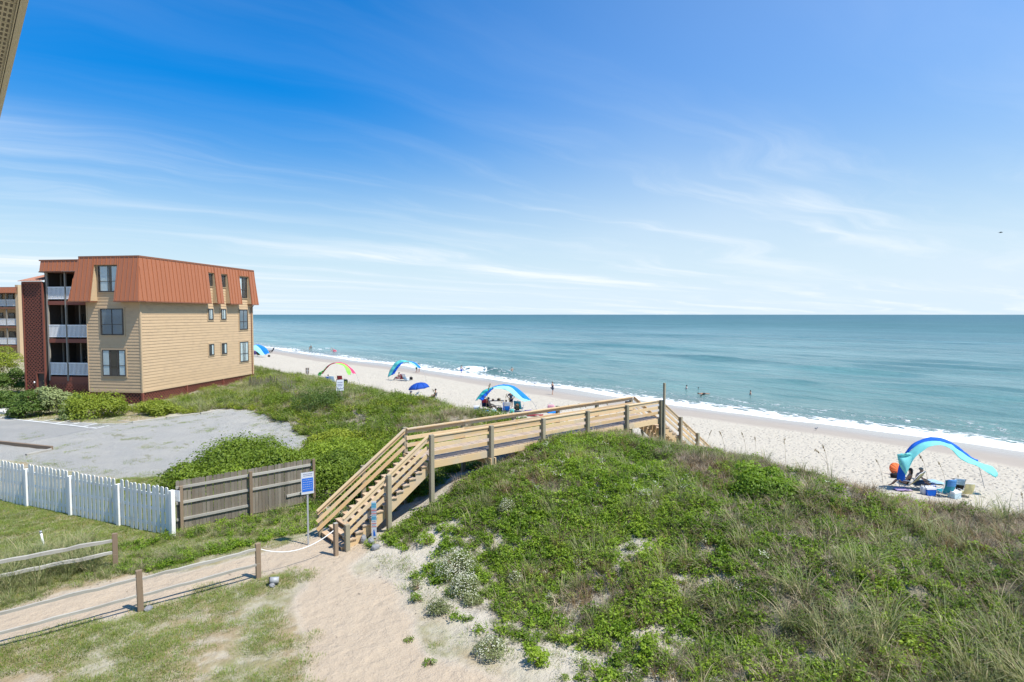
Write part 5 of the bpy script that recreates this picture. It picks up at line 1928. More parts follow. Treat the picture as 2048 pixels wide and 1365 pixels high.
OATM = plain("ripe_sea_oat", (.26, .20, .11), .8, .2, 8)
sm_ = [stalk_mesh(1.45, ln, 60 + i) for i, ln in enumerate((.12, .25, .4, .6, -.2))]
stalks = [(1012, 838, 70), (1008, 830, 62), (1018, 838, 54), (972, 834, 64), (983, 832, 50), (1131, 848, 34), (1150, 850, 44), (1168, 852, 50), (1190, 850, 60), (1222, 846, 56), (1240, 850, 40),
          (1258, 868, 46), (1450, 912, 52), (1492, 914, 50), (1512, 918, 48), (1572, 930, 56), (1660, 952, 84), (1654, 952, 78), (1855, 972, 66), (1893, 974, 54), (1918, 982, 36), (1766, 968, 52),
          (1388, 900, 60), (1410, 905, 44), (2044, 1040, 60), (870, 812, 40), (700, 1200, 0), (1755, 1250, 150), (1560, 1250, 130), (1690, 1270, 140), (1930, 1230, 120), (1985, 1280, 120), (1650, 1180, 120)]
WHERE = ["before the middle canopy, tallest of its cluster", "before the middle canopy, second of its cluster", "before the middle canopy, shortest of its cluster", "left of the middle canopy, bending over",
         "right under the middle canopy's left end", "against the boardwalk rail, lowest of the row", "against the boardwalk rail, second along", "against the boardwalk rail, third along", "against the boardwalk rail, tallest",
         "before the boardwalk's fourth post", "just past the boardwalk's fourth post", "before the boardwalk's fifth post", "first past the beach stairs", "second past the beach stairs", "third past the beach stairs",
         "alone over the beach above the dark shrub", "tallest over the open beach", "shorter twin of the tallest one over the open beach", "before the turquoise canopy's bright blue chair", "under the turquoise canopy's arch",
         "at the foot of the turquoise canopy's right pole", "left of the orange umbrella", "beside the last post of the beach stairs", "just beyond the last post of the beach stairs", "at the right edge of the view",
         "brown and thick beside the tall folding chair", "", "in the long grass at the bottom, middle one", "in the long grass at the bottom, first from the path", "in the long grass at the bottom, between two others", "in the long grass toward the lower right", "in the long grass at the lower right corner", "in the green weeds in the middle of the slope"]
for i, (px, py, hp) in enumerate(stalks):
    if hp == 0: continue
    q = G(px, py)
    k = depth_of(q) / FOC
    o = link("sea_oat_stalk", random.choice(sm_))
    sc_ = min(1.35, max(.5, hp * k / 1.4))
    o.location = (q.x, q.y, q.z - .05)
    o.scale = (sc_, sc_, sc_)
    o.rotation_euler = (random.gauss(0, .06), random.gauss(0, .06), R(140) + random.gauss(0, .5))
    tag(o, "sea oat stalk " + WHERE[i], "plant", "sea oat stalks on the dune crest")

# yucca by the warning sign
q = G(655, 806)
v, qd, ti = blades(60, .5, .85, .05, .06, .35, 3, .75)
o = empty("yucca_plant", q, 0, "spiky blue green yucca beside the white warning sign on the dune", "plant")
link("leaf", npmesh("leaf", v, quads=qd, mat=L_YUCCA, tint=ti), o)["kind"] = 'stuff'
m = MB(); m.tube([(0, 0, -.1), (0, 0, .12)], .06, 8); m.build("stem", M['darkpost'], o)


# ------------------------------------------------------------------ signs
def face_cam(p, extra=0.0):
    """rotation about z that turns local -y towards the house deck"""
    return math.atan2(EYE.y - p[1], EYE.x - p[0]) + R(90) + extra


q = P(617, 1092, 3.6)
sg = empty("beach_sign", q, face_cam(q, R(12)), "blue and white information sign on a steel post by the stair foot", "sign")
m = MB(); m.bar((0, .02, -.3), (0, .02, 2.24), .05, .03, up=(0, 1, 0)); m.build("post", M['galv'], sg)
m = MB(); m.prism([(-.19, -.012, 1.64), (.19, -.012, 1.64), (.19, -.012, 2.32), (-.19, -.012, 2.32)], (0, .010, 0)); pn = m.build("panel", M['signgrey'], sg)
m = MB(); m.prism([(-.165, -.016, 1.72), (.165, -.016, 1.72), (.165, -.016, 2.14), (-.165, -.016, 2.14)], (0, .003, 0)); m.build("blue_field", M['signblue'], sg)
m = MB()
for i in range(5):
    z = 2.08 - i * .070
    x = -.14
    while x < .13:
        w = random.uniform(.02, .06)
        m.box(x, min(x + w, .145), -.0175, -.0162, z, z + .009)
        x += w + .016
m.build("print", M['signgrey'], sg, kind='stuff')
m = MB()
for i in range(2):
    x = -.13
    while x < .12:
        w = random.uniform(.015, .04)
        m.box(x, x + w, -.0135, -.0122, 2.255 - i * .05, 2.275 - i * .05); x += w + .01
m.build("print", M['signtext'], sg, kind='stuff')

q = Vector((7.85, 16.24, Hz(7.85, 16.24)))
sg = empty("safety_sign", q, face_cam(q, R(-8)), "narrow upright safety sign with teal and red bands beside the stairs", "sign")
board("post", sg, (0, .06, -.3), (0, .06, 1.15), .09, .09, M['darkpost'])
m = MB(); m.box(-.075, .075, -.008, .012, .05, 1.20); m.build("panel", M['signgrey'], sg)
bands = [(1.00, 1.15, 'signteal'), (.905, .93, 'signred'), (.81, .83, 'signred'), (.62, .74, 'signteal'), (.50, .52, 'signred'), (.40, .42, 'signred')]
for a, b, mm_ in bands:
    m = MB(); m.box(-.072, .072, -.012, -.0082, a, b); m.build("band", M[mm_], sg)
m = MB()
for z in (1.10, 1.05, .96, .87, .77, .70, .66, .57, .46):
    x = -.06
    while x < .05:
        w = random.uniform(.012, .03)
        m.box(x, min(x + w, .065), -.0138, -.0122 if z in (1.10, 1.05, .70, .66) else -.0082, z, z + .012); x += w + .008
m.build("print", M['signtext'], sg, kind='stuff')
m = MB(); m.ellipsoid((.0, -.012, .30), (.018, .003, .02)); m.prism([(-.02, -.0135, .12), (.05, -.0135, .12), (.02, -.0135, .27), (-.02, -.0135, .27)], (0, .004, 0)); m.build("emblem", M['signblue'], sg)

q = G(680, 800)
sg = empty("warning_sign", q, face_cam(q, R(20)), "white warning sign with dark print on a short wooden post in the dune", "sign")
board("post", sg, (-.10, .03, -.4), (-.10, .03, .75), .16, .12, M['sandslat'])
board("post", sg, (.10, .03, -.4), (.10, .03, .75), .16, .12, M['sandslat'])
m = MB(); m.prism([(-.30, -.045, .62), (.26, -.045, .62), (.30, .0, 1.42), (-.22, .0, 1.42)], (0, .014, 0)); m.build("panel", M['signgrey'], sg)
m = MB()
for z in (1.20, 1.06, .96, .76):
    x = -.17
    while x < .18:
        w = random.uniform(.03, .07)
        yy = -.045 + .045 * (z - .62) / .80
        m.box(x, x + w, yy - .006, yy - .001, z, z + .045); x += w + .02
m.build("print", M['signtext'], sg, kind='stuff')

q = Gb(615, 763)
sg = empty("stake_sign", q, face_cam(q), "small brown sign on a thin stake standing on the beach", "sign")
m = MB(); m.bar((0, .02, -.2), (0, .02, 1.45), .05, .04, up=(0, 1, 0)); m.build("post", M['darkpost'], sg)
m = MB(); m.box(-.18, .18, -.03, .0, .85, 1.50); m.build("panel", M['sandslat'], sg)
m = MB(); m.box(-.02, .02, -.04, -.031, .88, 1.47); m.box(-.15, .15, -.04, -.031, 1.15, 1.2); m.build("print", M['signgrey'], sg, kind='stuff')

# pipe stake in the lawn
q = P(87, 1100, 3.6)
pp = empty("plastic_stake", q, R(20), "white plastic pipe stake leaning in the lawn", "stake")
m = MB(); m.tube([(.05, 0, -.1), (-.05, .0, .55)], .028, 8); m.build("pipe", M['white'], pp, smooth=True)
m = MB(); m.tube([(-.045, 0, .54), (-.055, 0, .60)], .034, 8); m.build("cap", M['galv'], pp, smooth=True)
# ground light by the fence
q = P(548, 1170, 3.6)
gl = empty("ground_light", q, R(160), "grey cylindrical ground light lying beside the grass strip", "light")
m = MB(); m.tube([(-.12, 0, .11), (.10, 0, .13)], [.085, .09], 12); m.build("housing", M['galv'], gl, smooth=True)
m = MB(); m.tube([(.10, 0, .13), (.125, 0, .132)], [.094, .094], 12); m.build("bezel", M['black'], gl, smooth=True)
m = MB(); m.box(-.05, .05, -.05, .05, -.05, .04); m.build("base", M['stone'], gl)


def rock(px, py, w, h, label, seed, mark=False):
    rd = np.random.default_rng(seed)
    q = G(px, py); k = depth_of(q) / FOC
    m = MB(); m.ellipsoid((0, 0, 0), (w * k / 2, w * k / 2 * .8, h * k / 2 * 1.2), 12, 8)
    m.v = [tuple(np.array(p) * (1 + .22 * (rd.random() - .5)) + 0) for p in m.v]
    o = tag(m.build("rock", M['stone']), label, "rock")
    o.location = (q.x, q.y, q.z + h * k * .3)
    o.rotation_euler = (0, 0, seed)
    return o


rock(727, 1086, 16, 17, "pointed grey rock nearest the stairs", 1)
rock(742, 1090, 15, 15, "rounded grey rock in the middle of the three by the stairs", 2)
rock(751, 1099, 18, 11, "flat pale marked stone lowest of the three by the stairs", 3)
rock(297, 1222, 18, 10, "flat grey stone at the foot of the rail fence post", 4)
rock(544, 1174, 14, 8, "small grey stone under the ground light", 5)


# ------------------------------------------------------------------ people
def grow(name, joints, bones, mat, parent, sub=1):
    """one continuous skin over a skeleton; joints: name -> (x, y, z, radius x, radius y)"""
    keys = list(joints)
    ix = {k: i for i, k in enumerate(keys)}
    me = bpy.data.meshes.new(name)
    me.from_pydata([joints[k][:3] for k in keys], [(ix[a], ix[b]) for a, b in bones], [])
    o = bpy.data.objects.new(name, me)
    C.objects.link(o)
    sk = o.modifiers.new("skin", 'SKIN')
    sk.use_smooth_shade = True
    sd_ = o.modifiers.new("sub", 'SUBSURF'); sd_.levels = sub; sd_.render_levels = sub
    if not me.skin_vertices:
        me.attributes  # the skin modifier adds its layer on evaluation
    lay = me.skin_vertices[0].data if me.skin_vertices else None
    if lay is None:
        bpy.context.view_layer.objects.active = o
        bpy.ops.mesh.customdata_skin_add()
        lay = me.skin_vertices[0].data
    for k, i in ix.items():
        j = joints[k]
        lay[i].radius = (j[3], j[4] if len(j) > 4 else j[3])
        lay[i].use_root = (i == 0)
    dg = bpy.context.evaluated_depsgraph_get()
    new = bpy.data.meshes.new_from_object(o.evaluated_get(dg))
    new.name = name
    bpy.data.objects.remove(o)
    new.materials.clear(); new.materials.append(mat)
    return link(name, new, parent)


STAND = dict(pelvis=(0, 0, .95, .15, .105), belly=(0, 0, 1.10, .135, .10), chest=(0, .01, 1.30, .155, .11), neck=(0, .01, 1.475, .055), jaw=(0, -.02, 1.57, .062, .075), head=(0, 0, 1.66, .078, .095), crown=(0, .01, 1.735, .045),
             hipL=(.09, 0, .90, .098), kneeL=(.10, -.02, .50, .058), ankL=(.10, .02, .09, .040), toeL=(.12, -.13, .035, .038, .028),
             hipR=(-.09, 0, .90, .098), kneeR=(-.10, -.02, .50, .058), ankR=(-.10, .02, .09, .040), toeR=(-.12, -.13, .035, .038, .028),
             shL=(.175, .01, 1.41, .058), elL=(.235, .02, 1.13, .040), wrL=(.245, -.06, .90, .028), haL=(.245, -.09, .80, .030, .016),
             shR=(-.175, .01, 1.41, .058), elR=(-.235, .02, 1.13, .040), wrR=(-.245, -.06, .90, .028), haR=(-.245, -.09, .80, .030, .016))
SIT = dict(STAND)
SIT.update(pelvis=(0, .05, .36, .15, .12), belly=(0, .12, .52, .135, .10), chest=(0, .20, .74, .155, .11), neck=(0, .22, .92, .055), jaw=(0, .18, 1.01, .062, .075), head=(0, .20, 1.10, .078, .095), crown=(0, .22, 1.175, .045),
           hipL=(.09, 0, .34, .09), kneeL=(.12, -.42, .46, .056), ankL=(.12, -.68, .10, .040), toeL=(.12, -.82, .05, .036, .028),
           hipR=(-.09, 0, .34, .09), kneeR=(-.12, -.42, .46, .056), ankR=(-.12, -.68, .10, .040), toeR=(-.12, -.82, .05, .036, .028),
           shL=(.175, .20, .84, .056), elL=(.25, .10, .58, .040), wrL=(.24, -.14, .56, .028), haL=(.23, -.23, .56, .028, .016),
           shR=(-.175, .20, .84, .056), elR=(-.25, .10, .58, .040), wrR=(-.24, -.14, .56, .028), haR=(-.23, -.23, .56, .028, .016))
BONES = [("pelvis", "belly"), ("belly", "chest"), ("chest", "neck"), ("neck", "jaw"), ("jaw", "head"), ("head", "crown")]
for s in "LR":
    BONES += [("pelvis", "hip" + s), ("hip" + s, "knee" + s), ("knee" + s, "ank" + s), ("ank" + s, "toe" + s), ("chest", "sh" + s), ("sh" + s, "el" + s), ("el" + s, "wr" + s), ("wr" + s, "ha" + s)]


def fat(J, names, add):
    return {k: (*J[k][:3], J[k][3] + add, (J[k][4] if len(J[k]) > 4 else J[k][3]) + add) for k in names}


def mid(J, a, b, k, r):
    A, B = J[a], J[b]
    return tuple(A[i] + (B[i] - A[i]) * k for i in range(3)) + (r,)


def person(loc, height, rotz, label, pose=STAND, skin='skin', hair='hairdark', shirt=None, shorts=None, hat=None, scale_w=1.0, group=None, longhair=False, suit=None, tweak=None):
    J = dict(pose)
    if tweak: J.update(tweak)
    s = height / 1.77
    o = empty("person", loc, rotz, label, "person", group)
    o.scale = (s * scale_w, s * scale_w, s)
    grow("body", J, BONES, M[skin], o)
    hd, jw, cr = Vector(J['head'][:3]), Vector(J['jaw'][:3]), Vector(J['crown'][:3])
    m = MB()
    m.ellipsoid(hd + Vector((0, .022, .035)), (.090, .105, .088), 10, 7)
    if longhair: m.ellipsoid(hd + Vector((0, .075, -.10)), (.085, .06, .16), 9, 6)
    if hair: m.build("hair", M[hair], o, smooth=True)
    m = MB()
    m.ellipsoid(jw + (hd - jw) * .55 + Vector((0, -.098, 0)), (.014, .018, .022), 6, 5)
    m.build("nose", M[skin], o, smooth=True)
    for e in (-.032, .032):
        m = MB(); m.ellipsoid(jw + (hd - jw) * .85 + Vector((e, -.088, 0)), (.011, .006, .007), 6, 4); m.build("eye", M['hairdark'], o, smooth=True)
    if hat:
        m = MB(); m.tube([hd + Vector((0, .01, .045)), hd + Vector((0, .01, .052))], [.185, .18], 14); m.tube([hd + Vector((0, .01, .05)), hd + Vector((0, .01, .15))], [.105, .085], 12)
        m.build("hat", hat, o, smooth=False)
    if shirt:
        K = fat(J, ("belly", "chest", "pelvis"), .016)
        K = {"chest": K["chest"], "belly": K["belly"], "pelvis": K["pelvis"]}
        for q_ in "LR":
            K["sh" + q_] = (*J["sh" + q_][:3], .072)
            K["sl" + q_] = mid(J, "sh" + q_, "el" + q_, .6, .060)
        grow("shirt", K, [("chest", "belly"), ("belly", "pelvis"), ("chest", "shL"), ("chest", "shR"), ("shL", "slL"), ("shR", "slR")], shirt, o)
    if shorts:
        K = {"pelvis": (*J["pelvis"][:3], J["pelvis"][3] + .018, J["pelvis"][4] + .018)}
        for q_ in "LR":
            K["hip" + q_] = (*J["hip" + q_][:3], .112)
            K["th" + q_] = mid(J, "hip" + q_, "knee" + q_, .75, .090)
        grow("shorts", K, [("pelvis", "hipL"), ("pelvis", "hipR"), ("hipL", "thL"), ("hipR", "thR")], shorts, o)
    if suit:
        K = {"pelvis": (*J["pelvis"][:3], J["pelvis"][3] + .012, J["pelvis"][4] + .012), "belly": (*J["belly"][:3], J["belly"][3] + .010, J["belly"][4] + .01), "chest": (*J["chest"][:3], J["chest"][3] + .006, J["chest"][4] + .01)}
        for q_ in "LR": K["hip" + q_] = (*J["hip" + q_][:3], .102)
        grow("swimsuit", K, [("pelvis", "belly"), ("belly", "chest"), ("pelvis", "hipL"), ("pelvis", "hipR")], suit, o)
    return o


def toward(p, px, py, z=0.0):
    """rotation that faces the person (local -y) towards the ground point under a sight line"""
    t_ = P(px, py, z)
    return math.atan2(t_.y - p.y, t_.x - p.x) + R(90)


AWAY = YAW + R(180)         # facing away from the house
LEFT = YAW - R(90)
RIGHT = YAW + R(90)
WALK = dict(kneeL=(.08, -.16, .52, .058), ankL=(.08, -.06, .12, .040), toeL=(.09, -.20, .05, .038, .028), kneeR=(-.08, .02, .50, .058), ankR=(-.08, .16, .10, .040), toeR=(-.09, .03, .035, .038, .028),
            elL=(.22, .10, 1.14, .040), wrL=(.22, .14, .92, .028), haL=(.22, .13, .82, .030, .016), elR=(-.22, -.03, 1.14, .040), wrR=(-.21, -.16, .95, .028), haR=(-.20, -.20, .86, .030, .016))
HIPS = dict(elL=(.36, .06, 1.16, .042), wrL=(.19, -.03, 1.00, .030), haL=(.13, -.08, .98, .030, .02), elR=(-.36, .06, 1.16, .042), wrR=(-.19, -.03, 1.00, .030), haR=(-.13, -.08, .98, .030, .02))
UPARM = dict(elL=(.36, -.05, 1.30, .040), wrL=(.42, -.20, 1.46, .028), haL=(.43, -.24, 1.55, .03, .016), elR=(-.34, .0, 1.22, .04), wrR=(-.50, -.05, 1.24, .028), haR=(-.59, -.06, 1.25, .03, .016))

q = Gb(1105, 790)
person(q, 1.68, AWAY - R(50), "woman in dark swimsuit and cap walking on the wet sand", skin='skin', suit=NAVY, shorts=SLATE, hat=None, hair='hairdark', tweak=WALK)
q = P(923, 749, .0); q.z = max(Hz(q.x, q.y), -.1)
person(q, 1.72, AWAY, "person in white top and blue shorts standing at the foam's edge", shorts=BLUE, shirt=WHITEF, tweak={})
q = Gb(833, 746)
person(q, 1.70, AWAY - R(70), "person walking at the waterline under the edge of the teal and blue canopy", shorts=OLIVE, tweak=WALK, skin='skintan')
q = Gb(838, 745)
person(q, 1.62, AWAY - R(70), "slimmer person walking just right of another under the teal canopy's edge", suit=ORANGE, tweak=WALK)
q = P(1024, 744, 0)
person((q.x, q.y, -.92), 1.82, RIGHT - R(60), "bare chested bather standing waist deep beside the breaking wave", shorts=BLACKF, tweak=UPARM)
q = P(1373, 779, 0)
person((q.x, q.y, -1.08), 1.7, LEFT, "bather in white top chest deep in the sea left of the floating swimmer", shirt=WHITEF, tweak=UPARM)
q = P(1396.5, 777.5, 0)
person((q.x, q.y, -1.45), 1.65, AWAY, "swimmer showing only a dark head above the water", hair='hairdark')
q = P(1402, 793.5, 0)
person((q.x, q.y, -1.45), 1.65, LEFT, "swimmer with just head showing next to the floating person", hair='hairdark', skin='skintan')
q = P(1501, 791, 0)
person((q.x, q.y, -1.0), 1.68, RIGHT, "bather standing waist deep alone to the right of the other swimmers", suit=WHITEF, hair='hairdark')
FLOAT = dict(pelvis=(0, .0, .05, .15, .10), belly=(0, .17, .07, .135, .10), chest=(0, .36, .08, .155, .11), neck=(0, .54, .08, .055), jaw=(0, .62, .09, .062, .075), head=(0, .71, .10, .078, .085), crown=(0, .79, .11, .045),
             hipL=(.09, -.05, .04, .09), kneeL=(.10, -.45, .06, .056), ankL=(.11, -.86, .02, .04), toeL=(.12, -.98, .06, .034, .03), hipR=(-.09, -.05, .04, .09), kneeR=(-.10, -.45, .04, .056), ankR=(-.11, -.86, .01, .04), toeR=(-.12, -.98, .05, .034, .03),
             shL=(.17, .43, .07, .055), elL=(.34, .30, .05, .04), wrL=(.50, .20, .03, .028), haL=(.58, .17, .03, .03, .016), shR=(-.17, .43, .07, .055), elR=(-.36, .50, .05, .04), wrR=(-.52, .60, .03, .028), haR=(-.60, .64, .03, .03, .016))
q = P(1406, 789, 0)
person((q.x, q.y, .03), 1.8, RIGHT + R(12), "swimmer floating stretched out on the water with splashing feet", pose=FLOAT, shorts=BLACKF, hair='hairdark', skin='skintan')
q = P(619, 699, 0)
person((q.x, q.y, -.85), 1.7, LEFT, "left one of two distant bathers near the foam at far left", hair='hairdark', skin='skintan')
q = P(622, 698, 0)
person((q.x, q.y, -.55), 1.75, AWAY, "right one of two distant bathers near the foam at far left", hair='hairdark', shorts=BLACKF, skin='skintan')
q = P(666, 703, 0)
person((q.x - .3, q.y + .5, -.55), 1.6, LEFT, "distant bather holding a pink float", hair='hairfair', shirt=WHITEF)
fl = empty("pool_float", (q.x + .35, q.y - .35, .12), 0, "round pink float held by a distant bather", "float")
m = MB()
m.tube([(.42 * math.cos(a), .42 * math.sin(a), .18 * math.sin(a)) for a in np.linspace(0, 2 * math.pi, 17)], .17, 8, cap=False); m.build("ring", BRIGHTPINK, fl, smooth=True)
m = MB(); m.tube([(-.32, .1, .1), (-.42, .14, .55), (-.34, .12, .72)], [.09, .07, .08], 7); m.build("neck", fab('coral', (.8, .25, .2)), fl, smooth=True)


# ------------------------------------------------------------------ beach chairs, bags, coolers
def chair(loc, rotz, label, fabric, group=None, s=1.0, frame=None, recline=.32, towel=None):
    """low folding beach chair; the sitter faces local -y"""
    o = empty("beach_chair", loc, rotz, label, "chair", group)
    o.scale = (s, s, s)
    fr = frame or M['white']
    W_ = .28
    by = .26 + recline
    m = MB()
    for sx_ in (-W_, W_):
        m.tube([(sx_, -.28, .30), (sx_, .20, .24), (sx_, by, .92)], .013, 6)
    m.tube([(-W_, by, .92), (W_, by, .92)], .013, 6)
    m.tube([(-W_, -.28, .30), (W_, -.28, .30)], .013, 6)
    m.build("frame", fr, o, smooth=True)
    for sx_ in (-W_, W_):
        m = MB(); m.tube([(sx_, -.26, .29), (sx_, .26, .0)], .012, 6); m.build("leg", fr, o, smooth=True)
        m = MB(); m.tube([(sx_, .16, .25), (sx_, -.20, .0)], .012, 6); m.build("leg", fr, o, smooth=True)
        m = MB(); m.tube([(sx_ * 1.12, -.24, .46), (sx_ * 1.12, .30, .48)], .022, 6); m.tube([(sx_ * 1.12, -.20, .46), (sx_ * 1.02, -.18, .29)], .011, 5); m.build("armrest", fr, o, smooth=True)
    n = 6
    m = MB(); vs_ = []
    for i in range(n + 1):
        k = i / n
        y = -.27 + .47 * k; z = .30 - .06 * k - .05 * math.sin(math.pi * k)
        vs_ += [(-W_ + .01, y, z), (W_ - .01, y, z), (W_ - .01, y, z - .012), (-W_ + .01, y, z - .012)]
    fs_ = []
    for i in range(n):
        for a in range(4): fs_.append((4 * i + a, 4 * i + (a + 1) % 4, 4 * i + 4 + (a + 1) % 4, 4 * i + 4 + a))
    m.add(vs_, fs_); m.build("seat", fabric, o, smooth=True)
    m = MB(); vs_ = []
    for i in range(n + 1):
        k = i / n
        y = .20 + (by - .20) * k + .05 * math.sin(math.pi * k); z = .25 + .66 * k
        vs_ += [(-W_ + .01, y, z), (W_ - .01, y, z), (W_ - .01, y + .014, z), (-W_ + .01, y + .014, z)]
    m.add(vs_, fs_); m.build("backrest", fabric, o, smooth=True)
    if towel:
        m = MB(); vs_ = []
        for i in range(n + 1):
            k = i / n
            y = by + .03 - (by - .26) * (1 - k) * .55 + .03 * (i % 2); z = .94 - .36 * (1 - k)
            vs_ += [(-.24, y + .03, z), (.22, y + .035, z + .015), (.22, y + .05, z + .015), (-.24, y + .045, z)]
        m.add(vs_, fs_); m.build("towel", towel, o, smooth=True)
    return o


def bag(loc, rotz, label, mat, w=.42, d=.26, h=.36, strap=None, cat="bag", name="beach_bag"):
    o = empty(name, loc, rotz, label, cat)
    m = MB()
    b = [(-w / 2, -d / 2), (w / 2, -d / 2), (w / 2, d / 2), (-w / 2, d / 2)]
    rings = [(0, .86), (h * .25, 1.0), (h * .7, 1.04), (h * .92, .94), (h, .80)]
    vs_ = []
    for z, k in rings:
        for i in range(16):
            a = 2 * math.pi * i / 16
            ca, sa = math.cos(a), math.sin(a)
            ex = .45
            vs_.append((w / 2 * k * math.copysign(abs(ca) ** ex, ca), d / 2 * k * math.copysign(abs(sa) ** ex, sa), z + .012 * math.sin(3 * a)))
    fs_ = [tuple(range(16))[::-1], tuple(range(16 * 4, 16 * 5))]
    for j in range(4):
        for i in range(16): fs_.append((16 * j + i, 16 * j + (i + 1) % 16, 16 * j + 16 + (i + 1) % 16, 16 * j + 16 + i))
    m.add(vs_, fs_); m.build("bag_body", mat, o, smooth=True)
    for sy in (-1, 1):
        m = MB(); m.tube([(-w * .25, sy * d * .42, h * .8), (-w * .2, sy * d * .3, h * 1.25), (0, sy * d * .25, h * 1.38), (w * .2, sy * d * .3, h * 1.25), (w * .25, sy * d * .42, h * .8)], .012, 5); m.build("handle", strap or M['white'], o, smooth=True)
    return o


def cooler(loc, rotz, label, mat, w=.46, d=.32, h=.36):
    o = empty("cooler", loc, rotz, label, "cooler")
    m = MB(); m.prism([(-w / 2 + .02, -d / 2 + .02, 0), (w / 2 - .02, -d / 2 + .02, 0), (w / 2, -d / 2, h * .75), (-w / 2, -d / 2, h * .75)], (0, d, 0)); m.build("tub", mat, o)
    m = MB(); m.box(-w / 2 - .012, w / 2 + .012, -d / 2 - .012, d / 2 + .012, h * .752, h); m.build("lid", M['white'], o)
    m = MB(); m.tube([(-w / 2 - .015, -.0, h * .6), (-w / 2 - .03, 0, h * 1.15), (w / 2 + .03, 0, h * 1.15), (w / 2 + .015, 0, h * .6)], .012, 5); m.build("handle", M['white'], o, smooth=True)
    return o


def towel(loc, rotz, label, mat, w=.8, l=1.6, bunch=.05, name="beach_towel"):
    rd = np.random.default_rng(int(abs(loc[0] * 100)))
    nx_, ny_ = 8, 14
    X_, Y_ = np.meshgrid(np.linspace(-w / 2, w / 2, nx_), np.linspace(-l / 2, l / 2, ny_), indexing='ij')
    Z_ = .02 + bunch * fbm(X_ * 4 + loc[0], Y_ * 4 + loc[1], 3)
    X_ = X_ + .05 * (fbm(Y_ * 3, X_ * 3 + 4, 2) - .5)
    vv = np.stack([X_, Y_, Z_], -1).reshape(-1, 3)
    i_ = np.arange(nx_ * ny_).reshape(nx_, ny_)
    q_ = np.stack([i_[:-1, :-1], i_[1:, :-1], i_[1:, 1:], i_[:-1, 1:]], -1).reshape(-1, 4)
    me = npmesh(name, vv, quads=q_, mat=mat)
    me.polygons.foreach_set("use_smooth", [True] * len(me.polygons))
    o = link(name, me)
    o.location = loc; o.rotation_euler = (0, 0, rotz)
    sf_ = o.modifiers.new("thick", 'SOLIDIFY'); sf_.thickness = .012
    return tag(o, label, "towel")


# ------------------------------------------------------------------ wind canopies
def resample(pts, n):
    pts = [Vector(p) for p in pts]
    L = [0]
    for a, b in zip(pts[:-1], pts[1:]): L.append(L[-1] + (b - a).length)
    out = []
    for i in range(n):
        s = L[-1] * i / (n - 1)
        j = max(k for k in range(len(L)) if L[k] <= s + 1e-9)
        j = min(j, len(pts) - 2)
        # Catmull-Rom through the surveyed points
        p0 = pts[max(j - 1, 0)]; p1 = pts[j]; p2 = pts[j + 1]; p3 = pts[min(j + 2, len(pts) - 1)]
        k = (s - L[j]) / max(L[j + 1] - L[j], 1e-6)
        out.append(.5 * ((2 * p1) + (p2 - p0) * k + (2 * p0 - 5 * p1 + 4 * p2 - p3) * k * k + (3 * p1 - p0 - 3 * p2 + p3) * k ** 3))
    return out


def canopy(name, label, depth, anchor, pole, strips, group="arched wind canopies on the beach"):
    o = empty(name, anchor, 0, label, "canopy", group)
    A = Vector(anchor)
    pl = resample([D(px, py, depth + dz) - A for px, py, dz in pole], 26)
    m = MB(); m.tube([tuple(p) for p in pl], .016, 6); m.build("pole", M['galv'], o, smooth=True)
    for mat, ea, eb in strips:
        n = 30
        a = resample([D(px, py, depth + dz) - A for px, py, dz in ea], n)
        b = resample([D(px, py, depth + dz) - A for px, py, dz in eb], n)
        rows = 7
        vs_ = []
        for r in range(rows):
            k = r / (rows - 1)
            for i in range(n):
                p = a[i].lerp(b[i], k)
                puff = math.sin(math.pi * k) * (.05 + .05 * math.sin(i * .9))
                p = p + Vector((-_fw.x, -_fw.y, .25)) * puff + Vector((0, 0, (.03 * math.sin(i * 1.7 + r * 1.3) + .035 * math.sin(i * .63 - r * 2.1)) * (1 if 0 < r < rows - 1 else 0)))
                vs_.append(tuple(p))
        fs_ = []
        for r in range(rows - 1):
            for i in range(n - 1):
                fs_.append((r * n + i, r * n + i + 1, (r + 1) * n + i + 1, (r + 1) * n + i))
        mb = MB(); mb.add(vs_, fs_)
        f = mb.build("fabric_panel", mat, o, smooth=True)
        sl_ = f.modifiers.new("thick", 'SOLIDIFY'); sl_.thickness = .006
    return o


def Zp(pts, z): return [(x, y, z) for x, y in pts]


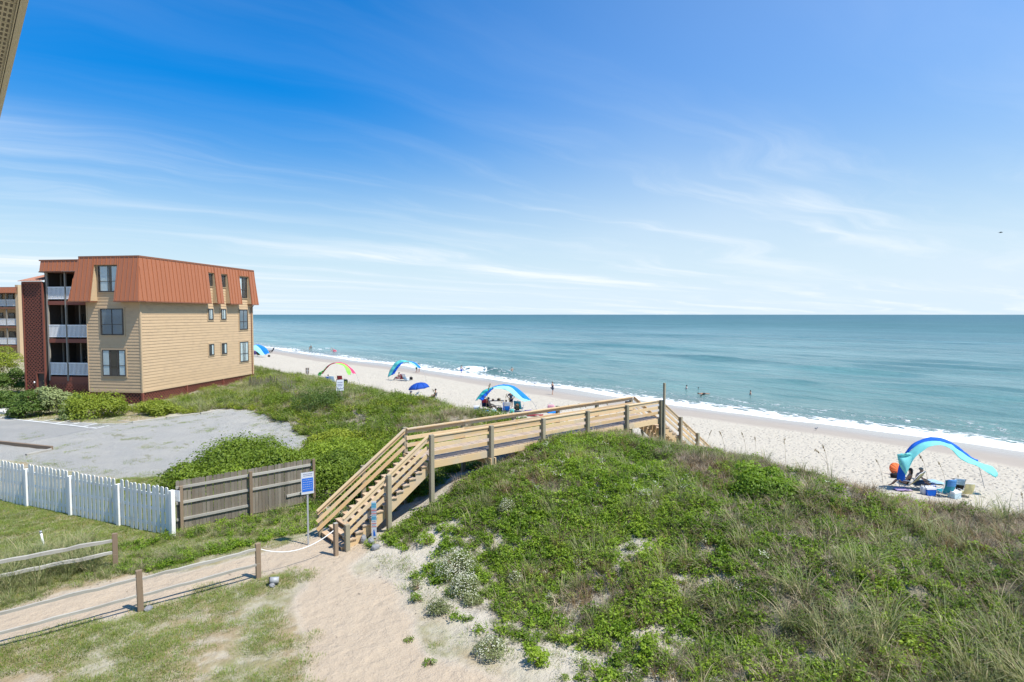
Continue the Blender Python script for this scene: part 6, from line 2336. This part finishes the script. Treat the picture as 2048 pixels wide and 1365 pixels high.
# right-hand canopy
g4 = Gb(1880, 985); d4 = depth_of(g4)
canopy("wind_canopy", "blue and turquoise arched canopy nearest the camera at the right", d4, g4,
       Zp([(1800, 976), (1795, 950), (1802, 922), (1812, 904), (1826, 888), (1846, 878), (1869, 875), (1890, 879), (1913, 891), (1936, 910), (1953, 924), (1961, 945), (1969, 977)], 0),
       [(BLUE, Zp([(1793, 960), (1797, 935), (1803, 918), (1811, 905), (1824, 889), (1845, 878.6), (1869, 875), (1890, 879), (1913, 891), (1935.5, 910), (1953.5, 922)], 0),
         Zp([(1810, 962), (1812, 935), (1813, 920), (1816.7, 906.4), (1830, 893.6), (1848, 884.6), (1875, 882.3), (1898, 889), (1920.5, 902.6), (1938, 915.5), (1954, 923.5)], -.3)),
        (TURQ, Zp([(1794, 909), (1805, 907.5), (1816.7, 906.2), (1830, 893.6), (1848, 884.6), (1875, 882.3), (1898, 889), (1920.5, 902.6), (1938, 915), (1954, 923), (1966, 928), (1986, 934), (1994, 945)], -.3),
         Zp([(1811, 950), (1818, 938), (1829, 917), (1848, 901), (1860, 893.6), (1883, 890.6), (1901, 898), (1917.5, 916), (1932.5, 925), (1944, 929), (1955, 933), (1974.6, 946), (1991, 956)], -.8)),
        (TURQ, Zp([(1794, 909.4), (1796, 920), (1800, 933), (1811, 950)], -.35), Zp([(1818, 906.4), (1824, 909), (1828, 914), (1812, 949)], -.5))])
# middle canopy
g3 = Gb(1005, 822); d3 = depth_of(g3)
canopy("wind_canopy", "blue and pale cyan arched canopy over the largest group of people", d3, g3,
       Zp([(958, 820), (963, 803), (970, 789), (979, 779), (990, 773), (1003, 770), (1016, 769.6), (1028, 772.6), (1040, 780.4), (1052, 791), (1062, 800.4), (1069, 810), (1074.5, 820)], 0),
       [(fab('sea_green', (.06, .50, .50)), Zp([(950, 803), (956, 794), (966, 782), (977, 777.3), (988.6, 774)], .1), Zp([(957, 799), (969, 788), (979, 780), (985, 777), (990, 774.5)], -.2)),
        (BLUE, Zp([(957, 799), (969, 788), (979, 780), (985, 777), (989, 775)], -.2), Zp([(965.6, 801.4), (974, 791.6), (982.7, 781.4), (986, 778.5), (989, 776)], -.6)),
        (SKYB, Zp([(986, 774.5), (1002, 770), (1016, 769.6), (1027.7, 772.6), (1040, 780.4), (1052, 791), (1062, 800.4)], 0), Zp([(986, 775.5), (1002, 772), (1018, 773.5), (1027.7, 779.4), (1037.4, 789), (1047, 797.5), (1061, 801.4)], -.4)),
        (CYAN, Zp([(986, 775.5), (1002, 772), (1018, 773.5), (1027.7, 779.4), (1037.4, 789), (1047, 797.5), (1061, 801.4)], -.4), Zp([(986, 777), (1003, 778), (1018, 783.3), (1026.7, 792), (1035.5, 797), (1047, 803), (1057, 802)], -.9))])
# teal canopy
g2 = Gb(808, 762); d2 = depth_of(g2)
canopy("wind_canopy", "teal and blue arched canopy over the red beach chairs", d2, g2,
       Zp([(777, 763), (778.5, 744), (783.7, 735), (789, 727), (797.8, 721.7), (806, 720.7), (817, 722.5), (827, 724.2), (832, 726.4), (838, 731), (843, 737), (848, 746), (853, 763)], 0),
       [(TEAL, Zp([(775, 755.4), (778.5, 744), (783.7, 735), (789, 727), (797.8, 721.5), (805.7, 720.7), (817, 722.8)], 0), Zp([(781, 752), (786.4, 743), (792.5, 734.3), (799.6, 727.3), (805.7, 725.3), (811, 724.6), (817, 724.2)], -.35)),
        (BLUE, Zp([(781, 752), (786.4, 743), (792.5, 734.3), (799.6, 727.3), (806, 725.2)], -.35), Zp([(789, 748.4), (794.3, 739.6), (799.6, 732.5), (803, 729), (807, 726)], -.9)),
        (SKYB, Zp([(818, 722.6), (826.8, 724.2), (832, 726.4), (837.4, 730.8), (842.7, 736.5)], 0), Zp([(818, 724), (826.8, 726.8), (832, 731), (835.6, 735.4), (841, 737)], -.35)),
        (CYAN, Zp([(818, 724), (824, 725.8), (828.5, 728.5), (832, 731), (835.6, 735.4)], -.35), Zp([(818, 725.5), (823, 728.5), (827, 731.5), (830.4, 733), (835, 736)], -.8))])
# pink and green canopy
g1 = Gb(678, 766); d1 = depth_of(g1)
canopy("wind_canopy", "pink and lime green arched canopy", d1, g1,
       Zp([(640.7, 763), (642, 750), (646, 742.5), (653, 734), (661.5, 728), (670, 726), (680.6, 725.5), (691.6, 728.8), (701, 735.4), (707.7, 741.3), (712, 748.6), (720, 767)], 0),
       [(GREEN, Zp([(635, 751.5), (638, 745.5), (645.4, 742), (652.7, 734)], .0), Zp([(641, 752.3), (643.5, 748), (648, 742), (654, 735)], -.25)),
        (MAROON, Zp([(643, 747), (648, 741), (653.2, 734.5), (661.5, 728), (670, 726)], 0), Zp([(645.5, 748.2), (651.3, 740.5), (658.6, 732.5), (664, 729), (670, 727.4)], -.5)),
        (PINK, Zp([(670, 726), (680.6, 725.3), (691.6, 728.6), (701, 735.4), (707.7, 741.3), (712, 748.6)], 0), Zp([(670, 727), (684.2, 727.6), (691.6, 731), (699, 737.6), (702, 742), (704.8, 747)], -.4)),
        (LIME, Zp([(672, 727), (684.2, 727.6), (691.6, 731), (698, 737), (701.5, 743), (701, 750)], -.4), Zp([(672, 727.6), (682.8, 730.3), (689.4, 735.4), (692.3, 742), (694.5, 747), (697.4, 750.8)], -.9))])
# far-left canopy by the building corner
g0 = Gb(515, 714); d0_ = depth_of(g0)
canopy("wind_canopy", "distant blue and pale cyan canopy beside the building's far corner", d0_, g0,
       Zp([(488, 714), (492, 703), (500, 695), (509, 690.5), (517.6, 689.5), (528, 693.7), (535, 699.5), (539, 706.9), (542, 715)], 0),
       [(SKYB, Zp([(508, 690.6), (517.6, 689.5), (528, 693.7), (535, 699.5), (539, 706.9)], 0), Zp([(508, 691.4), (513.7, 691.9), (521.5, 698.6), (526.4, 705.4), (530, 710)], -.5)),
        (CYAN, Zp([(497, 697), (508, 691.4), (513.7, 691.9), (521.5, 698.6), (526.4, 705.4), (530, 710)], -.5), Zp([(500, 706), (505, 701), (510, 701), (514, 704), (519, 708), (524, 711)], -1.2))])

# blue beach umbrella
gu = Gb(838, 808); du = depth_of(gu); ku = du / FOC
ub = empty("beach_umbrella", gu, 0, "plain blue beach umbrella on a thin white pole", "umbrella")
m = MB(); m.tube([(0, 0, -.2), (0, 0, 40 * ku)], .02, 7); m.build("pole", M['white'], ub, smooth=True)
apex = Vector((0, 0, 42.5 * ku)); rr = 21.5 * ku
nseg = 8; rows = 5
for sgm in range(nseg):
    a0, a1 = 2 * math.pi * sgm / nseg, 2 * math.pi * (sgm + 1) / nseg
    vs_ = []
    for r in range(rows + 1):
        k = r / rows
        rad = rr * math.sin(k * 1.25) / math.sin(1.25)
        z = apex.z - rr * .58 * (1 - math.cos(k * 1.25)) / (1 - math.cos(1.25)) * .95
        for c in range(5):
            a = a0 + (a1 - a0) * c / 4
            sag = .04 * rr * math.sin(math.pi * c / 4) * k
            vs_.append((rad * math.cos(a) * (1 - sag / rr), rad * math.sin(a) * (1 - sag / rr), z + sag * .8 + .13 * rad * math.cos(a - math.atan2(_rt.y, _rt.x))))
    mb = MB(); mb.add(vs_, [(r * 5 + c, r * 5 + c + 1, r * 5 + c + 6, r * 5 + c + 5) for r in range(rows) for c in range(4)])
    f = mb.build("canopy_panel", fab('umbrella_blue', (.02, .10, .48)), ub, smooth=True)
    f.modifiers.new("thick", 'SOLIDIFY').thickness = .006
m = MB(); m.tube([(0, 0, apex.z - .02), (0, 0, apex.z + .09)], [.03, .012], 7); m.build("finial", M['white'], ub, smooth=True)

# group under the pink canopy
SEA = R(-90) + 0            # facing the sea: local -y points along +x
SEAF = R(90)
q = Gb(657, 768); k1 = depth_of(q) / FOC
chair(q, AWAY + R(8), "royal blue beach chair under the left end of the pink canopy", BLUE, s=1.1)
person((q.x, q.y, q.z), 1.78, AWAY + R(8), "dark haired person sitting in the royal blue chair under the pink canopy", pose=SIT, shirt=NAVY, shorts=NAVY, skin='skintan')
q = Gb(666, 768)
chair(q, AWAY, "pale blue beach chair second from left under the pink canopy", PALEBLUE, s=1.15)
q = Gb(675, 767)
person(q, 1.15, AWAY, "small child in pink sitting on the sand under the pink canopy", pose=SIT, shirt=BRIGHTPINK, shorts=SLATE, hair='hairdark')
q = Gb(682, 767)
chair(q, AWAY, "dark red beach chair under the pink canopy", MAROON, s=1.15, frame=M['black'])
q = Gb(690, 767)
bag(q, AWAY, "dark green bag at the right end of the pink canopy's group", OLIVE, .7, .35, .5)
# group under the teal canopy
q = Gb(796, 761)
chair(q, AWAY + R(60), "red beach chair with a sitter under the teal canopy", RED, s=1.1)
person(q, 1.75, AWAY + R(60), "sitter leaning back in the red chair under the teal canopy", pose=SIT, shorts=RED, skin='skintan')
q = Gb(803, 762)
chair(q, AWAY + R(30), "empty dark red beach chair in the middle under the teal canopy", MAROON, s=1.15)
q = Gb(813, 763)
chair(q, AWAY - R(30), "white and blue beach chair under the right side of the teal canopy", PALEBLUE, s=1.15, towel=WHITEF)
q = Gb(822, 760)
bag(q, AWAY, "small black bag just right of the white and blue chair", BLACKF, .5, .3, .4, M['black'])
# by the umbrella
q = Gb(818, 806)
chair(q, RIGHT + R(180) - R(10), "light blue reclined beach chair beside the blue umbrella", PALEBLUE, s=1.2, recline=.55)
person(q, 1.75, RIGHT + R(180) - R(10), "sunhat wearer lying back in the light blue chair by the umbrella", pose=SIT, shirt=PALEBLUE, shorts=SLATE, hat=WHITEF)
q = Gb(832, 806)
chair(q, AWAY + R(40), "small red patterned chair under the blue umbrella", RED, s=.85)
q = Gb(839, 809)
bag(q, AWAY, "blue tote bag at the foot of the blue umbrella's pole", SKYB, .5, .3, .5, BLUE)
# sitter on a high folding chair
q = Gb(867, 808); kk = depth_of(q) / FOC
hc = empty("folding_chair", q, RIGHT + R(180), "tall dark folding chair with a navy back right of the umbrella", "chair")
m = MB()
for sx_ in (-.28, .28):
    m.tube([(sx_, -.25, .62), (sx_, .28, .0)], .014, 5); m.tube([(sx_, .25, .62), (sx_, -.28, .0)], .014, 5); m.tube([(sx_, .25, .60), (sx_, .34, 1.15)], .014, 5)
m.tube([(-.28, -.25, .62), (.28, -.25, .62)], .014, 5); m.tube([(-.28, .25, .62), (.28, .25, .62)], .014, 5)
m.build("frame", M['galv'], hc, smooth=True)
m = MB(); m.box(-.28, .28, -.25, .25, .60, .63); m.build("seat", NAVY, hc)
m = MB(); m.prism([(-.28, .29, .80), (.28, .29, .80), (.28, .35, 1.15), (-.28, .35, 1.15)], (0, .03, 0)); m.build("backrest", NAVY, hc)
HIGH = {k_: (v_[0], v_[1], v_[2] + .32, *v_[3:]) for k_, v_ in SIT.items()}
for s_ in "LR":
    sg_ = 1 if s_ == "L" else -1
    HIGH["knee" + s_] = (sg_ * .12, -.48, .68, .058); HIGH["ank" + s_] = (sg_ * .12, -.52, .20, .04); HIGH["toe" + s_] = (sg_ * .12, -.66, .15, .036, .028)
person(q, 1.8, RIGHT + R(180), "person in olive clothes sitting sideways on the tall folding chair", pose=HIGH, shirt=OLIVE, shorts=OLIVE, skin='skintan')

# largest group, under the middle canopy
q = Gb(1022, 819)
person(q, 1.88, AWAY - R(20), "man in slate blue shirt and shorts standing with hands on hips under the canopy", shirt=SLATE, shorts=NAVY, tweak=HIPS, skin='skintan')
q = Gb(981, 821)
chair(q, LEFT + R(180) - R(20), "dark beach chair under the left side of the middle canopy", BLACKF, s=1.1, frame=M['black'])
person(q, 1.78, LEFT + R(180) - R(20), "person in wide brown hat seated in the dark chair under the middle canopy", pose=SIT, suit=BLACKF, skin='skintan', hat=fab('brown', (.10, .06, .04)))
q = Gb(971, 819)
chair(q, AWAY, "navy beach chair with a red towel on its back under the middle canopy", NAVY, s=1.2, towel=RED)
q = Gb(1012, 825)
chair(q, AWAY + R(5), "blue and white striped looking chair with a sitter below the standing man", SKYB, s=1.15, towel=WHITEF)
person(q, 1.78, AWAY + R(5), "bare shouldered sitter with back to us in the blue and white chair", pose=SIT, shorts=BLUE, skin='skintan')
q = Gb(1038, 824)
chair(q, AWAY - R(15), "turquoise patterned beach chair at the right of the middle canopy", DKTEAL, s=1.25)
q = Gb(1034, 825)
person(q, 1.7, AWAY + R(20), "dark haired sitter leaning beside the turquoise chair", pose=SIT, shirt=OLIVE, shorts=BLACKF, skin='skintan')
q = Gb(953, 823)
cooler(q, AWAY, "blue cooler box at the far left of the middle canopy's group", SKYB, .5, .36, .5)
q = Gb(963, 824)
towel(q, YAW, "blue towel spread on the sand at the left of the middle canopy", SKYB, 1.5, 1.4)
q = Gb(974, 829)
towel(q, YAW, "bright blue mat in front of the dark seated person", BLUE, 1.2, 1.0)
q = Gb(993, 812)
tb = empty("camp_table", q, YAW + R(10), "low dark camp table with things on it beside the hat wearer", "table")
m = MB(); m.box(-.75, .75, -.3, .3, .50, .53); m.build("table_top", M['bronze'], tb)
for a, b in ((-.7, -.26), (.7, -.26), (-.7, .26), (.7, .26)):
    m = MB(); m.tube([(a, b, .5), (a * .9, b, 0)], .014, 5); m.build("leg", M['bronze'], tb)
bag((q.x + .3, q.y, q.z + .53), YAW, "dark lunch bag on the low camp table", BLACKF, .35, .22, .18, M['black'])
bag((q.x - .3, q.y + .2, q.z + .53), YAW, "small brown pouch on the low camp table", fab('brown', (.10, .06, .04)), .25, .18, .15, M['black'])
q = Gb(999, 822)
bag(q, YAW, "dark slumped bag between the hat wearer and the blue chair", NAVY, .5, .35, .32, M['black'])
q = Gb(988, 826)
bag(q, YAW, "light grey bag on the blue towels", PALEBLUE, .45, .3, .3)
q = Gb(1024, 827)
bag(q, YAW, "teal tote bag between the two chairs with sitters", TEAL, .4, .3, .4)
q = Gb(1070, 824)
towel(q, YAW + R(5), "purple and navy towel on the sand right of the middle canopy", PURPLE, 2.0, .8, .18)
q = Gb(1070, 833)
towel(q, YAW - R(10), "dark maroon towel lying behind the boardwalk rail", MAROON, 1.5, .7, .2)
q = Gb(1106, 826)
towel(q, YAW + R(15), "blue patterned towel behind the boardwalk rail", SKYB, 1.3, .9, .12)
q = Gb(1102, 820)
bag(q, YAW, "pink beach bag behind the boardwalk rail", fab('rose', (.75, .42, .48)), .7, .3, .5)
q = Gb(1255, 809)
bag(q, YAW, "black and white bag on the sand behind the end of the boardwalk", BLACKF, .55, .35, .35, M['white'])
q = Gb(1246, 811)
towel(q, YAW, "dark towel beside the black and white bag", BLACKF, .6, .5, .1)

# distant group by the building
q = Gb(512, 712); chair(q, AWAY, "distant purple beach chair under the canopy at the building's corner", PURPLE, s=1.3)
q = Gb(518, 713); chair(q, AWAY, "distant green beach chair under the canopy at the building's corner", OLIVE, s=1.2)
q = Gb(523, 711); chair(q, AWAY, "distant blue beach chair under the canopy at the building's corner", BLUE, s=1.2)
q = Gb(541, 707)
chair(q, RIGHT + R(180), "distant dark chair just right of the building corner canopy", BLACKF, s=1.5, frame=M['black'])
q = Gb(538, 714); bag(q, YAW, "distant dark bag on the sand right of the corner canopy", BLACKF, .5, .3, .35, M['black'])

# group under the right-hand canopy
q = Gb(1811, 978)
chair(q, AWAY + R(35), "cream beach chair with a sitter leaning back under the turquoise canopy", CREAM, s=1.15, recline=.42)
person((q.x, q.y, q.z), 1.72, AWAY + R(35), "dark haired sitter in the cream chair under the turquoise canopy", pose=SIT, suit=BLACKF, skin='skin', longhair=True)
q = Gb(1834, 979)
FWD = dict(SIT)
FWD.update(belly=(0, .02, .50, .135, .10), chest=(0, -.06, .70, .155, .11), neck=(0, -.12, .87, .055), jaw=(0, -.18, .95, .062, .075), head=(0, -.17, 1.04, .078, .095), crown=(0, -.16, 1.115, .045), shL=(.175, -.06, .80, .056), elL=(.25, -.22, .56, .04), wrL=(.12, -.40, .52, .028), haL=(.08, -.48, .52, .03, .016), shR=(-.175, -.06, .80, .056), elR=(-.25, -.22, .56, .04), wrR=(-.12, -.40, .52, .028), haR=(-.08, -.48, .52, .03, .016))
person((q.x, q.y, q.z), 1.85, RIGHT - R(20), "shirtless short haired person bending forward on a low seat under the turquoise canopy", pose=FWD, shorts=SLATE, skin='skin', hair='hairfair')
st_ = empty("camp_stool", q, RIGHT - R(20), "low folding stool under the shirtless person", "stool")
m = MB(); m.box(-.2, .2, -.16, .2, .23, .26); m.build("seat", WHITEF, st_)
for a in (-.18, .18):
    m = MB(); m.tube([(a, -.15, 0), (a, .18, .24)], .012, 5); m.build("leg", M['galv'], st_)
    m = MB(); m.tube([(a, .18, 0), (a, -.15, .24)], .012, 5); m.build("leg", M['galv'], st_)
q = Gb(1858, 990)
cooler(q, AWAY, "blue cooler with white lid left of the deep blue chair", BLUE, .46, .34, .42)
q = Gb(1850, 989)
bag(q, AWAY, "white and navy patterned tote bag left of the blue cooler", WHITEF, .42, .26, .42, NAVY)
q = Gb(1866, 990)
bag(q, AWAY + R(10), "small royal blue bag between cooler and deep blue chair", BLUE, .26, .2, .42, BLUE)
q = Gb(1888, 993)
chair(q, YAW + R(180) + R(4), "deep turquoise blue high backed chair with white frame facing the sea", DKTEAL, s=1.05, recline=.10, towel=fab('patterned_blue', (.12, .35, .68)))
q = Gb(1909, 987)
chair(q, AWAY - R(20), "black chair with a pale patterned towel bundle right of the deep blue chair", BLACKF, s=1.0, frame=M['black'], towel=PALEBLUE)
q = Gb(1908, 996)
cooler(q, AWAY + R(20), "white wire crate of beach things before the black chair", fab('pale_crate', (.62, .76, .80)), .5, .36, .36)
q = Gb(1930, 994)
chair(q, AWAY - R(8), "small cream yellow beach chair at the right end of the turquoise canopy's group", CREAM, s=.85, recline=.18)
q = Gb(1918, 976)
bag(q, YAW, "dark brown shoes and bag bundle behind the black chair", fab('brown', (.10, .06, .04)), .5, .3, .22, M['black'])
q = Gb(1863, 966)
towel(q, YAW, "pale towel on the sand beyond the white tote bag", PALEBLUE, 1.0, .8, .1)
q = Gb(1855, 968)
towel(q, YAW + R(20), "dark towel next to the pale one beyond the tote bag", BLACKF, .7, .5, .12)
q = Gb(1803, 981)
towel(q, YAW, "lilac towel at the foot of the turquoise canopy", fab('lilac', (.45, .35, .55)), .8, .5, .12)
q = Gb(1791, 951)
# orange umbrella lying open behind the canopy's foot
ou = empty("beach_umbrella", q, face_cam(q) + R(35), "orange umbrella resting open on the sand behind the turquoise canopy", "umbrella")
ou.scale = (.62, .62, .62)
for sgm in range(8):
    a0, a1 = 2 * math.pi * sgm / 8, 2 * math.pi * (sgm + 1) / 8
    vs_ = []
    for r in range(5):
        k = r / 4
        rad = .62 * math.sin(k * 1.25) / math.sin(1.25); hh2 = .42 * (1 - k ** 2)
        for c in range(4):
            a = a0 + (a1 - a0) * c / 3
            vs_.append((rad * math.cos(a), -hh2 * .9 + rad * math.sin(a) * .35, .62 + rad * math.sin(a) * .9))
    mb = MB(); mb.add(vs_, [(r * 4 + c, r * 4 + c + 1, r * 4 + c + 5, r * 4 + c + 4) for r in range(4) for c in range(3)])
    f = mb.build("canopy_panel", ORANGE, ou, smooth=True)
    f.modifiers.new("thick", 'SOLIDIFY').thickness = .006
m = MB(); m.tube([(0, -.36, .62), (0, .75, .10)], .016, 6); m.build("pole", M['white'], ou, smooth=True)
q = Gb(1790, 956)
bag(q, YAW, "black bag on the sand left of the turquoise canopy's foot", BLACKF, .45, .3, .25, M['black'])

# driftwood and weed scraps on the dry beach, one scattered layer
n = 2600
x = 27 + 20 * rng.random(n); y = -8 + 60 * rng.random(n) ** 1.3
k = (fbm(x * .25, y * .12 + 9, 3) > .47) & in_view(x, y, H(x, y), 100)
x, y = x[k], y[k]
V_, T_ = [], []
nn = len(x)
z = H(x, y) + .004
az = rng.normal(1.2, .5, nn); ln_ = .04 + .16 * rng.random(nn) ** 2; wd_ = .015 + .03 * rng.random(nn)
cx, sx2 = np.cos(az), np.sin(az)
v = np.stack([np.stack([x - cx * ln_, y - sx2 * ln_, z], -1), np.stack([x + sx2 * wd_, y - cx * wd_, z + .008], -1), np.stack([x + cx * ln_, y + sx2 * ln_, z + .003], -1), np.stack([x - sx2 * wd_, y + cx * wd_, z + .02], -1)], 1).reshape(-1, 3)
i_ = np.arange(nn)[:, None] * 4
link("beach_debris", npmesh("beach_debris", v, tris=np.concatenate([np.concatenate([i_, i_ + 1, i_ + 3], 1), np.concatenate([i_ + 1, i_ + 2, i_ + 3], 1)]), mat=L_TWIG, tint=rng.random(2 * nn)))["kind"] = 'stuff'
for px, py, s_, lb in ((1070, 771, .28, "dark gull on the wet sand above the middle canopy"), (1361, 806, .26, "dark gull at the foam's edge right of the tall pole"), (1632, 861, .24, "dark bird on the wet sand toward the right")):
    q = Gb(px, py)
    b = empty("shore_bird", q, random.random() * 6, lb, "bird")
    m = MB(); m.ellipsoid((0, 0, s_ * .75), (s_ * .28, s_ * .62, s_ * .30)); m.ellipsoid((0, -s_ * .52, s_ * 1.12), (s_ * .15, s_ * .18, s_ * .15)); m.tube([(0, -s_ * .3, s_ * .85), (0, -s_ * .5, s_ * 1.1)], s_ * .13, 7); m.build("body", M['stone'], b, smooth=True)
    m = MB(); m.tube([(0, -s_ * .66, s_ * 1.1), (0, -s_ * .9, s_ * 1.05)], [s_ * .05, s_ * .015], 5); m.build("beak", M['bronze'], b)
    for e in (-.08, .08):
        m = MB(); m.tube([(s_ * e, 0, s_ * .5), (s_ * e, 0, 0)], s_ * .03, 4); m.build("leg", M['bronze'], b)

# a bird gliding far out over the sea
q = D(2001, 465.5, 140)
bd = empty("flying_bird", q, R(20), "dark bird gliding high over the sea at the right", "bird")
m = MB(); m.ellipsoid((0, 0, 0), (.11, .32, .11), 8, 6); m.ellipsoid((0, -.34, .03), (.07, .1, .07), 6, 5); m.prism([(-.07, .25, 0), (.07, .25, 0), (.11, .52, .0), (-.11, .52, 0)], (0, 0, .02)); m.build("body", M['black'], bd, smooth=True)
for sg_ in (-1, 1):
    m = MB(); m.prism([(sg_ * .08, -.14, .02), (sg_ * .45, -.16, .14), (sg_ * .85, .06, .08), (sg_ * .45, .08, .12), (sg_ * .08, .16, .02)], (0, 0, .015)); m.build("wing", M['black'], bd)
